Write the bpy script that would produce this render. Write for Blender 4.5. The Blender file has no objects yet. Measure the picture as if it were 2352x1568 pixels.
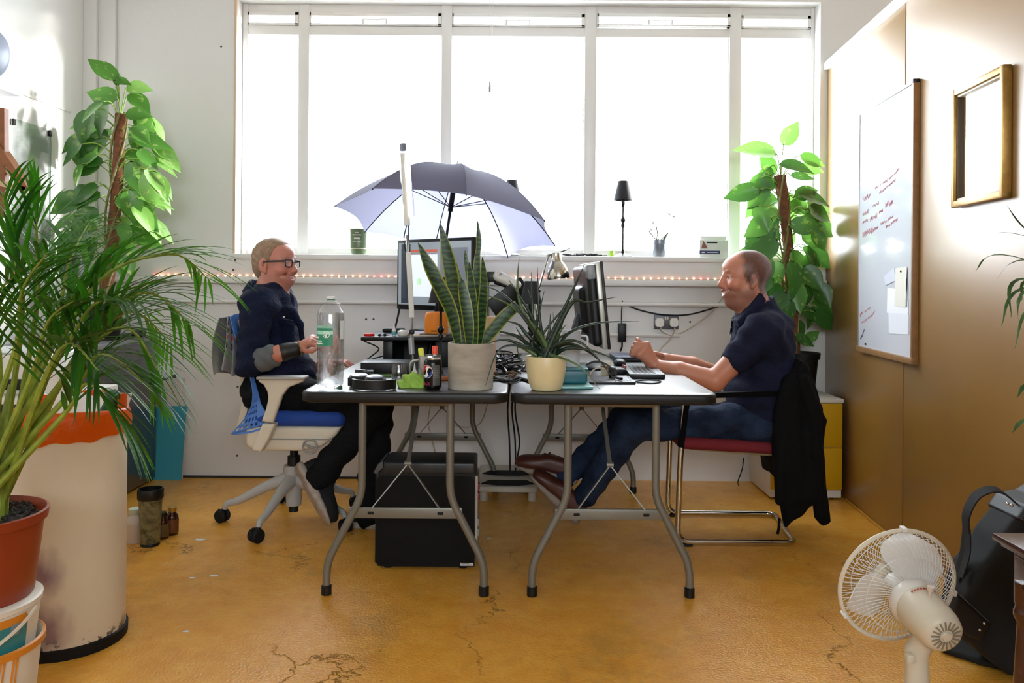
import bpy, bmesh, math, random
import numpy as np
from mathutils import Vector, Matrix, Euler
random.seed(7)
PI = math.pi
SC = bpy.context.scene
COL = SC.collection

# ------------------------------------------------------------------ camera
FPX, CX, CY, CAMZ, ROLL = 1850.0, 1190.0, 646.0, 1.13, 0.0075
cam_d = bpy.data.cameras.new('camera'); cam = bpy.data.objects.new('camera', cam_d); COL.objects.link(cam)
cam_d.sensor_width = 36.0; cam_d.lens = FPX / 2352 * 36
cam_d.shift_x = -(CX - 1176) / 2352; cam_d.shift_y = -(784 - CY) / 2352
cam_d.clip_start = 0.05
cam.matrix_world = Matrix.Translation((0, 0, CAMZ)) @ Matrix.Rotation(PI/2, 4, 'X') @ Matrix.Rotation(ROLL, 4, 'Z')
SC.camera = cam
# ------------------------------------------------------------------ sky, sun, exposure
W = bpy.data.worlds.new('overcast_sky'); SC.world = W; W.use_nodes = True
bg = W.node_tree.nodes['Background']; bg.inputs[0].default_value = (0.86, 0.94, 1.0, 1); bg.inputs[1].default_value = 8.0
sun_d = bpy.data.lights.new('sun', 'SUN'); sun_d.energy = 9.0; sun_d.angle = math.radians(7); sun_d.color = (1, .97, .9)
sun = bpy.data.objects.new('sun', sun_d); COL.objects.link(sun)
sun.rotation_euler = Vector((-0.88, -0.28, -0.13)).to_track_quat('-Z', 'Y').to_euler()
SC.view_settings.view_transform = 'Standard'; SC.view_settings.look = 'None'
SC.view_settings.gamma = 1; SC.view_settings.use_curve_mapping = False
SC.view_settings.exposure = 0.97
SC.cycles.max_bounces = 14; SC.cycles.diffuse_bounces = 7; SC.cycles.glossy_bounces = 5; SC.cycles.transparent_max_bounces = 24; SC.cycles.transmission_bounces = 10
SC.cycles.sample_clamp_indirect = 6.0

# ------------------------------------------------------------------ helpers
def at(px, py, Y):
    """point of the room seen at photo pixel (px,py), Y metres into the room"""
    dx, dy = px - CX, py - CY
    return Vector(((dx + ROLL*dy) / FPX * Y, Y, CAMZ - (dy - ROLL*dx) / FPX * Y))
def zt(px, py, Z):
    dx, dy = px - CX, py - CY
    return at(px, py, FPX * (CAMZ - Z) / (dy - ROLL*dx))
def fl(px, py): return zt(px, py, 0.0)
def V(*a): return Vector(a)

ORIG = {}
def put(o, parent=None):
    COL.objects.link(o)
    if parent is not None: o.parent = parent
def tag(o, label=None, cat=None, group=None, kind=None):
    if label: o['label'] = label
    if cat: o['category'] = cat
    if group: o['group'] = group
    if kind: o['kind'] = kind
    return o
def thing(name, label, cat, loc=(0,0,0), group=None, rot=(0,0,0)):
    o = bpy.data.objects.new(name, None); o.empty_display_size = .1
    put(o); o.location = loc; o.rotation_euler = rot
    ORIG[o.name] = Vector(loc)
    return tag(o, label, cat, group)

class MB:
    def __init__(s): s.v, s.f, s.m, s.mi = [], [], [], 0
    def add(s, vs, fs):
        b = len(s.v); s.v += [Vector(p) for p in vs]
        s.f += [tuple(i + b for i in f) for f in fs]; s.m += [s.mi]*len(fs); return s
    def bm(s, bm, M=None):
        bm.verts.index_update(); vs = [(M @ v.co if M else v.co.copy()) for v in bm.verts]
        s.add(vs, [tuple(v.index for v in f.verts) for f in bm.faces]); bm.free(); return s
    def box(s, c, size, rot=None, bevel=0, seg=2):
        bm = bmesh.new(); bmesh.ops.create_cube(bm, size=1)
        for v in bm.verts: v.co = Vector((v.co.x*size[0], v.co.y*size[1], v.co.z*size[2]))
        if bevel > 0: bmesh.ops.bevel(bm, geom=list(bm.edges), offset=min(bevel, min(size)*.49), segments=seg, profile=.5, affect='EDGES')
        R = rot if isinstance(rot, Matrix) else (Euler(rot).to_matrix() if rot else Matrix.Identity(3))
        return s.bm(bm, Matrix.Translation(c) @ R.to_4x4())
    def span(s, a, b, bevel=0, seg=2):
        a, b = Vector(a), Vector(b)
        return s.box((a+b)/2, [abs(b[i]-a[i]) for i in range(3)], None, bevel, seg)
    def tube(s, pts, r, n=8, cap=True, flat=None, up=None):
        pts = [Vector(p) for p in pts]; N = len(pts)
        rs = r if isinstance(r, (list, tuple)) else [r]*N
        T = [(pts[min(i+1,N-1)] - pts[max(i-1,0)]).normalized() for i in range(N)]
        u = Vector(up) if up is not None else (Vector((0,0,1)) if abs(T[0].z) < .9 else Vector((1,0,0)))
        vs = []
        for i in range(N):
            u = (u - T[i]*u.dot(T[i]))
            u = u.normalized() if u.length > 1e-6 else T[i].orthogonal().normalized()
            w = T[i].cross(u)
            for k in range(n):
                a = 2*PI*k/n
                vs.append(pts[i] + u*math.cos(a)*rs[i] + w*math.sin(a)*rs[i]*(flat or 1))
        fs = [(i*n+k, i*n+(k+1)%n, (i+1)*n+(k+1)%n, (i+1)*n+k) for i in range(N-1) for k in range(n)]
        if cap: fs += [tuple(range(n-1,-1,-1)), tuple(range((N-1)*n, N*n))]
        return s.add(vs, fs)
    def strip(s, pts, w, t, side, caps=True):
        """flat bar: rectangle w (along side) by t swept along pts; w,t may be lists"""
        P = [Vector(p) for p in pts]; N = len(P); side = Vector(side).normalized(); vs = []
        ws = w if isinstance(w,(list,tuple)) else [w]*N; ts = t if isinstance(t,(list,tuple)) else [t]*N
        for i in range(N):
            T = (P[min(i+1,N-1)]-P[max(i-1,0)]).normalized(); sd = (side-T*side.dot(T)).normalized(); n = T.cross(sd)
            for a,b in ((1,1),(-1,1),(-1,-1),(1,-1)): vs.append(P[i]+sd*a*ws[i]/2+n*b*ts[i]/2)
        fs = [(4*i+k,4*i+(k+1)%4,4*i+4+(k+1)%4,4*i+4+k) for i in range(N-1) for k in range(4)]
        if caps: fs += [(3,2,1,0),(4*N-4,4*N-3,4*N-2,4*N-1)]
        return s.add(vs, fs)
    def cyl(s, a, b, r0, r1=None, n=16, cap=True): return s.tube([a, b], [r0, r0 if r1 is None else r1], n, cap)
    def lathe(s, prof, c=(0,0,0), n=24, axis=None, cap=False):
        """prof: (radius, height) pairs along the axis"""
        M = Matrix.Translation(c) @ (Vector(axis).to_track_quat('Z','Y').to_matrix().to_4x4() if axis is not None else Matrix.Identity(4))
        vs = [M @ Vector((r*math.cos(2*PI*k/n), r*math.sin(2*PI*k/n), z)) for r, z in prof for k in range(n)]
        fs = [(i*n+k, i*n+(k+1)%n, (i+1)*n+(k+1)%n, (i+1)*n+k) for i in range(len(prof)-1) for k in range(n)]
        if cap: fs += [tuple(range(n-1,-1,-1)), tuple(range((len(prof)-1)*n, len(prof)*n))]
        return s.add(vs, fs)
    def ball(s, c, r, n=12, rot=None):
        r = (r,r,r) if not isinstance(r, (tuple,list)) else r
        bm = bmesh.new(); bmesh.ops.create_uvsphere(bm, u_segments=n*2, v_segments=n, radius=1)
        for v in bm.verts: v.co = Vector((v.co.x*r[0], v.co.y*r[1], v.co.z*r[2]))
        R = rot if isinstance(rot, Matrix) else (Euler(rot).to_matrix() if rot else Matrix.Identity(3))
        return s.bm(bm, Matrix.Translation(c) @ R.to_4x4())
    def prism(s, outline, h0, h1, M=None):
        """2-D outline (x,y) extruded from z=h0 to h1, then M"""
        n = len(outline); M = M or Matrix.Identity(4)
        vs = [M @ Vector((x,y,h0)) for x,y in outline] + [M @ Vector((x,y,h1)) for x,y in outline]
        fs = [tuple(range(n-1,-1,-1)), tuple(range(n,2*n))] + [(i,(i+1)%n,n+(i+1)%n,n+i) for i in range(n)]
        return s.add(vs, fs)
    def grid(s, fn, nu, nv, closed_u=False):
        vs = [Vector(fn(i/(nu if closed_u else nu-1), j/(nv-1))) for i in range(nu) for j in range(nv)]
        fs = [(i*nv+j, ((i+1)%nu)*nv+j, ((i+1)%nu)*nv+j+1, i*nv+j+1) for i in range(nu if closed_u else nu-1) for j in range(nv-1)]
        return s.add(vs, fs)
    def thick(s, fn, nu, nv, t):
        """closed sheet of thickness t over fn(u,v)"""
        P = [[Vector(fn(i/(nu-1), j/(nv-1))) for j in range(nv)] for i in range(nu)]
        def nrm(i,j):
            a = P[min(i+1,nu-1)][j]-P[max(i-1,0)][j]; b = P[i][min(j+1,nv-1)]-P[i][max(j-1,0)]
            n = a.cross(b); return n.normalized() if n.length>1e-9 else Vector((0,0,1))
        A = [P[i][j]+nrm(i,j)*t/2 for i in range(nu) for j in range(nv)]; B = [P[i][j]-nrm(i,j)*t/2 for i in range(nu) for j in range(nv)]
        o = nu*nv; fs = []
        for i in range(nu-1):
            for j in range(nv-1):
                a,b,c,d = i*nv+j,(i+1)*nv+j,(i+1)*nv+j+1,i*nv+j+1
                fs += [(a,b,c,d),(o+d,o+c,o+b,o+a)]
        for i in range(nu-1):
            a,b = i*nv,(i+1)*nv; fs.append((b,a,o+a,o+b)); a,b = i*nv+nv-1,(i+1)*nv+nv-1; fs.append((a,b,o+b,o+a))
        for j in range(nv-1):
            a,b = j,j+1; fs.append((a,b,o+b,o+a)); a,b = (nu-1)*nv+j,(nu-1)*nv+j+1; fs.append((b,a,o+a,o+b))
        return s.add(A+B, fs)
    def text(s, body, size, M, depth=.0004, align='LEFT'):
        cu = bpy.data.curves.new('lettering', 'FONT'); cu.body = body; cu.size = size; cu.extrude = depth; cu.align_x = align; cu.resolution_u = 2
        o = bpy.data.objects.new('lettering', cu); COL.objects.link(o)
        me = o.to_mesh(); s.add([M @ v.co for v in me.vertices], [tuple(p.vertices) for p in me.polygons]); o.to_mesh_clear()
        bpy.data.objects.remove(o); bpy.data.curves.remove(cu); return s
    def build(s, name, mat, parent=None, smooth=40, world=True, origin=None, cols=None, fix=False):
        me = bpy.data.meshes.new(name)
        if parent is not None: O = ORIG[parent.name] if world else Vector((0,0,0))
        elif origin is not None: O = Vector(origin)
        elif world and s.v:
            lo = [min(p[i] for p in s.v) for i in range(3)]; hi = [max(p[i] for p in s.v) for i in range(3)]
            O = Vector(((lo[0]+hi[0])/2, (lo[1]+hi[1])/2, lo[2]))
        else: O = Vector((0,0,0))
        me.from_pydata([p - O for p in s.v], [], s.f)
        mats = mat if isinstance(mat, (list,tuple)) else [mat]
        for m in mats: me.materials.append(m)
        if len(mats) > 1: me.polygons.foreach_set('material_index', s.m)
        if fix:
            bm = bmesh.new(); bm.from_mesh(me); bmesh.ops.recalc_face_normals(bm, faces=bm.faces); bm.to_mesh(me); bm.free()
        if smooth:
            me.polygons.foreach_set('use_smooth', [True]*len(me.polygons)); me.set_sharp_from_angle(angle=math.radians(smooth))
        if cols is not None:
            ca = me.color_attributes.new('tone', 'FLOAT_COLOR', 'POINT')
            ca.data.foreach_set('color', np.asarray(cols, dtype=np.float32).ravel())
        me.update()
        o = bpy.data.objects.new(name, me); put(o, parent)
        if parent is None: o.location = O
        ORIG[o.name] = Vector(O)
        return o
def struct(o): o['kind'] = 'structure'; return o
def copy_of(o, parent=None):
    c = o.copy(); put(c, parent); return c
def copy_tree(o, loc, label=None, rotz=None):
    r = copy_of(o); r.location = loc; ORIG[r.name] = Vector(loc)
    if rotz is not None: r.rotation_euler = (0,0,rotz)
    if label: r['label'] = label
    for ch in list(o.children):
        c = copy_of(ch, r)
        for g in list(ch.children): copy_of(g, c)
    return r
def spline(pts, n=8, closed=False):
    """Catmull-Rom through pts"""
    P = [Vector(p) for p in pts]; N = len(P); out = []
    for i in range(N if closed else N-1):
        g = (lambda k: P[k % N]) if closed else (lambda k: P[max(0,min(N-1,k))])
        a,b,c,d = g(i-1),g(i),g(i+1),g(i+2)
        for k in range(n):
            t = k/n; out.append(.5*((2*b)+(c-a)*t+(2*a-5*b+4*c-d)*t*t+(3*b-a-3*c+d)*t**3))
    if not closed: out.append(P[-1].copy())
    return out
def bend(pts, r, n=6):
    """polyline with rounded corners of radius r"""
    P = [Vector(p) for p in pts]; out = [P[0]]
    for i in range(1, len(P)-1):
        a = (P[i-1]-P[i]); b = (P[i+1]-P[i]); q = min(r, a.length*.49, b.length*.49)
        A, B = P[i]+a.normalized()*q, P[i]+b.normalized()*q
        for k in range(n+1):
            t = k/n; out.append(A*(1-t)**2 + P[i]*2*t*(1-t) + B*t*t)
    return out + [P[-1]]
def rrect(w, h, r, n=5):
    out = []
    for cx, cy, a0 in ((w/2-r,h/2-r,0),(-w/2+r,h/2-r,90),(-w/2+r,-h/2+r,180),(w/2-r,-h/2+r,270)):
        for k in range(n+1):
            a = math.radians(a0+90*k/n); out.append((cx+r*math.cos(a), cy+r*math.sin(a)))
    return out
def frame(x, y, o):
    """4x4 with given x and y directions (z = x cross y) at o"""
    x = Vector(x).normalized(); z = x.cross(Vector(y)).normalized(); y = z.cross(x)
    return Matrix.Translation(o) @ Matrix((x,y,z)).transposed().to_4x4()

# ------------------------------------------------------------------ blended-solid sculpting (for bodies, cloth, soft plastic)
class SDF:
    def __init__(s, vox=.006): s.p, s.vox = [], vox
    def ell(s, c, r, R=None, k=.02, col=0, sub=False):
        r = (r,r,r) if not isinstance(r,(tuple,list)) else r
        s.p.append(('e', np.array(c,float), np.array(r,float), None if R is None else np.array(R.to_3x3() if hasattr(R,'to_3x3') else R,float), k, col, sub)); return s
    def cap(s, a, b, ra, rb=None, k=.02, col=0, sub=False):
        s.p.append(('c', np.array(a,float), np.array(b,float), (ra, ra if rb is None else rb), k, col, sub)); return s
    def box(s, c, h, R=None, rnd=.005, k=.004, col=0, sub=False):
        s.p.append(('b', np.array(c,float), np.array(h,float), None if R is None else np.array(R.to_3x3() if hasattr(R,'to_3x3') else R,float), k, col, sub, rnd)); return s
    def poly(s, pts, y0, y1, rnd=.01, k=.004, col=0, sub=False, ax=1):
        """outline in the two other axes, swept along axis ax from y0 to y1, edges rounded"""
        s.p.append(('p', np.array(pts,float), (y0,y1,ax), rnd, k, col, sub)); return s
    def chain(s, pts, rs, k=.015, col=0):
        for i in range(len(pts)-1): s.cap(pts[i], pts[i+1], rs[i], rs[i+1], k if i else max(k,.006), col)
        return s
    def xf(s, M):
        """rigidly move every solid added so far"""
        R = np.array(M.to_3x3(), float); t = np.array(M.translation, float); q = []
        for p in s.p:
            p = list(p)
            if p[0] == 'c': p[1] = R@p[1]+t; p[2] = R@p[2]+t
            else: p[1] = R@p[1]+t; p[3] = R if p[3] is None else R@p[3]
            q.append(tuple(p))
        s.p = q; return s
    def field(s, warp=None):
        lo, hi = np.full(3,1e9), np.full(3,-1e9)
        def bb(p):
            if p[0]=='e': m = max(p[2]); return p[1]-m, p[1]+m
            if p[0]=='b': m = np.linalg.norm(p[2])+p[7]; return p[1]-m, p[1]+m
            if p[0]=='p':
                y0,y1,ax = p[2]; o = [a for a in range(3) if a!=ax]; a,b = np.zeros(3),np.zeros(3)
                a[o],b[o] = p[1].min(0),p[1].max(0); a[ax],b[ax] = y0,y1; return a,b
            m = max(p[3]); return np.minimum(p[1],p[2])-m, np.maximum(p[1],p[2])+m
        for p in s.p:
            a,b = bb(p)
            if not p[6]: lo = np.minimum(lo,a); hi = np.maximum(hi,b)
        h = s.vox; lo -= 4*h; n = np.ceil((hi-lo)/h).astype(int)+5
        F = np.full(n, .1, np.float32); Cc = np.zeros(n, np.int8)
        for p in s.p:
            k, col, sub = p[4], p[5], p[6]
            a,b = bb(p); mg = k+5*h
            i0 = np.clip(np.floor((a-mg-lo)/h).astype(int),0,n-1); i1 = np.clip(np.ceil((b+mg-lo)/h).astype(int)+1,1,n)
            if np.any(i1<=i0): continue
            gx,gy,gz = [lo[i]+h*np.arange(i0[i],i1[i]) for i in range(3)]
            X = np.stack(np.meshgrid(gx,gy,gz,indexing='ij'),-1)
            if p[0]=='p':
                y0,y1,ax = p[2]; o = [q for q in range(3) if q!=ax]; G = [gx,gy,gz]
                A,B = np.meshgrid(G[o[0]],G[o[1]],indexing='ij'); D = np.full(A.shape,1e9); sg = np.ones(A.shape); q = p[1]
                for i in range(len(q)):
                    e = q[i-1]-q[i]; wx,wy = A-q[i][0],B-q[i][1]; t = np.clip((wx*e[0]+wy*e[1])/(e@e),0,1)
                    D = np.minimum(D,(wx-e[0]*t)**2+(wy-e[1]*t)**2)
                    c1,c2,c3 = B>=q[i][1], B<q[i-1][1], e[0]*wy>e[1]*wx
                    sg = np.where((c1&c2&c3)|(~c1&~c2&~c3),-sg,sg)
                D = np.expand_dims(sg*np.sqrt(D)+p[3],ax); sh = [1,1,1]; sh[ax] = -1
                E = (np.abs(G[ax]-(y0+y1)/2)-(y1-y0)/2+p[3]).reshape(sh)
                d = np.sqrt(np.maximum(D,0)**2+np.maximum(E,0)**2)+np.minimum(np.maximum(D,E),0)-p[3]
            elif p[0]=='c':
                ba = p[2]-p[1]; L = ba@ba
                t = np.clip(((X-p[1])@ba)/max(L,1e-12),0,1); d = np.linalg.norm(X-p[1]-t[...,None]*ba,axis=-1)-(p[3][0]+(p[3][1]-p[3][0])*t)
            else:
                q = X-p[1]
                if p[3] is not None: q = q@p[3]
                if p[0]=='e':
                    k0 = np.linalg.norm(q/p[2],axis=-1); k1 = np.linalg.norm(q/(p[2]**2),axis=-1); d = k0*(k0-1)/np.maximum(k1,1e-9)
                else:
                    qq = np.abs(q)-(p[2]-p[7]); d = np.linalg.norm(np.maximum(qq,0),axis=-1)+np.minimum(qq.max(-1),0)-p[7]
            sl = tuple(slice(i0[i],i1[i]) for i in range(3)); f = F[sl]
            if sub:
                hh = np.maximum(k-np.abs(f+d),0)/max(k,1e-6); F[sl] = np.maximum(f,-d)+hh*hh*k*.25
                Cc[sl] = np.where((-d>f-.001)&(np.abs(d)<3*h), col, Cc[sl])
            else:
                hh = np.maximum(k-np.abs(f-d),0)/max(k,1e-6); Cc[sl] = np.where(d<f,col,Cc[sl]); F[sl] = np.minimum(f,d)-hh*hh*k*.25
        if warp is not None:
            gx,gy,gz = [lo[i]+h*np.arange(n[i]) for i in range(3)]
            F = F + warp(gx[:,None,None],gy[None,:,None],gz[None,None,:]).astype(np.float32)
        return F, Cc, lo
    def mesh(s, warp=None, clip=None):
        F, Cc, lo = s.field(warp); h = s.vox
        if clip is not None:
            gx,gy,gz = [lo[i]+h*np.arange(F.shape[i]) for i in range(3)]
            F = np.maximum(F, clip(gx[:,None,None],gy[None,:,None],gz[None,None,:]).astype(np.float32))
        F[0],F[-1],F[:,0],F[:,-1],F[:,:,0],F[:,:,-1] = [.05]*6
        I = F < 0
        cnt = np.zeros(np.array(F.shape)-1, np.int8); acc = np.zeros(tuple(np.array(F.shape)-1)+(3,), np.float32)
        S = [slice(None,-1), slice(1,None)]
        for ax in range(3):
            o1, o2 = [a for a in range(3) if a != ax]
            for p in (0,1):
                for q in (0,1):
                    ia, ib = [None]*3, [None]*3
                    ia[ax], ib[ax] = S[0], S[1]; ia[o1]=ib[o1]=S[p]; ia[o2]=ib[o2]=S[q]
                    fa, fb = F[tuple(ia)], F[tuple(ib)]; x = (fa<0)!=(fb<0)
                    t = np.where(x, fa/np.where(x, fa-fb, 1), 0)
                    cnt += x
                    acc[...,ax] += t; acc[...,o1] += x*p; acc[...,o2] += x*q
        act = cnt>0; idx = np.full(cnt.shape,-1,np.int64); idx[act] = np.arange(act.sum())
        cell = np.argwhere(act); vs = (cell + acc[act]/cnt[act][:,None])*h + lo
        col = Cc[:-1,:-1,:-1][act]
        Q = []
        for ax in range(3):
            o1, o2 = (ax+1)%3, (ax+2)%3
            ia, ib = [slice(None)]*3, [slice(None)]*3
            ia[ax], ib[ax] = S[0], S[1]
            e = np.argwhere(I[tuple(ia)]!=I[tuple(ib)])
            e = e[(e[:,o1]>0)&(e[:,o2]>0)]
            m = np.array(idx.shape); e = e[np.all(e<m,axis=1)]
            d1 = np.zeros(3,int); d1[o1]=1; d2 = np.zeros(3,int); d2[o2]=1
            g = lambda a: idx[a[:,0],a[:,1],a[:,2]]
            quad = np.stack([g(e-d1-d2), g(e-d2), g(e), g(e-d1)],1)
            ins = I[e[:,0],e[:,1],e[:,2]]
            quad[~ins] = quad[~ins][:,::-1]; Q.append(quad)
        return vs, np.concatenate(Q), col
    def build(s, name, mat, parent=None, warp=None, clip=None, colfn=None, smooth=80, origin=None, post=None):
        vs, Q, ci = s.mesh(warp, clip)
        if post is not None: vs = post(vs)
        mb = MB(); mb.v = [Vector(v) for v in vs]; mb.f = [tuple(q) for q in Q.tolist()]; mb.m = [0]*len(mb.f)
        cols = None
        if colfn is not None: cols = colfn(vs, ci)
        return mb.build(name, mat, parent, smooth=0 if smooth is None else 180, cols=cols, origin=origin)

# ------------------------------------------------------------------ materials
def C(h, a=1.0):
    if not isinstance(h, str): return (*h[:3], a)
    h = h.lstrip('#'); c = [int(h[i:i+2],16)/255 for i in (0,2,4)]
    return (*[x/12.92 if x <= .04045 else ((x+.055)/1.055)**2.4 for x in c], a)
class NT:
    def __init__(s, name):
        s.mat = bpy.data.materials.new(name); s.mat.use_nodes = True; s.t = s.mat.node_tree
        s.b = s.t.nodes['Principled BSDF']; s.out = s.t.nodes['Material Output']; s._c = None
    def n(s, typ, **kw):
        x = s.t.nodes.new(typ)
        for k, v in kw.items():
            if k.startswith('i_'): x.inputs[int(k[2:]) if k[2:].isdigit() else k[2:]].default_value = v
            else: setattr(x, k, v)
        return x
    def l(s, a, b): s.t.links.new(a, b)
    @property
    def co(s):
        if s._c is None: s._c = s.n('ShaderNodeTexCoord').outputs['Object']
        return s._c
    def map(s, sc=(1,1,1), loc=(0,0,0), rot=(0,0,0)):
        m = s.n('ShaderNodeMapping'); m.inputs['Scale'].default_value = sc; m.inputs['Location'].default_value = loc; m.inputs['Rotation'].default_value = rot
        s.l(s.co, m.inputs[0]); return m.outputs[0]
    def noise(s, scale, detail=4, rough=.55, vec=None, dist=0):
        x = s.n('ShaderNodeTexNoise'); x.inputs['Scale'].default_value = scale; x.inputs['Detail'].default_value = detail; x.inputs['Roughness'].default_value = rough; x.inputs['Distortion'].default_value = dist
        s.l(vec or s.co, x.inputs['Vector']); return x.outputs[0]
    def ramp(s, fac, stops):
        r = s.n('ShaderNodeValToRGB'); e = r.color_ramp.elements
        while len(e) < len(stops): e.new(.5)
        for el, (p, c) in zip(e, stops): el.position = p; el.color = C(c) if isinstance(c, str) else ((c,c,c,1) if not isinstance(c, tuple) else c)
        s.l(fac, r.inputs[0]); return r.outputs[0]
    def mix(s, fac, a, b, mode='MIX'):
        x = s.n('ShaderNodeMix', data_type='RGBA', blend_type=mode)
        for sock, val in ((x.inputs[0], fac), (x.inputs[6], a), (x.inputs[7], b)):
            if hasattr(val, 'is_linked'): s.l(val, sock)
            else: sock.default_value = val if not isinstance(val, str) else C(val)
        return x.outputs[2]
    def math(s, op, a, b=0):
        x = s.n('ShaderNodeMath', operation=op)
        for i, val in enumerate((a, b)):
            if hasattr(val, 'is_linked'): s.l(val, x.inputs[i])
            else: x.inputs[i].default_value = val
        return x.outputs[0]
    def bump(s, h, strength=.3, dist=.01):
        x = s.n('ShaderNodeBump'); x.inputs['Strength'].default_value = strength; x.inputs['Distance'].default_value = dist
        s.l(h, x.inputs['Height']); s.l(x.outputs[0], s.b.inputs['Normal']); return s
    def set(s, **kw):
        for k, v in kw.items():
            i = s.b.inputs[k.replace('_',' ')]
            if hasattr(v, 'is_linked'): s.l(v, i)
            else: i.default_value = C(v) if isinstance(v, str) else v
        return s
MATS = {}
def mat(name, col, rough=.5, metal=0, bump=None, var=None, coat=0, spec=.5, trans=0, sheen=0, emit=None, ior=1.5, sss=0):
    if name in MATS: return MATS[name]
    t = NT(name); t.set(Roughness=rough, Metallic=metal)
    t.b.inputs['Specular IOR Level'].default_value = spec; t.b.inputs['Coat Weight'].default_value = coat
    t.b.inputs['Transmission Weight'].default_value = trans; t.b.inputs['IOR'].default_value = ior
    t.b.inputs['Sheen Weight'].default_value = sheen
    if sss: t.b.inputs['Subsurface Weight'].default_value = sss; t.b.inputs['Subsurface Radius'].default_value = (1,.35,.2); t.b.inputs['Subsurface Scale'].default_value = .01
    if var:
        sc, amt = var; nz = t.noise(sc, 5)
        c = C(col); dk = tuple(x*(1-amt) for x in c[:3])+(1,); lt = tuple(min(1,x*(1+amt)) for x in c[:3])+(1,)
        t.set(Base_Color=t.ramp(nz, [(.3, dk), (.7, lt)]))
    else: t.set(Base_Color=C(col))
    if bump: t.bump(t.noise(bump[0], 4), bump[1], bump[2] if len(bump) > 2 else .004)
    if emit: t.b.inputs['Emission Color'].default_value = C(emit[0]); t.b.inputs['Emission Strength'].default_value = emit[1]
    MATS[name] = t.mat; return t.mat
def leafmat(name, cols, rough=.4, scale=6, trans=.35, tcol=None):
    """leaf: diffuse/gloss plus light passing through"""
    t = NT(name); base = t.ramp(t.noise(scale, 3), [(.3, cols[0]), (.7, cols[1])])
    t.set(Base_Color=base, Roughness=rough)
    tr = t.n('ShaderNodeBsdfTranslucent'); 
    if tcol: tr.inputs[0].default_value = C(tcol)
    else: t.l(base, tr.inputs[0])
    mx = t.n('ShaderNodeMixShader'); mx.inputs[0].default_value = trans
    t.l(t.b.outputs[0], mx.inputs[1]); t.l(tr.outputs[0], mx.inputs[2]); t.l(mx.outputs[0], t.out.inputs[0])
    return t.mat
def clearmat(name, tint=(1,1,1,1), clear=.85, rough=.03):
    """thin clear sheet: mostly see-through with a gloss that grows at grazing angles"""
    t = NT(name); tp = t.n('ShaderNodeBsdfTransparent'); tp.inputs[0].default_value = tint
    gl = t.n('ShaderNodeBsdfGlossy'); gl.inputs['Roughness'].default_value = rough
    lw = t.n('ShaderNodeLayerWeight'); lw.inputs['Blend'].default_value = .5
    f = t.math('ADD', t.math('MULTIPLY', t.math('POWER', lw.outputs['Facing'], 4.0), .55), .03+(1-clear))
    mx = t.n('ShaderNodeMixShader'); t.l(f, mx.inputs[0]); t.l(tp.outputs[0], mx.inputs[1]); t.l(gl.outputs[0], mx.inputs[2]); t.l(mx.outputs[0], t.out.inputs[0])
    return t.mat

def floor_mat():
    t = NT('painted_floor'); n1 = t.noise(1.3, 6, .6); n2 = t.noise(9, 6, .7)
    base = t.mix(n1, '#E3A23A', '#D68F2C'); base = t.mix(t.ramp(n2, [(.35,0.0),(.75,1.0)]), base, '#EBB04A')
    stain = t.ramp(t.noise(2.2, 8, .75, t.map((1,.8,1),(3,1,0))), [(.53,0.0),(.72,.5)])
    base = t.mix(stain, base, '#7C6A3A')
    spk = t.ramp(t.noise(38, 3, .8), [(.63,0.0),(.72,.75)]); msk = t.ramp(t.noise(2.7, 4, .6, t.map((1,1,1),(7,2,0))), [(.45,0.0),(.65,1.0)])
    base = t.mix(t.math('MULTIPLY', spk, msk), base, '#4A3A1C')
    nz3 = t.n('ShaderNodeTexNoise', i_Scale=2.6, i_Detail=6.0, i_Roughness=.65); t.l(t.co, nz3.inputs['Vector'])
    sub = t.n('ShaderNodeVectorMath', operation='SUBTRACT'); t.l(nz3.outputs[1], sub.inputs[0]); sub.inputs[1].default_value = (.5,.5,.5)
    scl = t.n('ShaderNodeVectorMath', operation='SCALE'); t.l(sub.outputs[0], scl.inputs[0]); scl.inputs['Scale'].default_value = .55
    wad = t.n('ShaderNodeVectorMath', operation='ADD'); t.l(t.co, wad.inputs[0]); t.l(scl.outputs[0], wad.inputs[1]); warp = wad.outputs[0]
    vo = t.n('ShaderNodeTexVoronoi', feature='DISTANCE_TO_EDGE'); vo.inputs['Scale'].default_value = .75; t.l(warp, vo.inputs['Vector'])
    crk = t.ramp(vo.outputs['Distance'], [(0.0,1.0),(.0045,0.0)]); cm = t.ramp(t.noise(1.1, 3, .5, t.map((1,1,1),(1,5,0))), [(.5,0.0),(.58,1.0)])
    crack = t.math('MULTIPLY', crk, cm)
    base = t.mix(t.math('MULTIPLY', crack, .75), base, '#54400f')
    t.set(Base_Color=base, Roughness=t.ramp(t.noise(4, 4), [(.3,.13),(.75,.30)]))
    h = t.math('ADD', t.math('MULTIPLY', t.noise(110, 3, .6), .9), t.math('MULTIPLY', t.noise(14, 4, .6), .6)); h = t.math('SUBTRACT', h, crack)
    t.bump(h, .55, .006); t.b.inputs['Specular IOR Level'].default_value = .55
    return t.mat
def wall_mat(name, c1, c2, rough=.55, b=.15):
    t = NT(name); t.set(Base_Color=t.mix(t.noise(1.2, 5), c1, c2), Roughness=rough)
    t.bump(t.math('ADD', t.noise(26, 4), t.math('MULTIPLY', t.noise(5, 3), 1.2)), b, .01); return t.mat
M_floor = floor_mat()
M_wall = wall_mat('white_painted_wall', '#D8D7D4', '#E0DFDD', .5)
M_wall2 = wall_mat('white_smooth_wall', '#E6E6E2', '#EBEBE8', .4, .05)
M_back = wall_mat('grey_room_wall', '#A8A49C', '#B0ACA4', .6, .05)
M_gold = wall_mat('gold_panel', '#8A6529', '#946E30', .42, .03)
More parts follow.
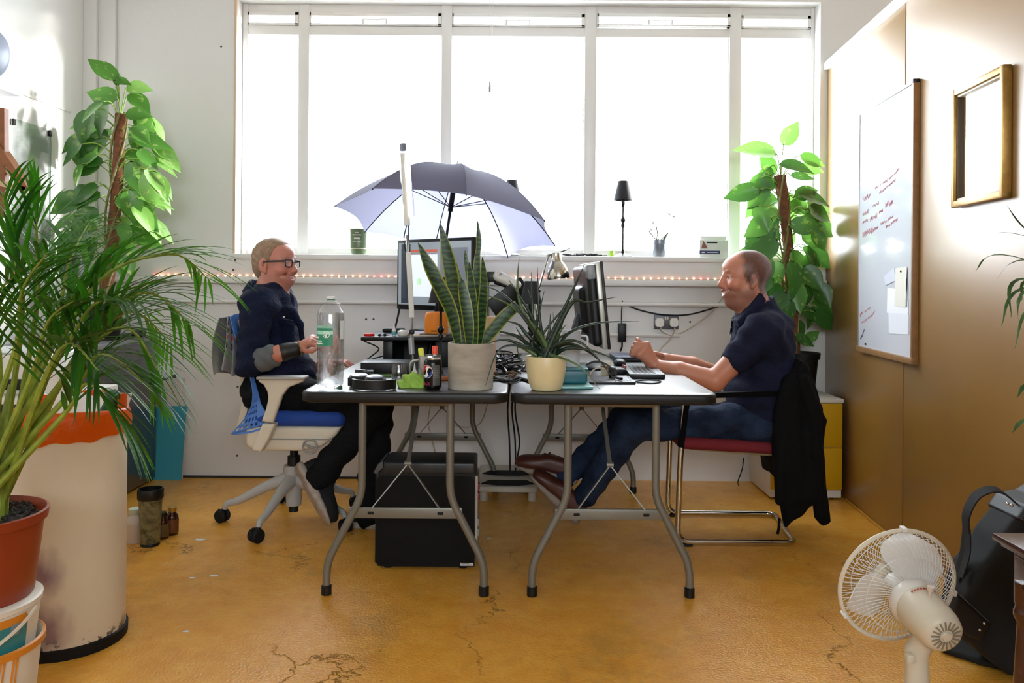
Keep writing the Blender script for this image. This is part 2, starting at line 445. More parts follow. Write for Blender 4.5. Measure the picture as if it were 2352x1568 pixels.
for _n in [n for n in M_gold.node_tree.nodes if n.type=='BSDF_PRINCIPLED']:
    _n.inputs['Coat Weight'].default_value = 1.0; _n.inputs['Coat Roughness'].default_value = .36; _n.inputs['Coat IOR'].default_value = 1.62
M_wpaint = mat('white_gloss_paint', '#DDDCD9', .35, bump=(30,.08))
M_wood = mat('light_wood', '#B98A52', .45, var=(20,.2))
M_glass = clearmat('window_glass', (1,1,1,1), 1.0, .0)
M_black = mat('black_plastic', '#0E0F10', .42, bump=(90,.1,.002), spec=.35)
M_blackm = mat('black_matt', '#0C0C0E', .65, spec=.3)
M_white = mat('white_plastic', '#DDDBD4', .4)
M_chrome = mat('chrome', '#C9C6BE', .12, 1.0)
M_steel = mat('brushed_steel', '#B5B4B0', .3, 1.0)
M_grey = mat('grey_metal', '#6C6D70', .3, .3)
# ------------------------------------------------------------------ the room
YB = 4.595; XL = -2.466; XR2 = 4.3; YF = -2.6; ZC = 3.05
def xr(Y): return 1.755 + .08*(Y - YB)          # right partition is not quite square to the window wall
WX0, WX1, WZ0, WZ1 = -1.615, 1.715, 1.275, 2.735
struct(MB().span((XL-.15, YF-.15, -.12), (XR2+.15, YB+.3, 0)).build('floor', M_floor, smooth=0, origin=(0,0,0)))
struct(MB().span((XL-.15, YF-.15, ZC), (XR2+.15, YB+.3, ZC+.12)).build('ceiling', M_back, smooth=0))
wl = struct(MB().span((XL-.15, YF-.15, 0), (XL, YB+.3, ZC)).build('wall_left', M_wall2, smooth=0))
mb = MB()
T = .26
mb.span((XL, YB, 0), (XR2, YB+T, WZ0-.015)); mb.span((XL, YB, WZ1), (XR2, YB+T, ZC))
mb.span((XL, YB, WZ0-.015), (WX0, YB+T, WZ1)); mb.span((WX1, YB, WZ0-.015), (2.45, YB+T, WZ1)); mb.span((4.1, YB, WZ0-.015), (XR2, YB+T, WZ1))
wb = struct(mb.build('wall_back', M_wall, smooth=0))
# relief of the window wall: dado ledge face, trunking, pipe, corner boxing, screw holes
MB().span((XL+.18, YB-.035, 1.145), (1.74, YB+.0, WZ0-.0), .006).build('sill_fascia', M_wpaint, wb)
MB().span((XL+.02, YB-.055, 1.108), (1.745, YB, 1.146), .008).build('trunking', M_wpaint, wb)
MB().tube([(XL+.02, YB-.02, 1.005), (1.735, YB-.02, 1.005)], .013, 10).build('wall_pipe', M_wpaint, wb)
MB().tube([(-.1, YB-.015, .83), (.92, YB-.015, .83)], .011, 8).build('wall_pipe', M_wpaint, wb)
MB().span((XL, YB-.05, 0), (XL+.075, YB, ZC), .003).span((XL+.075, YB-.025, 0), (XL+.17, YB, ZC), .003).build('corner_boxing', M_wpaint, wb)
MB().span((WX0-.012, YB-.010, WZ0), (WX0+.002, YB+.015, WZ1), .002).build('reveal_bead', mat('pale_bead','#CDB49C',.45), wb)
MB().span((XL+.5, YB-.014, 0), (-.6, YB, .010)).build('floor_gap', mat('dark_gap','#2B2723',.8), wb, smooth=0)
MB().span((WX0, YB-.02, WZ1-.005), (WX0+.9, YB+.01, WZ1+.02), .002).build('blind_batten', M_wood, wb)
hole = mat('screw_hole', '#3A3733', .7)
for px, py in ((545,1046),(546,888),(841,733),(858,733),(545,597),(541,620),(508,107),(1585,739)):
    p = at(px, py, YB); MB().cyl((p.x, YB-.037 if 1.15<p.z<1.27 else YB-.002, p.z), (p.x, YB+.004, p.z), .006, n=8).build('screw_hole', hole, wb)
# window: sill, frame bars, panes, stays
wn = thing('window_1', 'wide white multi-pane window filling the back wall', None, ((WX0+WX1)/2, YB+.1, WZ0)); struct(wn)
MB().span((WX0-.02, YB-.05, WZ0-.03), (WX1+.03, YB+.26, WZ0), .005).build('window_sill', M_wpaint, wn)
yw = YB + .13; D = .035
def pxX(px, Y=YB+.13): return at(px, 400, Y).x
mull = [(pxX(687), pxX(712)), (pxX(1013), pxX(1037)), (pxX(1340), pxX(1367)), (pxX(1670), pxX(1697))]
ztr0, ztr1 = at(1176, 87, yw).z, at(1176, 66, yw).z
zt0, zt1 = WZ0, WZ1
for a, b in mull: MB().span((a, yw-D, zt0), (b, yw+D, zt1), .004).span((a-.006, yw-.02, zt0), (b+.006, yw+.02, zt1), .003).build('mullion', M_wpaint, wn)
MB().span((WX0, yw-D+.005, ztr0), (WX1, yw+D-.005, ztr1), .004).build('transom', M_wpaint, wn)
MB().span((WX0, yw-D+.007, zt1-.045), (WX1, yw+D-.007, zt1), .004).build('head_rail', M_wpaint, wn)
MB().span((WX0, yw-D+.009, zt0), (WX1, yw+D-.009, zt0+.04), .004).build('bottom_rail', M_wpaint, wn)
MB().span((WX0, yw-D, zt0), (WX0+.03, yw+D, zt1), .004).build('jamb', M_wpaint, wn)
MB().span((WX1-.02, yw-D, zt0), (WX1, yw+D, zt1), .004).build('jamb', M_wpaint, wn)
edges = [WX0+.03] + [e for m in mull for e in m] + [WX1-.02]
for i in range(5):
    a, b = edges[2*i], edges[2*i+1]
    MB().span((a, yw-.003, zt0+.04), (b, yw+.003, ztr0)).build('pane', M_glass, wn, smooth=0)
    if 0 < i < 4 or True:      # opening top lights with a casement of their own
        y2 = yw - .02 - (.02 if i == 3 else 0)
        c = MB(); h0, h1 = ztr1+.002, zt1-.047
        w = .022
        c.span((a, y2-.02, h0), (b, y2+.02, h0+.012), .003).span((a, y2-.02, h1-w), (b, y2+.02, h1), .003).span((a, y2-.02, h0), (a+.012, y2+.02, h1), .003).span((b-w, y2-.02, h0), (b, y2+.02, h1), .003)
        f = c.build('top_light', M_wpaint, wn)
        MB().span((a+.012, y2-.002, h0+.012), (b-w, y2+.002, h1-w)).build('top_pane', M_glass, f, smooth=0)
        if i in (1,2,3):
            m = (a+b)/2; s = MB(); zz = h0+.02; m -= (.0, .0, .0, .02)[i]
            s.tube([(m-.07, y2-.03, zz+.012), (m, y2-.04, zz+.006), (m+.07, y2-.03, zz+.014)], .004, 6).box((m-.07, y2-.025, zz), (.014,.012,.03), bevel=.002).box((m+.065, y2-.025, zz), (.01,.012,.03), bevel=.002)
            s.build('window_stay', M_wpaint, f)
# right partition: gold-faced boards with a white cap rail
DR = Vector((.08, 1, 0)).normalized(); NR = Vector((-DR.y, DR.x, 0))   # along the wall, and its face normal into the room
def rw(Y, z, off=0.0): return Vector((xr(Y), Y, z)) + NR*off
ZP = 2.345
wr = thing('wall_right', 'gold partition', None, (xr(3.5), 3.5, 0)); struct(wr)
def yfor(px):   # depth at which the partition is seen at that pixel column
    k = (px - CX)/FPX; return (1.755-.08*YB)/(k-.08)
yseam = yfor(2076)
def slab(y0, y1, z0, z1, o0, o1, bev=0):
    m = MB(); c = (rw(y0,z0,o0)+rw(y1,z1,o1))/2
    return m.box(c, ((y1-y0)/DR.y, abs(o1-o0), z1-z0), rot=frame(DR, NR, (0,0,0)).to_3x3(), bevel=bev)
for a, b in ((YB, yseam+.004), (yseam-.004, 2.25), (2.242, 1.0), (.992, -.3)):
    slab(b, a, 0, ZP, -.05, 0, .003).build('wall_board', M_gold, wr)
slab(yseam-.004, yseam+.004, 0, ZP, -.05, -.006).build('seam_batten', mat('seam_brown','#5A4022',.6), wr)
slab(-.3, YB, ZP, ZP+.045, -.06, .02, .004).build('cap_rail', M_wpaint, wr)
slab(2.0, 4.2, 0, .012, 0, .012, .003).build('floor_bead', mat('yellow_bead','#C9922E',.5), wr)
# rest of the shell, behind the camera and beyond the partition
struct(MB().span((XR2, YF-.15, 0), (XR2+.15, YB+.3, ZC)).build('wall_far_right', M_back, smooth=0))
mb = MB(); fx0, fx1, fz0, fz1 = -1.2, 2.0, 1.5, 2.6
mb.span((XL, YF-.15, 0), (XR2, YF, fz0)).span((XL, YF-.15, fz1), (XR2, YF, ZC)).span((XL, YF-.15, fz0), (fx0, YF, fz1)).span((fx1, YF-.15, fz0), (XR2, YF, fz1))
struct(mb.build('wall_front', M_back, smooth=0))
w2 = thing('window_2', 'window behind the viewpoint', None, (.8, YF-.07, fz0)); struct(w2)
for x in (fx0+.03, -.2, .8, fx1-.03): MB().span((x-.03, YF-.11, fz0), (x+.03, YF-.03, fz1), .004).build('mullion', M_wpaint, w2)
for z in (fz0+.03, fz1-.03): MB().span((fx0, YF-.11, z-.03), (fx1, YF-.03, z+.03), .004).build('rail', M_wpaint, w2)
w3 = thing('fill_window', 'unseen window added to light the room beyond the partition', None, (3.3, YB+.1, WZ0)); struct(w3)  # out of view, added to let daylight into the next room
for x in (2.47, 3.28, 4.08): MB().span((x-.02, YB+.07, WZ0), (x+.02, YB+.19, WZ1), .004).build('mullion', M_wpaint, w3)
for x0, x1, y, z0, z1, sgn in ((WX0,WX1,YB+.25,WZ0,WZ1,1), (fx0,fx1,YF-.14,fz0,fz1,-1), (2.45,4.1,YB+.25,WZ0,WZ1,1)):
    ld = bpy.data.lights.new('window_portal','AREA'); ld.shape='RECTANGLE'; ld.size=x1-x0; ld.size_y=z1-z0; ld.cycles.is_portal=True
    lo = bpy.data.objects.new('window_portal', ld); COL.objects.link(lo); lo.location=((x0+x1)/2,y,(z0+z1)/2); lo.rotation_euler=(sgn*-PI/2,0,0); lo['kind']='helper'
# ------------------------------------------------------------------ folding tables
M_ttop = mat('grey_table_plastic', '#26272A', .34, bump=(160,.15,.002), var=(90,.12), coat=1.0)
for _n in M_ttop.node_tree.nodes:
    if _n.type == 'BSDF_PRINCIPLED': _n.inputs['Coat Roughness'].default_value = .38; _n.inputs['Coat IOR'].default_value = 1.75
M_tedge = mat('table_edge_shaded', '#161617', .45, bump=(60,.2,.002), spec=.35)  # same plastic as the top, its shaded sides painted darker
M_tleg = mat('table_leg_grey', '#77756C', .38, .35)
def folding_table(x0, x1, y0, y1, label):
    cx = (x0+x1)/2; w, L = x1-x0, y1-y0; cy = (y0+y1)/2
    t = thing('folding_table', label, 'table', (cx, cy, 0), 'folding tables pushed together')
    mb = MB(); rings = [(0,.700,.012),(0,.703,.003),(0,.708,0),(0,.732,0),(0,.737,.0025),(0,.740,.009)]
    base = [rrect(w-2*i, L-2*i, .055-i*.5) for _,_,i in rings]; n = len(base[0])
    vs = [Vector((cx+p[0], cy+p[1], z)) for (_,z,_),b in zip(rings,base) for p in b]
    fs = [(i*n+k, i*n+(k+1)%n, (i+1)*n+(k+1)%n, (i+1)*n+k) for i in range(len(rings)-1) for k in range(n)]
    fs += [tuple(range(n-1,-1,-1)), tuple(range(5*n,6*n))]
    mb.add(vs, fs); mb.m = [1 if k < 4*n or k == 5*n else 0 for k in range(len(fs))]; mb.build('tabletop', [M_ttop, M_tedge], t)
    MB().span((x0+.02, y0+.16, .690), (x0+.05, y1-.16, .702)).span((x1-.05, y0+.16, .690), (x1-.02, y1-.16, .702)).build('rail', M_tleg, t)
    for yl, sgn in ((y0+.085, 1), (y1-.085, -1)):
        for s in (-1, 1):
            pts = bend([(cx+s*.158, yl, .70), (cx+s*.158, yl, .355), (cx+s*.283, yl, .115), (cx+s*.283, yl, .012)], .05)
            lg = MB().tube(pts, .0142, 12).build('leg', M_tleg, t)
            MB().lathe([(.012,0),(.0185,.002),(.0185,.033),(.015,.036)], (cx+s*.283, yl, 0), 14, cap=True).build('rubber_foot', M_black, lg)
        pl = MB().span((cx-.203, yl-.006, .276), (cx+.203, yl+.006, .315), .003).build('cross_plate', M_tleg, t)
        for s in (-1, 1): MB().span((cx+s*.125-.012, yl-.0075, .289), (cx+s*.125+.012, yl+.0075, .302), .004).build('slot', M_blackm, pl)
        ap = Vector((cx, yl+sgn*.05, .462))
        for s in (-1, 1): MB().strip([(cx+s*.122, yl, .312), ap], .014, .004, (0,1,0)).build('brace', M_tleg, t)
        MB().tube([ap, (cx, yl+sgn*.43, .70)], .008, 8).cyl(ap-V(.012,0,0), ap+V(.012,0,0), .011, n=10).build('stay', M_tleg, t)
        MB().tube([(cx-.158, yl, .692),(cx+.158, yl, .692)], .012, 8).build('top_bar', M_tleg, t)
    return t
TY0, TY1, TZ = 2.81, 4.40, .74
folding_table(-.762, -.033, TY0, TY1, 'dark grey folding table holding the concrete pot and water bottle')
folding_table(-.023, .706, TY0, TY1, 'dark grey folding table holding the cream pot and laptops')

# ------------------------------------------------------------------ computer tower
pa, pb = fl(860, 1306), fl(1092, 1308); yt = pa.y; xa, xb = pa.x, pb.x; yt2 = yt+.19; zt_ = .408
pc = thing('computer_tower', 'large black computer tower standing on the floor under the left table', 'computer', ((xa+xb)/2, yt+.095, 0))
mb = MB(); out = [(xa+.012,.012),(xb-.004,.012),(xb-.004,zt_),(xa+.05,zt_+.004),(xa+.012,zt_-.035)]
mb.prism(out, -yt2, -yt, Matrix.Rotation(PI/2,4,'X')).build('case', M_black, pc, smooth=0, fix=True)
MB().prism(rrect(xb-xa-.012, .352, .02), 0, .004, frame((1,0,0),(0,0,1),((xa+xb)/2, yt, .188))).build('side_panel', mat('black_side_panel','#060606',.6,spec=.2), pc)
MB().span((xa+.03, yt-.003, zt_-.036), (xb-.003, yt2+.002, zt_+.012), .01, 3).build('top_cover', mat('tower_top_grey','#232426',.4), pc)
MB().prism([(xa+.03,zt_+.014),(xa+.012,zt_+.004),(xa-.006,zt_-.03),(xa+.004,zt_-.036),(xa+.03,zt_-.012)], -yt2-.002, -yt+.003, Matrix.Rotation(PI/2,4,'X')).build('front_corner', mat('dark_grey_gloss','#55575B',.22), pc, smooth=0, fix=True)
MB().span((xa, yt+.004, .02), (xa+.016, yt2-.004, zt_-.03), .005).build('front_bezel', M_black, pc)
MB().span((xb-.004, yt+.03, .05), (xb+.005, yt2-.03, .36)).build('rear_plate', M_steel, pc, smooth=0)
for z, m in ((.30,'#7A2A22'),(.262,'#7A2A22'),(.16,'#8C8C8C'),(.12,'#8C8C8C')): MB().span((xb+.004, yt+.03, z), (xb+.012, yt+.06, z+.03), .002).build('port', mat('port_'+m[1:], m, .5), pc)
for x in (xa+.05, xb-.05):
    for y in (yt+.03, yt2-.03): MB().lathe([(.018,0),(.018,.013)], (x,y,0), 10, cap=True).build('foot', M_blackm, pc)
st = MB().box((xb-.034, yt-.0044, .022), (.05, .0006, .011)).build('sticker', mat('sticker_white','#D8D8D4',.5), pc, smooth=0)
MB().box((xb-.040, yt-.0049, .0245), (.03, .0004, .002)).box((xb-.036, yt-.0049, .020), (.04, .0004, .0015)).build('print', mat('print_grey','#666666',.6), st, smooth=0)

# ------------------------------------------------------------------ foot rest by the back wall
fa = fl(1096, 1152); yfr = fa.y; x0f, x1f = at(1096,1150,yfr).x, at(1236,1150,yfr).x
fr_ = thing('foot_rest', 'beige plastic foot rest with two black grip strips on the floor', 'foot rest', ((x0f+x1f)/2, yfr+.15, 0))
sl = lambda y: .055 + (y-yfr)*.22
S_ = SDF(.006); S_.poly([(yfr,.045),(yfr+.30,.10),(yfr+.30,.125),(yfr+.02,.085),(yfr,.075)], x0f, x1f, .012, ax=0); S_.build('deck', mat('beige_plastic','#B9B1A2',.5), fr_)
for a, b in ((yfr+.035, yfr+.10), (yfr+.17, yfr+.235)):
    MB().prism([(x0f+.02,a+.02),(x0f+.06,b),(x1f-.06,b),(x1f-.02,a+.02),(x1f-.1,a),(x0f+.1,a)], 0, .004, frame((1,0,0),(0,1,.143),(0,0,.0873-yfr*.143))).build('grip_strip', M_blackm, fr_, smooth=0, fix=True)
for x in (x0f+.03, x1f-.03):
    MB().lathe([(.022,0),(.022,.045),(.018,.06)], (x, yfr+.035, 0), 14, cap=True).build('foot', mat('beige_plastic','#B9B1A2',.5), fr_)
    MB().lathe([(.022,0),(.022,.09),(.018,.105)], (x, yfr+.26, 0), 14, cap=True).build('foot', mat('beige_plastic','#B9B1A2',.5), fr_)

# ------------------------------------------------------------------ blue office chair
CC = Vector((-1.045, 3.78, 0))
ch = thing('office_chair', 'white office chair with blue seat and perforated blue back on castors', 'chair', CC)
M_cw = mat('chair_offwhite', '#D6CFBD', .42); M_cg = mat('chair_grey', '#8F8D89', .45); M_blue = mat('chair_blue', '#4F83D6', .5); M_bluef = mat('seat_blue_fabric', '#1F47A0', .85, bump=(400,.3,.002)); M_chg = mat('chair_lightgrey','#A9A8A4',.45)
MB().lathe([(.0,.075),(.034,.075),(.036,.10),(.042,.20),(.05,.235),(.046,.262),(.0,.262)], CC, 20).build('hub', M_chg, ch)
MB().lathe([(.0,.045),(.022,.045),(.022,.08),(.0,.08)], CC, 14).build('lift_stub', M_black, ch)
MB().lathe([(.03,.262),(.03,.305),(.019,.306),(.019,.40),(0,.40)], CC, 16).build('gas_lift', M_black, ch)
for k in range(5):
    a = math.radians(186 + 72*k); d = Vector((math.cos(a), math.sin(a), 0)); s_ = Vector((-d.y, d.x, 0))
    e = CC + d*.315
    MB().tube(spline([CC+d*.02+V(0,0,.20), CC+d*.12+V(0,0,.165), CC+d*.25+V(0,0,.10), e+d*-.012+V(0,0,.085), e+V(0,0,.062)], 4), [.034,.032,.030,.027,.025,.023,.021,.019,.018,.0165,.0155,.015,.014,.0135,.013,.0125,.012][:17], 12, up=(0,0,1)).build('base_arm', M_chg, ch)
    w = MB(); o = e + s_*.0
    ang = a + 1.1; q = Vector((math.cos(ang), math.sin(ang), 0)); o2 = e - Vector((-q.y,q.x,0))*.012
    for sd in (-1, 1): w.lathe([(0,.004),(.024,.004),(.030,.009),(.030,.021),(.024,.026),(0,.026)] if sd>0 else [(0,-.026),(.024,-.026),(.030,-.021),(.030,-.009),(.024,-.004),(0,-.004)], o2+V(0,0,.030), 20, axis=q)
    c = w.build('castor', M_blackm, ch)
    MB().box(o2+V(0,0,.046), (.05,.006,.026), rot=Matrix.Rotation(ang+PI/2,3,'Z'), bevel=.003).cyl(o2+V(0,0,.04), e+V(0,0,.075), .008, n=8).build('castor_fork', M_black, c)
S_ = SDF(.007); S_.box((-.985,3.78,.513), (.225,.232,.034), rnd=.034, k=.002); S_.ell((-.80,3.78,.515),(.07,.21,.032),k=.03)
S_.build('seat_cushion', M_bluef, ch)
S_ = SDF(.007); S_.poly([(-1.2,.482),(-.775,.482),(-.80,.44),(-.86,.395),(-.95,.372),(-1.16,.372),(-1.2,.40)], 3.55, 4.01, .02)
S_.build('seat_pan', M_cw, ch)
MB().span((-1.12, 3.545, .425), (-.83, 3.551, .43)).build('pan_seam', M_cg, ch, smooth=0)
MB().tube([at(712+16*math.cos(t*PI/8), 1025+16*math.sin(t*PI/8), 3.53) for t in range(17)], .0045, 8).tube([at(700,1020,3.53), at(725,1030,3.53)], .005, 6).tube([at(712,1025,3.53), at(700,1022,3.60)], .006, 6).build('adjust_ring', M_cg, ch)
def pz(l, Y): return [(at(x,y,Y).x, at(x,y,Y).z) for x,y in l]
arm_o = [(594,866),(704,866),(698,876),(664,889),(650,908),(641,934),(629,970),(603,966),(613,938),(618,915),(616,898),(607,882),(596,876)]
low_o = [(604,972),(634,972),(620,1005),(601,1037),(580,1034),(590,1005)]
for i, Y in enumerate((3.50, 4.06)):
    S_ = SDF(.005); o_ = pz(arm_o, 3.5); S_.poly(o_, Y-.018, Y+.018, .008); S_.poly(pz(low_o, 3.5), Y-.012, Y+.05 if i==0 else Y+.012, .008)
    if i: S_.poly(pz(low_o, 3.5), Y-.06, Y, .008)
    ar = S_.build('arm_post', M_cw, ch)
    p0, p1 = at(594,868,3.5), at(705,868,3.5)
    MB().box(((p0.x+p1.x)/2, Y, p0.z+.004), (p1.x-p0.x, .082, .014), bevel=.007, seg=3).build('arm_pad', M_chg, ar)
# spine, in three layers, then the perforated back skin
sp = [(523,733),(538,785),(549,842),(556,885),(557,912),(553,945),(542,987)]
spp = [at(x+14, y, 3.78) for x,y in sp]; spp = spline(spp, 4)
MB().strip(spp, .10, .030, (0,1,0)).build('spine', M_cw, ch)
MB().strip([p+V(.022,0,0) for p in spp], .09, .02, (0,1,0)).build('spine_insert', mat('spine_grey','#6E6F80',.5), ch)
MB().strip([p+V(.045,0,0) for p in spp], .10, .022, (0,1,0)).build('spine', M_cw, ch)
inn = spline([at(x,y,3.56) for x,y in [(534,725),(548,775),(563,815),(577,850),(592,900),(602,934),(630,969)]], 6)
otr = spline([at(x,y,3.56) for x,y in [(531,727),(544,777),(560,817),(573,850),(583,905),(572,948),(533,995)]], 6)
nv = len(inn); nu = 17; vs, fs = [], []
for j in range(nv):
    for i in range(nu): vs.append(otr[j].lerp(inn[j], i/(nu-1)) + V(0, .05*math.sin(PI*i/(nu-1))*0 - .02*(1-i/(nu-1)), 0))
for j in range(nv-1):
    for i in range(nu-1):
        if j > nv*.66 and 1 <= i <= 9 and i % 2 == 1 and j % 2 == 0 and j < nv-1: continue
        fs.append((j*nu+i, j*nu+i+1, (j+1)*nu+i+1, (j+1)*nu+i))
o = MB().add(vs, fs).build('back_skin', M_blue, ch); md = o.modifiers.new('thickness','SOLIDIFY'); md.thickness = .004
def backf(u, v):
    p = inn[min(nv-1, int(v*(nv-1)))]; return Vector((p.x - .05*math.sin(PI*u), 3.56 + .44*u, p.z))
MB().thick(backf, 14, nv, .004).build('back_mesh', M_blue, ch)
low = MB(); a0, a1 = at(537,995,3.56), at(630,972,3.56)
low.strip(spline([a0, at(580,990,3.56), a1], 5), .03, .008, (0,1,0)).build('back_hem', M_blue, ch)
# grey garment over the chair back
def garment(u, v):
    x = at(519, 728, 3.7).lerp(at(533, 726, 3.7), u); lo = at(503, 858, 3.7).lerp(at(549, 862, 3.7), u)
    p = x.lerp(lo, v); fold = math.sin(u*15+v*2)*.018*v
    return Vector((p.x - .02*math.sin(PI*v), 3.62 + .30*u + fold, p.z + .012*math.sin(u*9)*v))
def garment2(u, v):
    p = at(521,726,3.6).lerp(at(528,730,3.6),u).lerp(at(506,856,3.6).lerp(at(548,860,3.6), u), v)
    return Vector((p.x, 3.615 + .02*math.sin(u*13+v*3)*(.2+v) + .03*u, p.z + .014*math.sin(u*7+1)*v))
gm = thing('grey_jersey', 'grey printed jersey hanging over the back of the office chair', 'jersey', at(525,860,3.65))
M_jer = mat('grey_jersey_cloth', '#8E8D8B', .9, bump=(300,.2,.002), var=(30,.15))
MB().thick(garment2, 26, 20, .004).build('front_fold', M_jer, gm)
MB().thick(garment, 26, 20, .004).build('back_fold', M_jer, gm)
def on_g(u,v): p = Vector(garment2(u,v)); return p + V(0,-.004,0)
for (u0,u1,v0,v1,c) in ((.05,.9,.0,.16,'#232326'),(.1,.95,.2,.3,'#2A2A2C'),(.15,.8,.33,.40,'#B4443A'),(.2,.7,.46,.56,'#2A2A2C')):
    MB().thick(lambda u,v: on_g(u0+(u1-u0)*u, v0+(v1-v0)*v), 8, 5, .001).build('print', mat('print_'+c[1:], c, .8), gm)

# ------------------------------------------------------------------ red cantilever chair with a black coat
rn, rf = 3.46, 3.90
xv, xbk = .712, 1.20
rc = thing('cantilever_chair', 'chrome cantilever chair with dark red seat and black arms', 'chair', (.95, 3.68, 0))
M_red = mat('dark_red_fabric', '#6E1420', .85, bump=(300,.2,.002)); r_ = .0125
zs = .435
pts = bend([(xv+.01, rn, .66), (xv-.008, rn, .40), (xv-.02, rn, r_+.004), (xbk, rn, r_+.004), (xbk+.05, rf, r_+.004), (xv+.02, rf, r_+.004), (xv+.03, rf, .40), (xv+.045, rf, .66)], .055)
MB().tube(pts, r_, 12).build('tube_frame', M_chrome, rc)
for y, dx in ((rn,0),(rf,.035)):
    MB().strip(bend([(xv-.008+dx, y, .425), (xv+.012+dx, y, .60), (xv+.03+dx, y, .645), (xv+.30+dx, y, .655), (xv+.46+dx, y, .66)], .03), .034, .022, (0,1,0)).build('armrest', mat('arm_black','#050506',.8,spec=.1), rc)
    MB().box((xv+.02+dx, y, .005), (.05,.03,.01), bevel=.003).build('glide', M_blackm, rc)
S_ = SDF(.007); S_.box((.94,3.68,.424), (.245,.21,.026), rnd=.025, R=Matrix.Rotation(.05,3,'Y')); S_.build('seat', M_red, rc)
MB().box((.95,3.68,.395),(.40,.36,.012),rot=(0,.07,0),bevel=.004).build('seat_base', mat('seat_underside','#8A7A52',.5), rc)
S_ = SDF(.008); S_.box((1.225,3.68,.585), (.022,.20,.15), R=Matrix.Rotation(.12,3,'Y'), rnd=.02); S_.build('backrest', M_red, rc)
for y in (rn+.05, rf-.05): MB().tube(bend([(1.10,y,.425),(1.22,y,.43),(1.25,y,.72)],.05), .011, 10).build('back_post', M_chrome, rc)
ct = thing('black_coat', 'long black coat hung over the back of the red chair', 'coat', (1.25, 3.6, .1))
M_coat = mat('black_coat_cloth', '#08080A', .9, bump=(60,.3,.006), spec=.2)
Yc = 3.5
S_ = SDF(.007)
near = [(1828,826),(1845,836),(1862,880),(1874,925),(1888,958),(1879,1020),(1886,1090),(1894,1188),(1876,1193),(1862,1182),(1856,1150),(1832,1170),(1794,1199),(1784,1140),(1771,1060),(1764,985),(1768,930),(1790,870)]
S_.poly(pz(near, Yc), 3.415, 3.475, .022)
far = [(1828,822),(1850,840),(1868,890),(1884,950),(1876,1040),(1880,1120),(1850,1125),(1812,1120),(1790,1020),(1790,900)]
S_.poly(pz(far, Yc), 3.47, 3.90, .03, k=.04)
for a,b,r in (((1800,900),(1790,1150),.016),((1830,880),(1835,1140),.018),((1862,930),(1868,1150),.017),((1815,960),(1812,1160),.013),((1850,1000),(1850,1140),.012)):
    p,q = at(*a,3.42), at(*b,3.41); S_.cap(p,q,r,r*1.2,k=.03)
S_.poly([(1.21,.50),(1.27,.50),(1.285,.78),(1.24,.80)], 3.50, 3.86, .004, k=.005, sub=True)
S_.build('coat_body', M_coat, ct, warp=lambda x,y,z: .004*np.sin(x*70+z*9)+.003*np.sin(x*37-z*21+y*30))
S_ = SDF(.006); S_.chain([at(1842,870,3.42), at(1868,940,3.415), at(1872,1040,3.42), at(1884,1182,3.425)], [.03,.034,.030,.026], .02); S_.build('sleeve', M_coat, ct)
MB().tube(spline([at(1790,1190,3.43), at(1789,1210,3.43), at(1786,1226,3.43)],4), .006, 6).build('belt_end', M_coat, ct)

# ------------------------------------------------------------------ drawer cabinet (white and yellow)
kx0, kx1, ky0, ky1, kz = 1.325, 1.700, 4.205, 4.58, .528
cb = thing('drawer_cabinet', 'low white cabinet with two mustard yellow drawers in the corner', 'cabinet', ((kx0+kx1)/2, (ky0+ky1)/2, 0))
M_cab = mat('cabinet_white', '#D8D4CA', .4); M_yel = mat('mustard_drawer', '#C79A10', .4)
MB().span((kx0, ky0+.012, .012), (kx1, ky1, kz-.02), .002).build('body', M_cab, cb)
MB().span((kx0-.004, ky0-.004, kz-.02), (kx1+.004, ky1, kz), .002).build('top', M_cab, cb)
MB().span((kx0+.005, ky0+.006, .012), (kx1-.005, ky0+.02, .05)).build('plinth', M_cab, cb, smooth=0)
for z0, z1 in ((.054,.272),(.276,.504)): MB().span((kx0+.003, ky0-.006, z0), (kx1-.003, ky0+.012, z1), .002).build('drawer', M_yel, cb)
for x in (kx0+.04, kx1-.04):
    for y in (ky0+.05, ky1-.05): MB().lathe([(.015,0),(.015,.013)], (x,y,0), 10, cap=True).build('foot', M_blackm, cb)

# ------------------------------------------------------------------ white bin with orange bag
BC = Vector((-1.41, 2.53, 0)); BR = .168
def bin_mat():
    t = NT('stained_bin_white'); base = t.mix(t.noise(2.0,4), '#DDD2BE', '#D8CBB2')
    for q, r in (((.045,-.14,.27),.085),((.055,-.135,.12),.085),((.02,-.145,.45),.05)):
        dv = t.n('ShaderNodeVectorMath', operation='DISTANCE'); t.l(t.mix(.06, t.co, t.n('ShaderNodeTexNoise', i_Scale=9.0).outputs[1]), dv.inputs[0]); dv.inputs[1].default_value = q
        base = t.mix(t.ramp(dv.outputs['Value'], [(r*.2,.8),(r,0.0)]), base, '#6A3A62')
    chip = t.ramp(t.noise(14,4,.6), [(.56,0.0),(.58,1.0)]); sep = t.n('ShaderNodeSeparateXYZ'); t.l(t.co, sep.inputs[0])
    low = t.ramp(sep.outputs[2], [(.03,1.0),(.075,0.0)]); base = t.mix(t.math('MULTIPLY', chip, low), base, '#1B1614')
    t.set(Base_Color=base, Roughness=.3); t.bump(t.noise(3,3), .08, .01); return t.mat
bn = thing('waste_bin', 'tall white cylindrical waste bin lined with an orange bag', 'bin', BC)
MB().lathe([(BR-.004,.02),(BR,.022),(BR,.70),(BR-.004,.704),(BR-.006,.70),(BR-.006,.03),(0,.03)], BC, 48).build('bin_body', bin_mat(), bn)
MB().lathe([(0,.0),(BR+.006,0),(BR+.007,.03),(BR-.002,.034)], BC, 48).build('base_ring', M_blackm, bn)
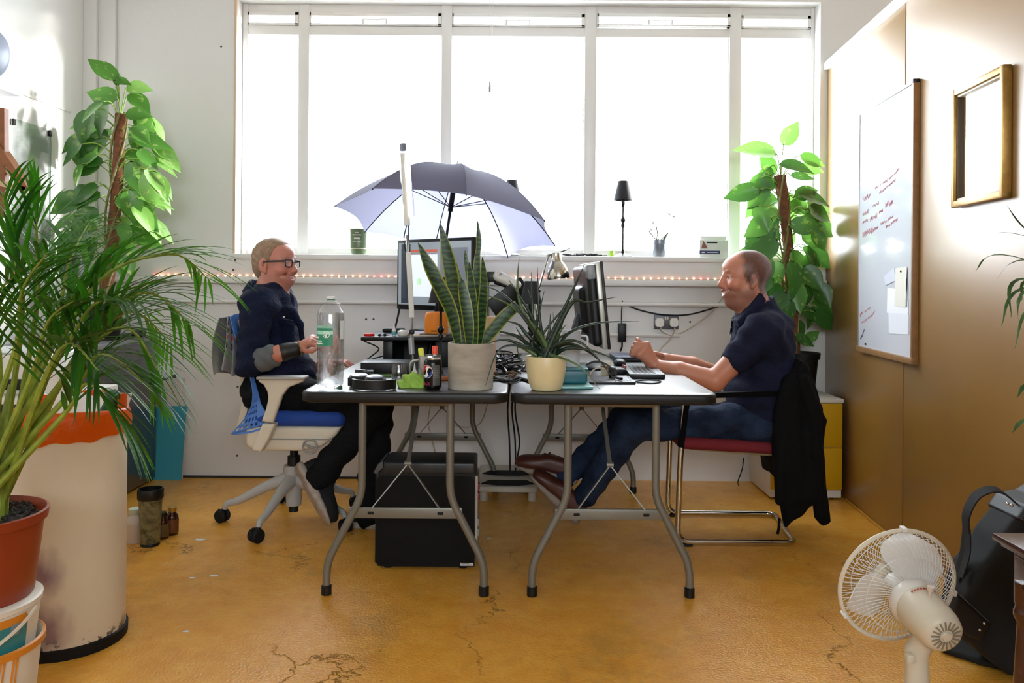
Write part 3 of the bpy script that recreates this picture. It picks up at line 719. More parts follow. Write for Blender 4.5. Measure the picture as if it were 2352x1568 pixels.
M_bag = NT('orange_bag'); M_bag.set(Base_Color='#E4640E', Roughness=.28); M_bag.bump(M_bag.noise(16,4,.6), .6, .02)
tr_ = M_bag.n('ShaderNodeBsdfTranslucent'); tr_.inputs[0].default_value = C('#F07E18'); mx_ = M_bag.n('ShaderNodeMixShader'); mx_.inputs[0].default_value = .35
M_bag.l(M_bag.b.outputs[0], mx_.inputs[1]); M_bag.l(tr_.outputs[0], mx_.inputs[2]); M_bag.l(mx_.outputs[0], M_bag.out.inputs[0]); M_bag = M_bag.mat
rb = random.Random(3); ph = [rb.uniform(0,6.28) for _ in range(12)]
def bag(u, v):
    a = 2*PI*u; wv = lambda f,i: math.sin(f*a+ph[i])
    if v < .55:      # outside cuff, hem to rim
        t = v/.55; hem = .642 + .004*wv(2,0) + .004*wv(7,1) + .003*wv(15,2); z = hem + (.722 + .006*wv(2,4) - hem)*t
        r = BR + .006 + .004*math.sin(PI*t) + .003*wv(9,3)*(1-t) + .003*wv(5,6)*math.sin(PI*t)
    else:
        t = (v-.55)/.45; z = .722 + .006*wv(2,4) + .02*t - .16*max(0,t-.25); r = BR + .006 - .02*t - .006*(1+wv(7,5))*t
    return BC + Vector((r*math.cos(a), r*math.sin(a), z))
MB().grid(bag, 96, 20, closed_u=True).build('bag_cuff', M_bag, bn)
def bagin(u, v):
    a = PI*(.02+.96*u); r = (BR-.012) - .01*math.sin(9*a); return BC + Vector((r*math.cos(a), r*math.sin(a), .66 + .09*v + .012*math.sin(5*a)*v))
MB().thick(bagin, 30, 8, .002).build('bag_back', M_bag, bn)
pp = thing('crumpled_paper', 'white sheet of paper sticking out of the orange-lined bin', 'paper', BC+V(0.02,.02,.66))
MB().thick(lambda u,v: BC+V(-.10+.25*u, .05+.02*math.sin(u*6)+.06*v, .655+.095*v+.008*math.sin(u*9)), 14, 6, .001).build('sheet', mat('paper_white','#E9E9E6',.7), pp)
gb = thing('green_packet', 'crushed clear and green packet poking out of the bin', 'packet', BC+V(.1,.02,.66))
S_ = SDF(.005); S_.cap(BC+V(.115,.0,.64), BC+V(.125,.03,.755), .03, .022); S_.build('packet', mat('dark_green_film','#1E5A34',.2), gb, warp=lambda x,y,z: .006*np.sin(x*140+z*60)*np.sin(y*120))

# ------------------------------------------------------------------ grey cabinet, blue board, things by the left wall
GX1 = -2.03
gc = thing('metal_cabinet', 'dark grey metal cabinet against the left wall behind the bin', 'cabinet', (-2.25, 4.1, 0))
M_gm = mat('cabinet_grey_metal', '#55565A', .22, .55, bump=(6,.1,.004))
MB().span((XL+.005, 3.62, .012), (GX1, 4.535, .80), .008).build('body', M_gm, gc)
MB().span((XL+.004, 3.60, .78), (GX1+.006, 4.54, .81), .006).build('top', mat('cabinet_top_grey','#7A7B7E',.35,.3), gc)
MB().span((GX1-.03, 3.603, .03), (GX1+.004, 3.622, .78), .003).build('edge_strip', M_steel, gc)
for z0, z1 in ((.03,.27),(.28,.52),(.53,.77)):
    d = MB().span((XL+.02, 3.602, z0), (GX1-.035, 3.62, z1), .003).build('drawer', M_gm, gc)
    MB().box(((XL+GX1)/2, 3.597, z1-.05), (.14,.014,.018), bevel=.003).build('handle', M_steel, d)
for x in (XL+.06, GX1-.05):
    for y in (3.68, 4.47): MB().lathe([(.015,0),(.015,.014)], (x,y,0), 8, cap=True).build('foot', M_blackm, gc)
bd = thing('leaning_board', 'turquoise and white board leaning on the wall beside the metal cabinet', 'board', fl(400,1104))
q0, q1 = at(366,1104,4.53), at(417,1104,4.53); qt = at(430,932,4.572)
M_turq = mat('turquoise_board', '#3F9DB4', .4)
a, b, c, d = at(352,1106,4.53), at(416,1105,4.53), at(430,932,4.567), at(352,932,4.567)
def quadslab(A,B,Cc,D,t): 
    m = MB(); n = (B-A).cross(D-A).normalized()*t
    return m.add([A,B,Cc,D,A+n,B+n,Cc+n,D+n],[(0,1,2,3),(7,6,5,4),(0,4,5,1),(1,5,6,2),(2,6,7,3),(3,7,4,0)])
quadslab(a,b,c,d,.005).build('board', M_turq, bd, smooth=0, fix=True)
wb2 = thing('white_board_offcut', 'off-white board standing behind the turquoise board', 'board', at(395,930,4.578))
quadslab(at(352,1100,4.56),at(420,1100,4.56),at(425,868,4.585),at(352,868,4.585),.005).build('board', mat('offwhite_board','#CFC8C0',.5), wb2, smooth=0, fix=True)
MB().tube([at(362,873,4.3), at(385,869,4.3), at(404,863,4.3)], [.006,.007,.010], 8, flat=.5).build('lever_handle', mat('dark_handle','#4A4642',.5), gc)
# ------------------------------------------------------------------ people
def skin_mat(name, rough=.45):
    t = NT(name); a = t.n('ShaderNodeVertexColor', layer_name='tone')
    t.set(Base_Color=t.mix(.12, a.outputs[0], t.mix(t.ramp(t.noise(60,4), [(.35,0.0),(.65,1.0)]), a.outputs[0], C('#C07060')))); t.set(Roughness=rough)
    t.b.inputs['Subsurface Weight'].default_value = .12; t.b.inputs['Subsurface Radius'].default_value = (1,.35,.2); t.b.inputs['Subsurface Scale'].default_value = .006
    t.bump(t.noise(180,3), .08, .002); return t.mat
M_skin = skin_mat('skin')
def cloth_mat(name, c1, c2, fold=14, strength=.55, rough=.85, weave=500):
    t = NT(name); t.set(Base_Color=t.mix(t.ramp(t.noise(9,5,.6), [(.35,0.0),(.7,1.0)]), c1, c2), Roughness=rough); t.b.inputs['Specular IOR Level'].default_value = .2
    h = t.math('ADD', t.noise(fold,4,.6,t.map((1,1,1.6)),.6), t.math('MULTIPLY', t.noise(weave,2), .08)); t.bump(h, strength, .02); return t.mat
def head_sdf(M, sc=1.0, ch=0.0, throat=True, neck=.058, fore=.006):
    S = SDF(.004); e, c = S.ell, S.cap
    e((-.012,0,.035),(.100,.077,.083),k=.01)
    e((.035,0,-.03),(.060,.061,.083),k=.03)
    e((.032,0,.045),(.056+fore,.058,.042),k=.02)
    e((.028,0,-.08+ch*.6),(.057,.049,.042),k=.03); e((.068,0,-.106+ch),(.021,.023,.020),k=.022)
    e((.068,0,-.068),(.033,.036,.030),k=.02)
    for s in (-1,1):
        e((.0,s*.052,-.062),(.026,.012,.030),k=.03)
        e((.058,s*.040,-.034),(.026,.022,.022),k=.018)
        e((.050,s*.046,.012),(.02,.014,.02),k=.02)
        e((.093,s*.032,-.001),(.014,.016,.010),k=.012,sub=True)
        e((.0735,s*.031,-.003),(.0125,.0125,.0125),k=.001,col=2)
        e((.0795,s*.032,-.003),(.0075,.0068,.0068),k=.001,col=3)
        c((.085,s*.018,.007),(.073,s*.045,.005),.0065,.006,k=.005)       # upper lid
        c((.081,s*.020,-.0115),(.072,s*.043,-.0105),.0065,.006,k=.006)       # lower lid pushed up by the smile
        c((.0905,s*.013,.0225),(.0845,s*.032,.0255),.0044,.0044,k=.008,col=6); c((.0845,s*.032,.0255),(.071,s*.050,.0180),.0044,.0036,k=.008,col=6) # brow
        c((.078,s*.028,-.05),(.066,s*.042,-.072),.007,.006,k=.012)        # cheek fold
        R = Matrix.Rotation(s*-.25,3,'Z')@Matrix.Rotation(.18,3,'Y')
        e((-.010,s*.079,-.008),(.021,.0095,.034),R,k=.006); e((-.004,s*.089,-.004),(.0095,.006,.018),R,k=.005,sub=True,col=8); c((.004,s*.079,-.012),(.006,s*.076,-.022),.005,.005,k=.006)  # ear hollow gets a darker tone, its shade put into the colour
        e((-.002,s*.076,-.038),(.009,.0075,.011),k=.008)
        e((.101,s*.012,-.040),(.011,.008,.008),k=.008)
    c((.093,0,.008),(.110,0,-.032),.0085,.0112,k=.014)
    e((.110,0,-.033),(.0115,.011,.0105),k=.008)
    for s in (-1,1):
        c((.102,0,-.0700),(.080,s*.034,-.054),.0105,.0060,k=.003,sub=True,col=8)
        c((.0935,0,-.0650),(.0800,s*.021,-.0590),.0072,.0045,k=.001,col=4)
        c((.1035,0,-.0585),(.083,s*.036,-.0485),.0050,.0036,k=.004,col=1)
        c((.0945,0,-.0835),(.081,s*.034,-.0610),.0064,.0036,k=.005,col=1)
        e((.060,s*.044,-.030),(.027,.020,.021),k=.012)
        c((.096,s*.021,-.040),(.074,s*.0485,-.060),.003,.003,k=.008,sub=True)
        e((.1015,s*.0125,-.0405),(.011,.0085,.0085),k=.004)
    c((-.026,0,-.05),(-.050,0,-.155),neck,neck+.005,k=.03)
    if throat: e((.010,0,-.116),(.055,.046,.030),k=.03)
    if sc != 1.0:
        for i,p in enumerate(S.p):
            p = list(p); p[1] = p[1]*sc
            if p[0]=='c': p[2] = p[2]*sc; p[3] = tuple(r*sc for r in p[3])
            else: p[2] = p[2]*sc
            S.p[i] = tuple(p)
    return S.xf(M)
HEX = lambda h: np.array(C(h))
def tones(skin, hl, M, sc, stub, hairc, hairmix, nx, nz):
    Mi = np.array(M.inverted()); 
    def fn(vs, ci):
        L = (vs@Mi[:3,:3].T + Mi[:3,3])/sc; x,y,z = L[:,0],L[:,1],L[:,2]
        base = np.tile(HEX(skin),(len(vs),1)); inh = (z>-.2)&(np.abs(y)<.1)&(np.abs(x)<.14)
        red = np.exp(-(((x-.075)/.03)**2+((z+.03)/.03)**2))*inh; base = base*(1-.25*red[:,None])+HEX('#C8705E')*.25*red[:,None]
        sb = np.clip((-.042-z)/.02,0,1)*np.clip((z+.150)/.02,0,1)*np.clip((x+.03)/.02,0,1)*inh*stub; base = base*(1-sb[:,None])+HEX('#5A4238')*sb[:,None]
        h = np.interp(x,nx,nz); hm = np.clip((z-h+.006*np.sin(x*300+z*170))/.030,0,1)*inh*hairmix; hm = hm*(ci!=8)*np.clip((.046-x+.004*np.sin(z*160))/.026,0,1); base = base*(1-hm[:,None])+HEX(hairc)*hm[:,None]
        for i,c in ((1,'#B0655C'),(2,'#B8AEA6'),(3,'#2A2320'),(4,'#E6DDD0'),(6,hairc),(7,'#E0A898'),(8,'#9A5A4A')):
            m = ci==i
            if i==6: base[m] = base[m]*.5+HEX(c)*.5
            else: base[m] = HEX(c)
        base[:,3] = 1; return base
    return fn
def finger(S, pts, r=.0088, col=0):
    S.chain(pts, [r*1.08]+[r]*(len(pts)-2)+[r*.85], .004, col)
def shoe(parent, M, upper, sole, lace, hi=False):
    """lace-up shoe; local x = toe direction, z = up, sole on z=0, ankle above x=-.02"""
    R = np.array(M.to_3x3()); t = np.array(M.translation); post = lambda v: v@R.T+t
    S = SDF(.005); S.poly([(-.105,.02),(.175,.02),(.180,.045),(.12,.075),(.05,.10),(.03,.125 if hi else .105),(-.075,.125 if hi else .1),(-.105,.09),(-.108,.05)], -.046, .046, .03, ax=1)
    S.ell((.11,0,.045),(.075,.046,.035),k=.02); S.ell((-.03,0,.13),(.042,.034,.04),k=.01,sub=True)
    o = S.build('shoe', upper, parent, post=post)
    S = SDF(.005); S.box((-.03,0,.014),(.085,.042,.014),rnd=.012); S.ell((.105,0,.014),(.085,.049,.0145),k=.02); S.box((.04,0,.014),(.08,.04,.013),rnd=.01,k=.02); S.ell((-.09,0,.014),(.03,.04,.0145),k=.02)
    s = S.build('sole', sole, o, post=post)
    if lace:
        l = MB(); 
        for i in range(4):
            x = .10-.02*i; z = .074+.012*i; l.tube(spline([(x,-.03,z-.012),(x-.004,-.012,z),(x-.008,.012,z),(x,.03,z-.012)],3), .003, 6)
        l.tube(spline([(.05,0,.100),(.06,-.02,.098),(.07,-.04,.07)],4), .0028, 6).tube(spline([(.05,0,.100),(.065,.02,.098),(.06,.043,.07)],4), .0028, 6)
        l.v = [M@v for v in l.v]; l.build('laces', lace, o)['kind'] = 'stuff'
    return o

# ---------- man on the left, facing right, in a dark denim shirt
LY = 3.77
A = lambda x,y,Y=LY: at(x,y,Y)
pl_ = thing('person', 'man in dark denim shirt and black-framed glasses seated on the office chair, smiling', 'person', A(640,960)*1.0 + V(0,0,-.0))
pl_.location.z = 0; ORIG[pl_.name] = Vector(pl_.location)
yw_ = math.radians(20); f_ = Vector((math.cos(yw_), -math.sin(yw_), .02)).normalized(); l_ = Vector((0,0,1)).cross(f_).normalized(); u_ = f_.cross(l_)
HL = Matrix.Translation(Vector((-1.137, LY, 1.205))) @ Matrix((f_, l_, u_)).transposed().to_4x4()
S = head_sdf(HL, .985, .018, False, .052); neckb = HL @ V(-.045,0,-.15)
torsoL = [(A(625,690),(.105,.165,.085)),(A(617,735),(.125,.180,.13)),(A(632,800),(.130,.172,.13)),(A(655,850),(.14,.17,.11)),(A(635,898),(.15,.18,.10))]
def torso(S, T, d, k=.05):
    for c, r in T: S.ell(c, tuple(x-d for x in r), k=k)
torso(S, torsoL, .014)
S.cap(neckb, A(622,690), .055, .06, k=.03)
nearA = [A(592,700,3.585), A(573,838,3.50), A(640,812,3.475), A(684,801,3.50)]; farA = [A(606,696,3.955), A(620,842,4.02), A(700,850,4.0), A(742,838,3.96)]
for P_ in (nearA, farA):
    S.cap(P_[0],P_[1],.050,.042,k=.03); S.cap(P_[1],P_[2],.043,.036,k=.01); S.cap(P_[2],P_[3],.036,.026,k=.01)
# near (right) hand, relaxed, back of the hand up
def hand(S, w, kn, fn, th, r=.0088):
    for k_ in kn: S.cap(w, k_, .021, .0125, k=.010)
    S.cap(kn[0], kn[-1], .0125, .0115, k=.01)
    for k_, f in zip(kn, fn): finger(S, [k_]+f, r)
    finger(S, [w.lerp(th[0],.35)]+th, r*1.12)
kn = [A(718,775,3.545), A(718,778,3.527), A(716,783,3.509), A(712,789,3.494)]
fn = [[A(738,776,3.55),A(752,786,3.55),A(757,796,3.55)],[A(740,781,3.53),A(755,793,3.53),A(757,805,3.53)],[A(737,787,3.508),A(751,799,3.508),A(752,809,3.508)],[A(728,794,3.49),A(741,803,3.49),A(744,811,3.49)]]
hand(S, A(690,797,3.515), kn, fn, [A(703,806,3.475),A(717,806,3.468),A(729,799,3.47)])
w = A(748,836,3.95); kn = [w+V(.07,.03,.012), w+V(.075,.01,.014), w+V(.073,-.01,.012), w+V(.066,-.028,.008)]
fn = [[k_+V(.03,0,-.002),k_+V(.055,0,-.018)] for k_ in kn]; hand(S, w, kn, fn, [w+V(.03,-.035,0),w+V(.06,-.05,-.005)])
legN = [A(650,905,3.67), A(866,930,3.60), A(738,1090,3.58)]; legF = [A(650,905,3.87), A(872,925,3.80), A(852,1178,3.70)]
for P_ in (legN, legF):
    S.cap(P_[0],P_[1],.072,.048,k=.03); S.cap(P_[1],P_[2],.048,.034,k=.01)
ftN = A(728,1105,3.585); S.cap(legN[2], ftN, .034, .028); S.cap(legF[2], legF[2]+V(.05,-.01,-.05), .034, .03)
hx = [-.14,-.05,-.035,-.02,.012,.026,.045,.065,.085,.12]; hz = [-.075,-.070,-.045,-.012,-.012,.03,.075,.088,.10,.2]
bodyL = S.build('body', M_skin, pl_, colfn=tones('#BC7C68', None, HL, .985, .18, '#8A6A50', .0, hx, hz))
R_ = np.array(HL.to_3x3())*.985; t_ = np.array(HL.translation)
S = SDF(.0035); S.ell((-.014,0,.037),(.1045,.0815,.0865)); S.ell((-.05,0,-.02),(.062,.066,.06),k=.03)
S.build('hair', mat('sandy_hair','#8A6F57',.6,bump=(160,.35,.004),var=(60,.25)), pl_, post=lambda v: v@R_.T+t_,
    warp=lambda x,y,z: .0009*np.sin(x*260+y*180)*np.sin(y*230+z*120)+.001*np.sin(z*190+x*90),
    clip=lambda x,y,z: (np.interp(x,hx,hz)-z)*.8 + y*0)
# glasses
M_gl = mat('glasses_black', '#16171B', .3); g = MB()
def gp(x,y,z): return HL @ (V(x,y,z)*.985)
rim = []
for s in (-1,1):
    o = [gp(.104-.35*abs(s*.033+px_*.022 -0)*.35, s*.033+px_*.022, -.002+pz_*.0155) for px_,pz_ in ((-1,.8),(-.8,1),(.8,1),(1,.8),(.95,-.5),(.65,-1),(-.65,-1),(-.95,-.5))]
    rim.append(MB().tube(spline(o,3,True)+[o[0]], .0024, 6))
gl_ = thing; go = MB().tube([gp(.106,-.011,.004),gp(.108,0,.007),gp(.106,.011,.004)], .0022, 6).build('glasses', M_gl, pl_)
for s, r in zip((-1,1), rim):
    fo = r.build('lens_rim', M_gl, go)
    MB().strip([gp(.096,s*.056,.009), gp(.05,s*.076,.008), gp(.0,s*.083,.006), gp(-.02,s*.082,-.012)], [.008,.008,.006,.004], .003, u_).build('temple', M_gl, go)
    MB().grid(lambda u,v: gp(.099, s*.033+(u-.5)*.042, -.002+(v-.5)*.029), 2, 2).build('lens', M_glass, go, smooth=0)
# denim shirt
M_den = cloth_mat('dark_denim', '#0E1428', '#1A2340', 20, .8)
S = SDF(.006); torso(S, torsoL[:-1], 0); S.cap(A(622,684), A(622,705), .075, .10, k=.05)
for P_ in (nearA, farA):
    S.ell(P_[0], (.075,.07,.075), k=.05); S.cap(P_[0],P_[1],.072,.060,k=.04); e_ = P_[1].lerp(P_[2],.42); S.cap(P_[1],e_,.055,.047,k=.012)
S.cap(A(664,668,3.735), A(682,716,3.73), .026, .006, k=.006, sub=True)
fold = lambda x,y,z: .0045*np.sin(x*55+z*38+np.sin(y*20)*1.5)+.0035*np.sin(z*75-x*40+y*26)
shl = S.build('shirt', M_den, pl_, warp=fold)
for P_ in (nearA, farA):
    a_, b_ = P_[1].lerp(P_[2],.44), P_[1].lerp(P_[2],.74)
    S = SDF(.0035); S.cap(a_, b_, .0535, .0515, k=.01); S.cap(a_.lerp(b_,.7), b_.lerp(a_,-1.6), .042,.036, k=.002, sub=True); S.build('rolled_cuff', mat('denim_inside','#5C6163',.9,bump=(200,.2,.002)), shl, warp=lambda x,y,z: .002*np.sin(x*90+z*120))
def collar(parent, mt, c, f, rx, ry, zb, zf, drop, gap, out=.03, th=.004):
    f = Vector(f).normalized(); l = Vector((0,0,1)).cross(f)
    def fn(u, v):
        a = PI + (u-.5)*2*(PI-gap); ca, sa = math.cos(a), math.sin(a); z = zb*(1-ca)/2 + zf*(1+ca)/2
        top = Vector(c) + f*ca*rx + l*sa*ry + V(0,0,z)
        t = (1+ca)/2
        if v < .35: return top + V(0,0,-.018)*(1-v/.35) - (f*ca+l*sa)*0.002
        q = (v-.35)/.65; return top + (f*ca*(1-.75*t)+l*sa)*out*q + V(0,0,-drop*q*(1+.45*t))
    return MB().thick(fn, 40, 9, th).build('collar', mt, parent)
collar(shl, M_den, A(618,664), (1,-.25,0), .088, .080, .046, -.030, .050, .42, .034)
S = SDF(.004); fpz = lambda l: [(A(x,y,3.65).x, A(x,y,3.65).z) for x,y in l]
S.p = []
S = SDF(.004); S.cap(A(668,700,3.755), A(690,745,3.74), .014, .012); S.cap(A(690,745,3.74), A(697,800,3.74), .012, .012); S.build('placket', M_den, shl)
def chest(px, py, d=.0): return A(px, py, 3.63-d)
S = SDF(.004); S.box(chest(655,738), (.048,.006,.012), R=Matrix.Rotation(.12,3,'Y')@Matrix.Rotation(-.55,3,'Z'), rnd=.004); S.box(chest(658,772), (.046,.005,.055), R=Matrix.Rotation(-.55,3,'Z'), rnd=.004,k=.01); S.build('pocket', M_den, shl)
MB().ball(chest(652,728,.012), .0045, 6).build('snap_button', mat('snap_white','#D8D8D8',.25), shl)
# black jeans, sneakers
M_blk = cloth_mat('black_jeans', '#0B0C0E', '#121317', 18, .7)
S = SDF(.007); S.ell(A(640,905),(.155,.185,.098),k=.03); S.ell(A(634,896),(.158,.188,.108),k=.03); S.ell(A(652,875),(.145,.172,.07),k=.04)
for P_, fl_ in ((legN,.062),(legF,.072)):
    S.cap(P_[0],P_[1],.088,.064,k=.05); S.cap(P_[1],P_[2],.064,fl_,k=.02); S.ell(P_[1],(.066,.066,.066),k=.02)
S.build('jeans', M_blk, pl_, warp=fold)
MB().strip([A(760,935,3.575),A(768,955,3.572),A(775,972,3.574)], .012, .004, (1,0,.3)).build('belt_strap', M_blackm, pl_)
M_can = mat('black_canvas','#101012',.9,bump=(400,.2,.002)); M_rub = mat('sneaker_rubber','#A0958A',.6,var=(40,.2)); M_lace = mat('grey_lace','#8E8B86',.8)
d_ = (A(742,1160,3.56)-A(698,1075,3.60)).normalized(); up_ = (A(760,1075,3.57)-A(715,1115,3.58)).normalized()
up_ = Vector((.80,.50,.25)); up_ = (up_ - d_*up_.dot(d_)).normalized(); Mf = frame(d_, up_.cross(d_), A(706,1122,3.575))
shoe(pl_, Mf, M_can, M_rub, M_lace, True)
fp = fl(852,1213); shoe(pl_, frame((1,-.12,0),(.12,1,0),(A(866,1200,3.7).x, 3.69, 0)), M_can, M_rub, M_lace, True)
# wrist wear
wd = (nearA[3]-nearA[2]).normalized()
S = SDF(.0035); b0, b1 = nearA[2].lerp(nearA[3],.28), nearA[2].lerp(nearA[3],.86); S.cap(b0,b1,.040,.034); S.cap(b0-wd*.06,b1+wd*.06,.031,.024,sub=True,k=.002)
S.build('leather_cuff', mat('black_leather','#141312',.45,bump=(80,.3,.003)), pl_)
br = MB(); c0 = A(688,799,3.51); n1 = wd.orthogonal().normalized(); n2 = wd.cross(n1)
for k in range(20):
    a = 2*PI*k/20; br.ball(c0 + (n1*math.cos(a)+n2*math.sin(a))*.030, .0048, 5)
bo = br.build('bead_bracelet', mat('wood_beads','#8A6A3C',.5), pl_); bo['kind'] = 'stuff'

# ---------- man on the right, facing left, in a navy polo shirt
RY = 3.64
B_ = lambda x,y,Y=RY: at(x,y,Y)
pr_ = thing('person', 'balding man in navy polo shirt and blue jeans seated on the red chair, gesturing', 'person', (1.05, 3.66, 0))
yw_ = math.radians(4); f_ = Vector((-math.cos(yw_), -math.sin(yw_), .0)).normalized(); l_ = Vector((0,0,1)).cross(f_).normalized(); u_ = f_.cross(l_)
ear = B_(1727,647,RY-.08); sR = 1.05
HR = Matrix.Translation(Vector((ear.x-.006, RY, at(1670,637,RY).z+.002))) @ Matrix((f_, l_, u_)).transposed().to_4x4()
S = head_sdf(HR, sR, fore=.011); S.ell(HR @ (V(.02,0,-.105)*sR), (.05,.045,.035), k=.03)
torsoR = [(B_(1748,745),(.115,.170,.085)),(B_(1752,790),(.130,.185,.13)),(B_(1752,850),(.140,.185,.13)),(B_(1742,905),(.150,.185,.12)),(B_(1750,960),(.155,.185,.10))]
torso(S, torsoR, .014); S.cap(HR@V(-.045,0,-.15), B_(1742,735), .058, .07, k=.04)
nA = [B_(1752,762,3.46), B_(1642,874,3.42), B_(1560,852,3.47), B_(1503,840,3.53)]; fA = [B_(1748,756,3.83), B_(1670,870,3.92), B_(1590,838,3.90), B_(1530,824,3.86)]
for P_ in (nA, fA):
    S.cap(P_[0],P_[1],.054,.045,k=.03); S.cap(P_[1],P_[2],.046,.040,k=.01); S.cap(P_[2],P_[3],.040,.0275,k=.012)
# raised left hand: loose fist, thumb up
H = lambda x,y,Y: at(x,y,Y)
K_ = [H(1486,791,3.525), H(1483,798,3.515), H(1476,807,3.508), H(1468,815,3.505)]; L_ = [H(1459,789,3.525), H(1454,797,3.520), H(1451,806,3.518), H(1450,814,3.52)]
Md = [H(1462,791,3.565), H(1457,799,3.565), H(1454,808,3.56), H(1453,816,3.555)]; Tp = [H(1478,796,3.575), H(1474,804,3.575), H(1470,812,3.57), H(1467,820,3.565)]
Wp = H(1500,836,3.53)
for k_ in K_: S.cap(Wp, k_, .026, .0135, k=.012)
S.cap(K_[0], K_[3], .014, .012, k=.01)
for a_,b_,c_,d_ in zip(K_,L_,Md,Tp): finger(S, [a_,b_,c_,d_], .0092)
S.cap(H(1497,828,3.57), H(1484,806,3.575), .017, .0135, k=.01); S.cap(H(1484,806,3.575), H(1475,792,3.565), .0125,.011,k=.006); S.cap(H(1475,792,3.565), H(1464,778,3.55), .0108,.0085,k=.005)
S.ell(H(1464,778,3.541), (.005,.003,.007), col=7, k=.001)
w = fA[3]; kn = [w+V(-.062,.03,.024), w+V(-.068,.01,.022), w+V(-.066,-.01,.016), w+V(-.06,-.026,.008)]
fn = [[k_+V(-.022,-.004,-.02), k_+V(-.006,-.01,-.036), k_+V(.012,-.006,-.03)] for k_ in kn]; hand(S, w, kn, fn, [w+V(-.03,-.03,.022),w+V(-.055,-.034,.03),w+V(-.075,-.028,.024)], .0092)
lN = [B_(1745,968,3.56), B_(1452,976,3.56), B_(1345,1138,3.70)]; lF = [B_(1742,965,3.76), B_(1442,962,3.78), B_(1296,1096,3.80)]
for P_ in (lN, lF):
    S.cap(P_[0],P_[1],.078,.052,k=.03); S.cap(P_[1],P_[2],.052,.036,k=.01)
hN0, hN1 = at(1318,1196,3.72), at(1212,1095,3.72); hF0, hF1 = at(1318,1108,3.80), at(1192,1078,3.82)
S.cap(lN[2], hN0.lerp(hN1,.25)+V(.02,0,.03), .034,.03); S.cap(lF[2], hF0.lerp(hF1,.3)+V(.02,0,.03), .034,.03)
nx = [-.15,-.06,-.04,-.02,.004,.014,.03,.045,.06,.12]; nz = [-.10,-.095,-.08,-.03,-.045,-.045,-.02,.03,.2,.2]
S.build('body', M_skin, pr_, colfn=tones('#BA7C62', None, HR, sR, .55, '#2C211C', .85, nx, nz))
M_polo = cloth_mat('navy_polo', '#131629', '#1B1F38', 14, .4, .9)
S = SDF(.006); torso(S, torsoR, 0); S.cap(B_(1738,722), B_(1748,755), .078, .12, k=.06)
for P_ in (nA, fA):
    S.ell(P_[0]+V(0,0,-.012), (.072,.062,.072), k=.08); e_ = P_[0].lerp(P_[1],.56); S.cap(P_[0],e_,.070,.067,k=.06)
    ax_ = (P_[1]-P_[0]).normalized(); S.cap(e_+ax_*.07, P_[1], .06,.06,k=.004,sub=True)
fold2 = lambda x,y,z: .0035*np.sin(x*38-z*45+np.sin(y*18)*1.5)+.003*np.sin(z*60+x*52+y*20)
shr = S.build('polo_shirt', M_polo, pr_, warp=fold2)
S = SDF(.004); S.poly([(B_(x,y,3.56).x, B_(x,y,3.56).z) for x,y in ((1746,672),(1757,690),(1714,744),(1694,752),(1689,736),(1722,702))], 3.528, 3.60, .010); S.build('collar_flap', M_polo, shr)
for _y in (735,752,768): MB().ball(B_(1683-(_y-735)*.25,_y,3.60), .004, 6).build('button', mat('button_grey','#8A8C9C',.4), shr)
collar(shr, M_polo, B_(1728,710), (-1,-.08,0), .088, .082, .062, -.045, .050, .30, .026)
M_jn = cloth_mat('blue_jeans', '#172034', '#2A3A54', 18, .7)
S = SDF(.007); S.ell(B_(1752,972),(.16,.19,.090),k=.03)
for P_ in (lN, lF):
    S.cap(P_[0],P_[1],.088,.068,k=.05); S.cap(P_[1],P_[2],.070,.056,k=.02); S.ell(P_[1],(.072,.07,.07),k=.03)
S.build('jeans', M_jn, pr_, warp=fold2)
M_brown = mat('brown_leather','#4A2216',.45,bump=(60,.2,.003)); M_sol2 = mat('shoe_sole_tan','#8C8276',.6)
for h0, h1, yy in ((hN0,hN1,3.72),(hF0,hF1,3.80)):
    d_ = (h1-h0).normalized(); n_ = Vector((0,1,0)); upv = d_.cross(n_)
    if upv.x < 0: upv = -upv
    upv = upv if upv.z > 0 else -upv
    Mf = frame(d_, upv.cross(d_), h0 + d_*.105); shoe(pr_, Mf, M_brown, M_sol2, M_brown)
# ------------------------------------------------------------------ plants
def blade_strip(mb, pts, ws, up, fold=.25, n=None):
    """leaf blade along pts: three vertices per station with a V-shaped keel"""
    N = len(pts); vs = []
    for i in range(N):
        T = (pts[min(i+1,N-1)]-pts[max(i-1,0)]).normalized(); s = T.cross(up)
        s = s.normalized() if s.length > 1e-5 else T.orthogonal().normalized(); nn = s.cross(T)
        vs += [pts[i]-s*ws[i]/2+nn*ws[i]*fold*.5, pts[i], pts[i]+s*ws[i]/2+nn*ws[i]*fold*.5]
    fs = [(3*i+k,3*i+k+1,3*i+k+4,3*i+k+3) for i in range(N-1) for k in (0,1)]
    return mb.add(vs, fs)
# ---------- areca palm in a terracotta-coloured pot on two paint buckets
PX, PY, PZ = -1.315, 1.95, .56
M_palm = leafmat('palm_leaf', ('#1C4A12','#356F1E'), .33, 9, .30, '#4C9A1C'); M_palm2 = leafmat('palm_leaf_dark', ('#15360F','#25551A'), .3, 9, .22, '#3A7A1C')
M_pstem = mat('palm_stem', '#7C8A2E', .45, var=(30,.25))
pt = thing('areca_palm', 'large areca palm with arching fronds in a terracotta-coloured pot', 'plant', (PX, PY, .36))
M_terra = mat('terracotta_plastic', '#8A3216', .4, var=(8,.08))
MB().lathe([(0,.355),(.126,.355),(.130,.36),(.150,.535),(.158,.537),(.161,.560),(.155,.562),(.150,.545),(.146,.530),(0,.53)], (PX,PY,0), 40).build('pot', M_terra, pt)
so = MB(); rs = random.Random(5)
so.lathe([(.147,.535),(.10,.541),(0,.545)], (PX,PY,0), 24)
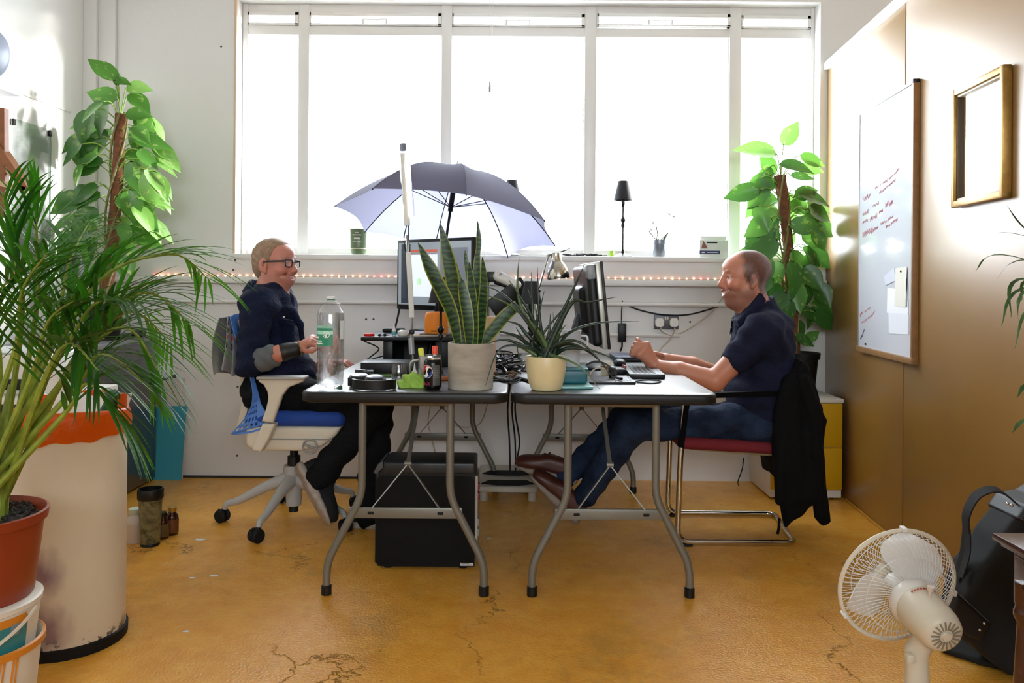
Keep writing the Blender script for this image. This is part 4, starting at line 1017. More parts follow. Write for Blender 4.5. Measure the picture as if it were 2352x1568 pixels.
for i in range(320):
    a, r = rs.uniform(0,6.28), .143*math.sqrt(rs.random()); so.box((PX+r*math.cos(a), PY+r*math.sin(a), .545+rs.uniform(-.002,.006)), (rs.uniform(.004,.010),rs.uniform(.004,.010),rs.uniform(.003,.007)), rot=(rs.random()*3,rs.random()*3,rs.random()*3))
so = so.build('potting_soil', mat('dark_soil','#2E2620',.9,var=(60,.4)), pt, smooth=0); so['kind'] = 'stuff'
fr_list = [  # two way points and the tip (photo columns/rows), depths, leaflet length
 ((190,690),(385,583),(478,640),2.05,2.20,.19), ((190,790),(330,672),(432,738),2.0,2.12,.21), ((175,830),(300,715),(392,790),2.05,2.2,.21),
 ((180,830),(290,752),(362,850),1.92,1.98,.21), ((160,905),(235,812),(345,890),1.92,1.98,.19), ((140,960),(205,880),(292,980),1.86,1.88,.17),
 ((120,760),(160,600),(205,510),2.1,2.25,.22), ((80,740),(85,570),(80,465),2.0,2.0,.24), ((50,740),(30,570),(10,455),1.9,1.85,.24),
 ((110,820),(175,690),(270,580),2.0,2.05,.24), ((130,830),(215,700),(300,690),1.85,1.8,.22),
 ((30,820),(50,670),(110,580),1.8,1.72,.24), ((70,870),(110,740),(170,690),1.82,1.74,.22), ((0,850),(-20,700),(50,620),1.85,1.8,.24),
 ((90,900),(155,790),(225,850),1.8,1.74,.20), ((-20,880),(-60,740),(-100,660),1.95,1.95,.24),
]
leaflets = []
for i, (a, b, c, y1, y2, ll) in enumerate(fr_list):
    an = 2*PI*i/len(fr_list)*2.4; base = Vector((PX+.05*math.cos(an), PY+.05*math.sin(an), .54))
    cv = spline([base, at(*a, (PY+y1)/2), at(*b, y1), at(*c, y2)], 12); N = len(cv)
    fr = MB().tube(cv[::2]+[cv[-1]] if cv[::2][-1] != cv[-1] else cv[::2], [max(.0012, .0095*(1-.92*k/(len(cv[::2])))) for k in range(len(cv[::2])+(0 if cv[::2][-1]==cv[-1] else 1))], 6).build('frond', M_pstem, pt)
    s0 = int(N*.36)
    m = 17
    for k in range(m):
        t = k/(m-1); q = s0 + t*(N-1-s0); j = min(N-2, int(q)); p = cv[j].lerp(cv[j+1], q-j); T = (cv[j+1]-cv[max(0,j-1)]).normalized()
        S0 = T.cross(V(0,0,1)); S0 = S0.normalized() if S0.length>.05 else V(0,1,0)
        for sd in (-1, 1):
            L = ll*(.55+.45*math.sin(PI*(.18+.75*t)))*rs.uniform(.85,1.1)
            d = (T*(.75+.5*t) + S0*sd*(.85-.25*t) + V(rs.uniform(-.12,.12),rs.uniform(-.12,.12),.28*(1-t)+rs.uniform(-.1,.12))).normalized()
            P_ = [p + d*L*w + V(0,0,-.30*L*(w**2.2)*(.5+.6*t)) for w in (0,.18,.4,.62,.82,1)]
            mb = MB(); q_ = 1-.35*t; blade_strip(mb, P_, [.004*q_,.010*q_,.0125*q_,.011*q_,.007*q_,.001], V(0,0,1), .35)
            leaflets.append((P_[2].y, mb, fr, (i+k) % 3))
leaflets.sort(key=lambda q: (not (-80 < CX+FPX*q[1].v[7].x/q[1].v[7].y < 520), q[0]))
rest = MB()
for n, (yy, mb, fr, kk) in enumerate(leaflets):
    if n < 300: mb.build('leaflet', M_palm if kk else M_palm2, fr, smooth=180)
    else: rest.add(mb.v, mb.f)
ro = rest.build('leaflets_mass', M_palm, pt, smooth=180); ro['kind'] = 'stuff'
for k in range(9):
    a = k*.7; MB().tube(spline([(PX+.06*math.cos(a),PY+.06*math.sin(a),.53),(PX+.075*math.cos(a),PY+.07*math.sin(a),.68),(PX+.10*math.cos(a)+.02,PY+.08*math.sin(a),.86)],4), [.012,.012,.011,.010,.009,.008,.007,.006,.004], 8).build('cane', M_pstem, pt)
# buckets
def bucket(name, label, z0, z1, r0, r1, c, group=None):
    b = thing(name, label, 'bucket', (c[0], c[1], z0))
    return b
M_bkw = mat('bucket_white', '#D9D2C4', .4); M_teal = mat('label_teal', '#2F7F84', .4); M_drip = mat('orange_paint_drip', '#CF7F22', .4)
b1 = thing('paint_bucket', 'white paint bucket with teal label directly under the palm pot', 'bucket', (PX, PY, .2))
r1 = lambda z: .128+.018*(z-.2)/.155
MB().lathe([(0,.205),(r1(.205),.205),(r1(.335),.335),(r1(.335)+.004,.338),(r1(.345)+.004,.350),(r1(.345)-.003,.3545),(0,.3545)], (PX,PY,0), 48).build('tub', M_bkw, b1)
def band(z0, z1, a0, a1, off, n=24):
    return MB().thick(lambda u,v: V(PX+(r1(z0+(z1-z0)*v)+off)*math.cos(a0+(a1-a0)*u), PY+(r1(z0+(z1-z0)*v)+off)*math.sin(a0+(a1-a0)*u), z0+(z1-z0)*v), n, 3, .0006)
lab = band(.228, .320, -PI*.95, -.08, .001).build('label', M_teal, b1)
band(.262, .302, -1.02, -.62, .0022, 10).build('label_panel', mat('label_dark','#2A2E22',.4), lab)
band(.285, .312, -.42, -.26, .0022, 6).build('label_badge', mat('label_grey','#7A8E9A',.4), lab)
M_ink = mat('label_white_ink','#D8D8D0',.5)
band(.288, .294, -.90, -.80, .003, 5).build('label_line', M_ink, lab)
for z in (.266,.272,.278): band(z, z+.002, -.99, -.70, .003, 8).build('label_line', mat('label_line_grey','#6A6A58',.5), lab)
for z in (.236,.243): band(z, z+.004, -.40, -.30, .003, 5).build('label_line', M_ink, lab)
band(.310, .330, -1.25, -.12, .0012).build('paint_streak', M_drip, b1)
hp = [V(PX+(r1(.33)+.012)*math.cos(a), PY+(r1(.33)+.012)*math.sin(a)-.004*math.sin(-a), .335-.085*math.sin((a+PI)/PI*PI)) for a in [-PI*k/20 for k in range(21)]]
MB().strip(hp, .007, .004, (0,0,1)).build('bail_handle', M_bkw, b1)
b2 = thing('paint_bucket', 'paint-dripped white bucket at the bottom of the stack, on the floor', 'bucket', (PX, PY, 0))
r2 = lambda z: .125+.022*z/.25
MB().lathe([(0,.0),(r2(0),0),(r2(.235),.235),(r2(.24)+.008,.238),(r2(.24)+.008,.250),(r2(.24),.252),(r2(.24)-.003,.235),(r2(.19)-.004,.2035),(0,.2035)], (PX,PY,0), 48).build('tub', M_bkw, b2)
MB().lathe([(r2(.24)+.0085,.236),(r2(.24)+.0092,.244),(r2(.24)+.0085,.251),(r2(.24)+.002,.2535)], (PX,PY,0), 48).build('paint_rim', M_drip, b2)
for a, z, w in ((-.62,.03,.006),(-.55,.15,.004),(-.40,.02,.005),(-.33,.04,.004),(-.95,.17,.012),(-1.3,.12,.005)):
    p = [V(PX+(r2(zz)+.0015)*math.cos(a+.02*math.sin(zz*30)), PY+(r2(zz)+.0015)*math.sin(a+.02*math.sin(zz*30)), zz) for zz in (.236,.2,.16,.12,.08,.04) if zz>z-.02]
    MB().tube(p, [w*.8]+[w*.5]*(len(p)-2)+[w*.7], 6, flat=.5).build('paint_drip', M_drip, b2)
MB().tube(bend([V(PX+(r2(.2)+.004)*math.cos(-.2), PY+(r2(.2)+.004)*math.sin(-.2), .10), V(PX+.152,PY-.03,.07), V(PX+.145,PY-.05,.03)],.02), .002, 5).build('wire_handle', M_steel, b2)

# ---------- climbing pothos on moss poles
M_coir = mat('coir_pole','#6A4228',.95,bump=(60,.9,.01),var=(40,.35))
def heart(w, L, curl, droop, n=7):
    """heart-shaped leaf in local coords: x across, y along, z up"""
    prof = [0.0,.62,.92,1.0,.88,.62,.30,0.0]; N = len(prof); rows = []
    for i in range(N):
        t = i/(N-1); y = L*t; hw = prof[i]*w/2; z = -droop*L*t*t
        back = -.10*L*(1-t)*(1 if i<3 else 0)
        rows.append([(-hw, y+back*(1 if i else 0), z+curl*hw), (-hw*.5, y+back*.3, z+curl*hw*.35), (0,y,z), (hw*.5, y+back*.3, z+curl*hw*.35), (hw, y+back*(1 if i else 0), z+curl*hw)])
    vs = [Vector(p) for r in rows for p in r]; fs = [(5*i+k,5*i+k+1,5*i+k+6,5*i+k+5) for i in range(N-1) for k in range(4)]
    return vs, fs
def pothos_mat(name, a, b, vein, tc, tr):
    t = NT(name); n = t.noise(22,3,.5,t.map((1,3.5,1))); base = t.mix(t.ramp(n, [(.60,0.0),(.70,.8)]), t.mix(t.noise(5,3), a, b), vein)
    t.set(Base_Color=base, Roughness=.32); x = t.n('ShaderNodeBsdfTranslucent'); t.l(t.mix(.5, base, tc), x.inputs[0]); m = t.n('ShaderNodeMixShader'); m.inputs[0].default_value = tr
    t.l(t.b.outputs[0], m.inputs[1]); t.l(x.outputs[0], m.inputs[2]); t.l(m.outputs[0], t.out.inputs[0]); return t.mat
M_po = [pothos_mat('pothos_shaded','#2A5522','#3C6E2C','#86A64A','#5E9638',.24), pothos_mat('pothos_half_lit','#41782C','#5C943C','#B8CC78','#74AC42',.27), pothos_mat('pothos_lit','#649844','#8CB85C','#CBD898','#86B854',.28)]  # one leaf in shaded, half-lit and lit greens: light put into the colour
M_pet = mat('petiole_green','#7FA03A',.45)
def pothos(root, pole_top, pole_bot, spots, Y0, seed):
    r = random.Random(seed)
    MB().tube(spline([pole_bot, pole_bot.lerp(pole_top,.5)+V(.012,0,0), pole_top], 10), [.030]*11+[.028]*10, 14).build('moss_pole', M_coir, root)
    for k in range(3):
        a = k*2.1; MB().tube(spline([pole_bot.lerp(pole_top,t)+V(.034*math.cos(a+t*7),.034*math.sin(a+t*7),0) for t in [q/7 for q in range(8)]],3), .006, 6).build('vine', mat('vine_brown','#6F6A35',.6), root)
    for px, py, ln, ang, tone, dy in spots:
        # px,py = leaf base; ang = screen direction of the tip (0 right, 90 up, degrees); ln = length in px
        Y = Y0 + dy; p = at(px, py, Y); L = ln*Y/FPX*1.08; a = math.radians(ang)
        d = Vector((math.cos(a), r.uniform(-.35,.25), math.sin(a))).normalized()
        nrm = Vector((r.uniform(-.5,.5), -.9, r.uniform(.2,.8))); nrm = Vector((r.uniform(-.3,.3), -.35, 1.0)) if (tone == 2 and root.name.endswith('001') and r.random() < .7) else nrm
        x = d.cross(nrm).normalized(); z = x.cross(d)
        M = Matrix.Translation(p) @ Matrix((x,d,z)).transposed().to_4x4()
        vs, fs = heart(L*r.uniform(.50,.68), L, r.uniform(.1,.35), r.uniform(.05,.25))
        mb = MB(); mb.add([(lambda w: V(max(XL+.012,min(w.x, xr(w.y)-.014)), min(w.y, YB-.012 if w.z<WZ0 else YB+.08), w.z))(M@v) for v in vs], fs); mb.mi = 1
        t = max(.02, min(.98, (p.z-.06-pole_bot.z)/(pole_top.z-pole_bot.z))); q = pole_bot.lerp(pole_top, t)
        mb.tube(spline([q, q.lerp(p,.55)+V(0,0,.035), p],4), .0028, 5)
        mb.build('leaf', [M_po[tone], M_pet], root, smooth=180)
YR = 4.40
rp = thing('pothos_plant', 'tall climbing plant on a moss pole in a black pot on the yellow-drawer cabinet', 'plant', (1.52, YR, kz))
pb_, ptop = at(1826,830,YR), at(1793,402,YR)
pc_ = V(at(1838,850,YR).x, YR, kz)
MB().lathe([(0,0),(.075,0),(.092,.19),(.102,.192),(.105,.225),(.098,.227),(.090,.20),(0,.195)], pc_, 32).build('pot', M_black, rp)
MB().lathe([(.092,.205),(.05,.215),(0,.217)], pc_, 20).build('soil', mat('dark_soil','#2E2620',.9), rp)
sR_ = [(1782,352,92,170,2,-.03),(1800,333,58,62,2,0),(1792,378,72,-8,0,-.10),(1838,358,62,-20,1,.03),(1836,385,52,-8,2,.05),(1748,408,62,-85,0,-.02),(1768,402,66,222,1,.03),(1776,402,60,120,1,.05),(1745,435,78,192,0,-.06),(1765,445,70,228,2,.05),(1772,470,60,250,2,.03),(1735,475,62,-65,1,-.05),(1770,500,74,215,1,-.03),(1760,522,84,235,0,.0),(1780,548,88,222,0,-.08),(1765,560,60,250,1,.03),(1750,585,60,290,0,-.04),
 (1812,445,70,-78,2,.06),(1826,452,66,20,0,-.06),(1832,440,74,-25,0,-.03),(1860,455,60,-70,1,.02),(1815,520,72,4,0,-.09),(1838,500,72,-35,2,.05),(1850,492,70,-50,2,.03),(1840,538,64,-22,1,.0),(1818,530,52,-100,2,.05),(1820,575,80,-72,1,-.04),(1815,600,84,-80,0,-.10),(1836,592,62,-45,1,.02),(1856,580,46,-55,0,0),(1790,600,66,250,1,-.02),(1775,640,62,215,0,-.08),(1785,650,58,262,0,-.05),(1838,630,62,-68,2,.03),(1828,650,66,-85,1,-.06),(1848,655,56,-80,0,-.02),(1800,670,58,240,0,-.06),(1812,688,62,-100,0,-.08),(1865,705,50,-95,0,0),(1840,705,46,-40,0,0),(1830,735,42,-60,0,-.02),(1800,740,44,230,0,-.03),(1828,770,46,-30,0,-.05),(1850,785,40,40,1,.0),(1832,790,40,150,0,-.03),(1776,420,56,200,1,.08),(1805,470,50,-20,2,.09),(1790,520,56,200,2,.09),(1812,620,56,-30,2,.08)]
_r = random.Random(31)
for k in range(34):
    t = k/33; sd = _r.choice((-1,1)); o_ = _r.uniform(14,62)*sd*(.75+.25*math.sin(PI*t)); tn = _r.choice((1,2,2,1,0)) if t < .55 else _r.choice((0,0,1))  # upper leaves mostly take lit greens, lower ones the shaded green
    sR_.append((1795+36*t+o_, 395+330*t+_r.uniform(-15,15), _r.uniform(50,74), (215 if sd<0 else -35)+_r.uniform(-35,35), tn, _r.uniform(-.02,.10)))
pothos(rp, ptop, pb_, sR_, YR, 11)
YL_ = 4.20
lp = thing('pothos_plant', 'tall climbing plant on a moss pole standing on the grey metal cabinet', 'plant', (at(240,760,YL_).x, YL_, .81))
lb, lt = at(238,740,YL_), at(278,262,YL_)
pl0 = V(at(236,760,YL_).x, YL_, .81); MB().lathe([(0,0),(.08,0),(.095,.15),(.103,.155),(.103,.18),(.096,.182),(.09,.16),(0,.155)], pl0, 28).build('pot', M_black, lp)
r = random.Random(21); sL = [(268,182,78,142,1,0),(262,184,40,-10,1,0),(292,200,64,-8,2,.02),(268,228,72,165,1,-.02),(272,196,30,100,1,0)]
for k in range(62):
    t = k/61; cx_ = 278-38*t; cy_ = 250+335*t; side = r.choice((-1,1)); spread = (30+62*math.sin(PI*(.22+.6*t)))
    off = r.uniform(.15,1)*spread*side; lit = 0 if off < 10 else (2 if off > 50 else 1)  # painted light: leaves on the window side take the lit green
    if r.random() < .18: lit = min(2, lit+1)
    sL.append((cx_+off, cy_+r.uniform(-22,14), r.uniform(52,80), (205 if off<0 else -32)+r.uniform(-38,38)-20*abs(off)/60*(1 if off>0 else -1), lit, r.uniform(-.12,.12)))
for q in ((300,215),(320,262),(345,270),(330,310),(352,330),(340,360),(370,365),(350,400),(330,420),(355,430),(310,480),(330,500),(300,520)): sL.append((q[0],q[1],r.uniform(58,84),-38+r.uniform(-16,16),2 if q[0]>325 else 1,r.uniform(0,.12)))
pothos(lp, lt, lb, sL, YL_, 12)
# ---------- snake plant in a concrete pot
SY = 2.90; sc0 = zt(1081, 898, TZ); SY = sc0.y + .075
sn = thing('snake_plant', 'snake plant with yellow-edged upright leaves in a grey concrete pot', 'plant', (at(1081,880,SY).x, SY, TZ))
scx = at(1081,880,SY).x
def conc():
    t = NT('concrete'); t.set(Base_Color=t.mix(t.ramp(t.noise(7,6,.6,t.map((1,1,3))), [(.3,0.0),(.75,1.0)]), '#8F887C', '#B9B2A6'), Roughness=.75); t.bump(t.noise(90,4), .25, .003); return t.mat
ztop = at(1081,786,SY).z
MB().lathe([(0,TZ),(.078,TZ),(.0815,TZ+.003),(.0835,ztop-.002),(.0815,ztop),(.076,ztop),(.075,ztop-.02),(0,ztop-.025)], (scx,SY,0), 48).build('pot', conc(), sn)
MB().lathe([(.0755,ztop-.018),(0,ztop-.014)], (scx,SY,0), 24).build('soil', mat('dark_soil','#2E2620',.9), sn)
def snake_mat(name, edge):
    t = NT(name); a = t.n('ShaderNodeVertexColor', layer_name='tone'); wv = t.n('ShaderNodeTexWave', wave_type='BANDS', bands_direction='Z'); wv.inputs['Scale'].default_value = 16; wv.inputs['Distortion'].default_value = 9; wv.inputs['Detail'].default_value = 3; t.l(t.co, wv.inputs[0])
    body = t.mix(t.ramp(wv.outputs[1],[(.35,0.0),(.7,1.0)]), '#18321B', '#39592A'); sp = t.n('ShaderNodeSeparateColor'); t.l(a.outputs[0], sp.inputs[0])
    base = t.mix(sp.outputs[0], body, edge); t.set(Base_Color=base, Roughness=.36); x = t.n('ShaderNodeBsdfTranslucent'); t.l(base, x.inputs[0]); m = t.n('ShaderNodeMixShader'); m.inputs[0].default_value = .2
    t.l(t.b.outputs[0], m.inputs[1]); t.l(x.outputs[0], m.inputs[2]); t.l(m.outputs[0], t.out.inputs[0]); return t.mat
M_snake = snake_mat('snake_plant_leaf', '#A9AE3C')
def sword(parent, pts, ws, face, M, th=.004, cut=False):
    """thick tapering leaf with coloured margins"""
    P = spline(pts, 6); N = len(P); W_ = [float(np.interp(i/(N-1)*(len(ws)-1), range(len(ws)), ws)) for i in range(N)]; vs, cs = [], []
    for i in range(N):
        T = (P[min(i+1,N-1)]-P[max(i-1,0)]).normalized(); s = T.cross(Vector(face)).normalized(); nn = s.cross(T); w = W_[i]/2
        for q, z, c in ((-1,.25,1),(-.74,.1,1),(-.66,.07,0),(0,-.12,0),(.66,.07,0),(.74,.1,1),(1,.25,1),(.74,.07+th/max(w,.004)*.5,0),(0,-.12+th/max(w,.004),0),(-.74,.07+th/max(w,.004)*.5,0)):
            vs.append(P[i]+s*w*q+nn*w*z*.8); cs.append((c,c,c,1))
    n = 10; fs = [(i*n+k, i*n+(k+1)%n, (i+1)*n+(k+1)%n, (i+1)*n+k) for i in range(N-1) for k in range(n)] + [tuple(range(n-1,-1,-1)), tuple(range((N-1)*n,N*n))]
    return MB().add(vs, fs).build('leaf', M, parent, smooth=60, cols=cs)
z0 = ztop-.02
def sp_(px, py, dy=0): return at(px, py, SY+dy)
for pts, ws, fc in (
 ([sp_(1062,790),sp_(1052,720),sp_(1035,620,-.02),sp_(1012,515,-.03)], [.028,.050,.054,.050,.004], (0,-1,.1)),
 ([sp_(1052,788,-.02),sp_(1036,715,-.03),sp_(1000,640,-.05),sp_(960,558,-.06)], [.026,.044,.052,.050,.003], (.35,-1,.1)),
 ([sp_(1082,788,.03),sp_(1092,700,.03),sp_(1096,600,.03),sp_(1100,558,.03),sp_(1097,508,.03)], [.022,.030,.032,.018,.020,.002], (-.1,-1,0)),
 ([sp_(1078,790,-.03),sp_(1074,730,-.035),sp_(1062,660,-.03),sp_(1058,640,-.03)], [.026,.042,.044,.03,.004], (.3,-1,0)),
 ([sp_(1090,790,-.02),sp_(1088,720,-.02),sp_(1082,650,-.01),sp_(1078,602,0)], [.026,.038,.036,.026,.003], (-.2,-1,.05)),
 ([sp_(1100,790,0),sp_(1108,720,0),sp_(1112,640,.01),sp_(1108,590,.02)], [.026,.040,.036,.024,.003], (-.4,-1,0)),
 ([sp_(1104,790,.0),sp_(1122,770,0),sp_(1160,726,.0),sp_(1190,700,0)], [.026,.044,.048,.046,.036], (.2,-1,.5)),
 ([sp_(1068,790,.03),sp_(1064,720,.04),sp_(1056,650,.05),sp_(1040,585,.05)], [.022,.034,.034,.024,.003], (.1,-1,0)),
 ([sp_(1086,790,.04),sp_(1090,700,.05),sp_(1074,620,.05),sp_(1068,575,.05)], [.022,.030,.028,.020,.003], (0,-1,0))):
    sword(sn, pts, ws, fc, M_snake)
# ---------- slender-leaved plant in a cream pot
c0 = zt(1254, 901, TZ); CYp = c0.y + .066; ccx = at(1254,880,CYp).x; ztc = at(1254,817,CYp).z
cp = thing('spiky_plant', 'dark green plant with long thin arching leaves in a cream pot', 'plant', (ccx, CYp, TZ))
M_cream = mat('cream_ceramic', '#D6C79A', .35, var=(9,.06))
MB().lathe([(0,TZ),(.046,TZ),(.054,TZ+.004),(.064,TZ+.03),(.0705,TZ+.07),(.0725,ztc-.004),(.071,ztc),(.068,ztc-.002),(.067,ztc-.02),(0,ztc-.02)], (ccx,CYp,0), 48).build('pot', M_cream, cp)
MB().lathe([(.0675,ztc-.016),(0,ztc-.012)], (ccx,CYp,0), 20).build('soil', mat('dark_soil','#2E2620',.9), cp)
M_spk = leafmat('spiky_leaf', ('#16261B','#283C28'), .35, 30, .12); M_spk2 = leafmat('spiky_leaf_light', ('#34502C','#5A7440'), .35, 30, .15)
def cpx(px,py,dy=0): return at(px,py,CYp+dy)
spk = [ ((1195,700),(1192,590),0),((1225,740),(1220,625),.03),((1240,735),(1234,612),.04),((1215,715),(1168,642),.0),((1300,700),(1343,606),-.02),((1235,760),(1100,672),-.05,(1170,700)),((1215,740),(1080,648),-.06,(1150,672)),((1310,700),(1415,682),-.06,(1350,694)),((1300,770),(1467,738),-.06,(1370,742)),((1280,790),(1416,878),-.08,(1340,790)),((1265,815),(1378,894),-.10,(1330,840)),((1300,800),(1418,828),.0,(1360,805)),((1225,800),(1115,886),-.09,(1150,800)),((1215,800),(1118,790),-.05,(1160,780)),((1210,790),(1185,752),-.02),((1206,800),(1207,858),-.06,(1188,800)),((1240,780),(1320,680),.03),((1260,770),(1264,720),.02),((1285,760),(1298,722),.03),((1230,770),(1250,668),.05),((1280,770),(1300,745),.0),((1212,770),(1152,735),.02,(1190,745)),((1245,775),(1190,690),.05),((1268,790),(1310,760),-.05),((1225,790),(1240,735),-.05),((1250,780),(1212,662),.06),((1275,780),(1270,716),.05),((1200,780),(1130,760),.04,(1165,765)),((1296,790),(1395,846),.05,(1350,806)),((1232,770),(1178,700),-.06)]
for i, q in enumerate(spk):
    m, t = q[0], q[1]; an = i*2.4; b = V(ccx+.030*math.cos(an), CYp+.030*math.sin(an), ztc-.02)
    pts = [b, cpx(m[0],m[1],q[2]*.5)] + ([cpx(*q[3], q[2]*.8)] if len(q)>3 else []) + [cpx(t[0],t[1],q[2])]
    P = spline(pts, 6); N = len(P); MB().tube(P, [max(.0009,.0095*(1-(k/(N-1)))**.75) for k in range(N)], 6, flat=.55).build('leaf', M_spk if i%5 else M_spk2, cp, smooth=60)
# ------------------------------------------------------------------ umbrella over the monitors
UY = 4.0; UC = at(1029, 520, UY); us = FPX/UY
UU = Vector((-136,-211,62))/us; VV = Vector((-218,139,-5))/us; UN = UU.cross(VV).normalized(); UN = UN if UN.z > 0 else -UN
M_umb = NT('umbrella_cloth'); M_umb.set(Base_Color='#77778C', Roughness=.75); _t = M_umb.n('ShaderNodeBsdfTranslucent'); _t.inputs[0].default_value = C('#CFCFDE'); _m = M_umb.n('ShaderNodeMixShader'); _m.inputs[0].default_value = .58
M_umb.bump(M_umb.noise(9,4,.6), .25, .01); M_umb.l(M_umb.b.outputs[0], _m.inputs[1]); M_umb.l(_t.outputs[0], _m.inputs[2]); M_umb.l(_m.outputs[0], M_umb.out.inputs[0]); M_umb = M_umb.mat
um = thing('open_umbrella', 'open dark grey umbrella shading the monitors in front of the window', 'umbrella', UC - UN*.72)
UH = .30
def upt(r, th):
    R_ = math.cos(PI/8)/math.cos(((th + PI/8) % (PI/4)) - PI/8) if False else 1
    return UC + (UU*math.cos(th)+VV*math.sin(th))*r + UN*UH*(1-r**2.1)
for k in range(8):
    a0, a1 = k*PI/4, (k+1)*PI/4
    def gore(u, v):
        r = .02 + .98*v; th = a0+(a1-a0)*u; A_, B2 = upt(r,a0), upt(r,a1); flat = A_.lerp(B2,u); arc = upt(r,th)
        p = flat.lerp(arc, .30*(1-v*.8)); sc = .055*math.sin(PI*u)*v**6; return p.lerp(UC+UN*UH, sc) - UN*.012*math.sin(PI*u)*math.sin(PI*v)
    MB().thick(gore, 11, 13, .0012).build('canopy_panel', M_umb, um)
    MB().tube([upt(q/10, a0)-UN*.004 for q in range(0,11)], .0028, 5).build('rib', M_blackm, um)
    MB().tube([upt(.52,a0)-UN*.006, UC+UN*(UH-.20)], .0022, 5).build('stretcher', M_blackm, um)
MB().tube([UC+UN*(UH-.02), UC-UN*.55], .0065, 10).build('shaft', M_blackm, um)
MB().tube([UC+UN*(UH-.12), UC+UN*(UH-.22)], .013, 12).build('runner', M_black, um)
MB().tube([UC+UN*UH, UC+UN*(UH+.055)], [.006,.002], 8).build('ferrule', M_steel, um)
MB().tube([UC-UN*.55, UC-UN*.72], .014, 12).build('handle', M_black, um)

# ------------------------------------------------------------------ small black table lamps, four of one kind
M_lsh = mat('black_lampshade', '#1A1B22', .7); M_lmp = mat('lamp_metal_dark', '#1E1E20', .3, .6)
def table_lamp(p, sc, label):
    L = thing('table_lamp', label, 'lamp', p, 'black table lamps'); q = Vector(p)
    f = lambda l: [(r*sc, z*sc) for r,z in l]
    MB().lathe(f([(0,0),(.055,0),(.057,.006),(.04,.014),(.012,.022),(.008,.04)]), q, 28).build('base', M_lmp, L)
    MB().lathe(f([(.008,.04),(.0055,.05),(.0055,.165),(.010,.168),(.0125,.180),(.010,.190),(.007,.195),(.013,.203),(.016,.212),(.013,.220),(.007,.224),(.006,.235),(.0055,.285),(.010,.292),(.012,.320),(.010,.345),(0,.345)]), q, 16).build('stem', M_lmp, L)
    MB().lathe(f([(.054,.325),(.054,.328),(.030,.435),(.028,.435),(.052,.326)]), q, 28).build('shade', M_lsh, L)
    MB().lathe(f([(.0,.425),(.030,.425)]), q, 20).build('shade_ring', M_lmp, L)
    return L
SZ = WZ0; SYY = 4.625
table_lamp((at(1431,500,SYY).x, SYY, SZ), 1.0, 'black table lamp on the window sill to the right of the umbrella')
table_lamp((at(1175,500,SYY).x, SYY, SZ), 1.0, 'black table lamp on the window sill, half hidden behind the umbrella')
table_lamp((at(1012,800,3.2).x, 3.2, TZ), .93, 'black table lamp with turned stem on the desk behind the drinks can')
table_lamp((at(1219,700,3.52).x, 3.52, TZ), .90, 'black table lamp on the desk behind the spiky plant')
table_lamp((at(170,700,4.0).x, 4.0, .81), 1.02, 'black table lamp on the metal cabinet behind the palm')

# ------------------------------------------------------------------ sill objects
gpx = at(824,560,SYY).x
gp_ = thing('green_pot', 'green lettered plant pot on the window sill under the umbrella edge', 'pot', (gpx, SYY, SZ))
M_gpot = mat('green_glaze', '#5C6E4C', .3)
MB().lathe([(0,0),(.038,0),(.046,.034),(.0462,.038),(.052,.040),(.058,.145),(.056,.148),(.053,.146),(.047,.045),(0,.03)], (gpx,SYY,SZ), 36).build('body', M_gpot, gp_)
MB().lathe([(.0465,.033),(.0485,.0365),(.0465,.039)], (gpx,SYY,SZ), 36).build('band', mat('cream_band','#D9D2BA',.5), gp_)
tx = MB()
for i, (w_, z, h_) in enumerate(((.024,.126,.004),(.052,.112,.005),(.034,.092,.009),(.050,.074,.002))):
    tx.thick(lambda u,v: V(gpx+(.0545+.05*0+.00*z)*math.sin((u-.5)*w_/.055), SYY-(.0525+(z-.04)*.057+.0012)*math.cos((u-.5)*w_/.055), SZ+z+h_*(v-.5)), 10, 2, .0006)
lt_ = tx.build('lettering_lines', mat('pot_print','#D8DCD0',.5), gp_, smooth=0); lt_['kind'] = 'stuff'
bx_ = at(1514,560,SYY).x; ob = thing('orchid_pot', 'small grey bucket pot with a thin orchid on the window sill', 'plant', (bx_, SYY, SZ))
MB().lathe([(0,0),(.030,0),(.032,.004),(.037,.075),(.040,.077),(.040,.082),(.0395,.10),(.0365,.10),(.032,.02),(0,.02)], (bx_,SYY,SZ), 28).build('pot', mat('galvanised_grey','#7A7F88',.35,.7), ob)
for i, (tx_, ty_, w_) in enumerate(((1490,530,.003),(1500,505,.002),(1535,535,.004),(1545,490,.0015),(1540,500,.0015),(1508,520,.003))):
    MB().tube(spline([(bx_,SYY,SZ+.09), at((1514+tx_)/2,545,SYY), at(tx_,ty_,SYY)],5), [.003]*6+[w_]*5, 6, flat=.4).build('stem', mat('orchid_stem','#4A5A3A',.5), ob)
for px, py in ((1500,512),(1537,492),(1547,497),(1496,528)): MB().ball(at(px,py,SYY-.005), (.012,.004,.006), 6, (0,.5,0)).build('petal', mat('orchid_petal','#E8E2E6',.5), ob)
ex0, ex1 = at(1603,560,4.62).x, at(1668,560,4.62).x
tb = thing('tissue_box', 'white printed cardboard box with navy strip on the window sill', 'box', ((ex0+ex1)/2, 4.62, SZ))
MB().span((ex0,4.575,SZ), (ex1,4.67,SZ+.098), .002).build('carton', mat('carton_white','#D6D9D6',.5), tb)
MB().span((ex0+.006,4.59,SZ+.098), (ex1-.006,4.665,SZ+.122), .006).build('lid', mat('lid_clear_white','#DDE2DC',.35), tb)
MB().span((ex0,4.5735,SZ+.018), (ex0+.115,4.576,SZ+.038)).build('navy_strip', mat('navy_print','#26305A',.5), tb, smooth=0)
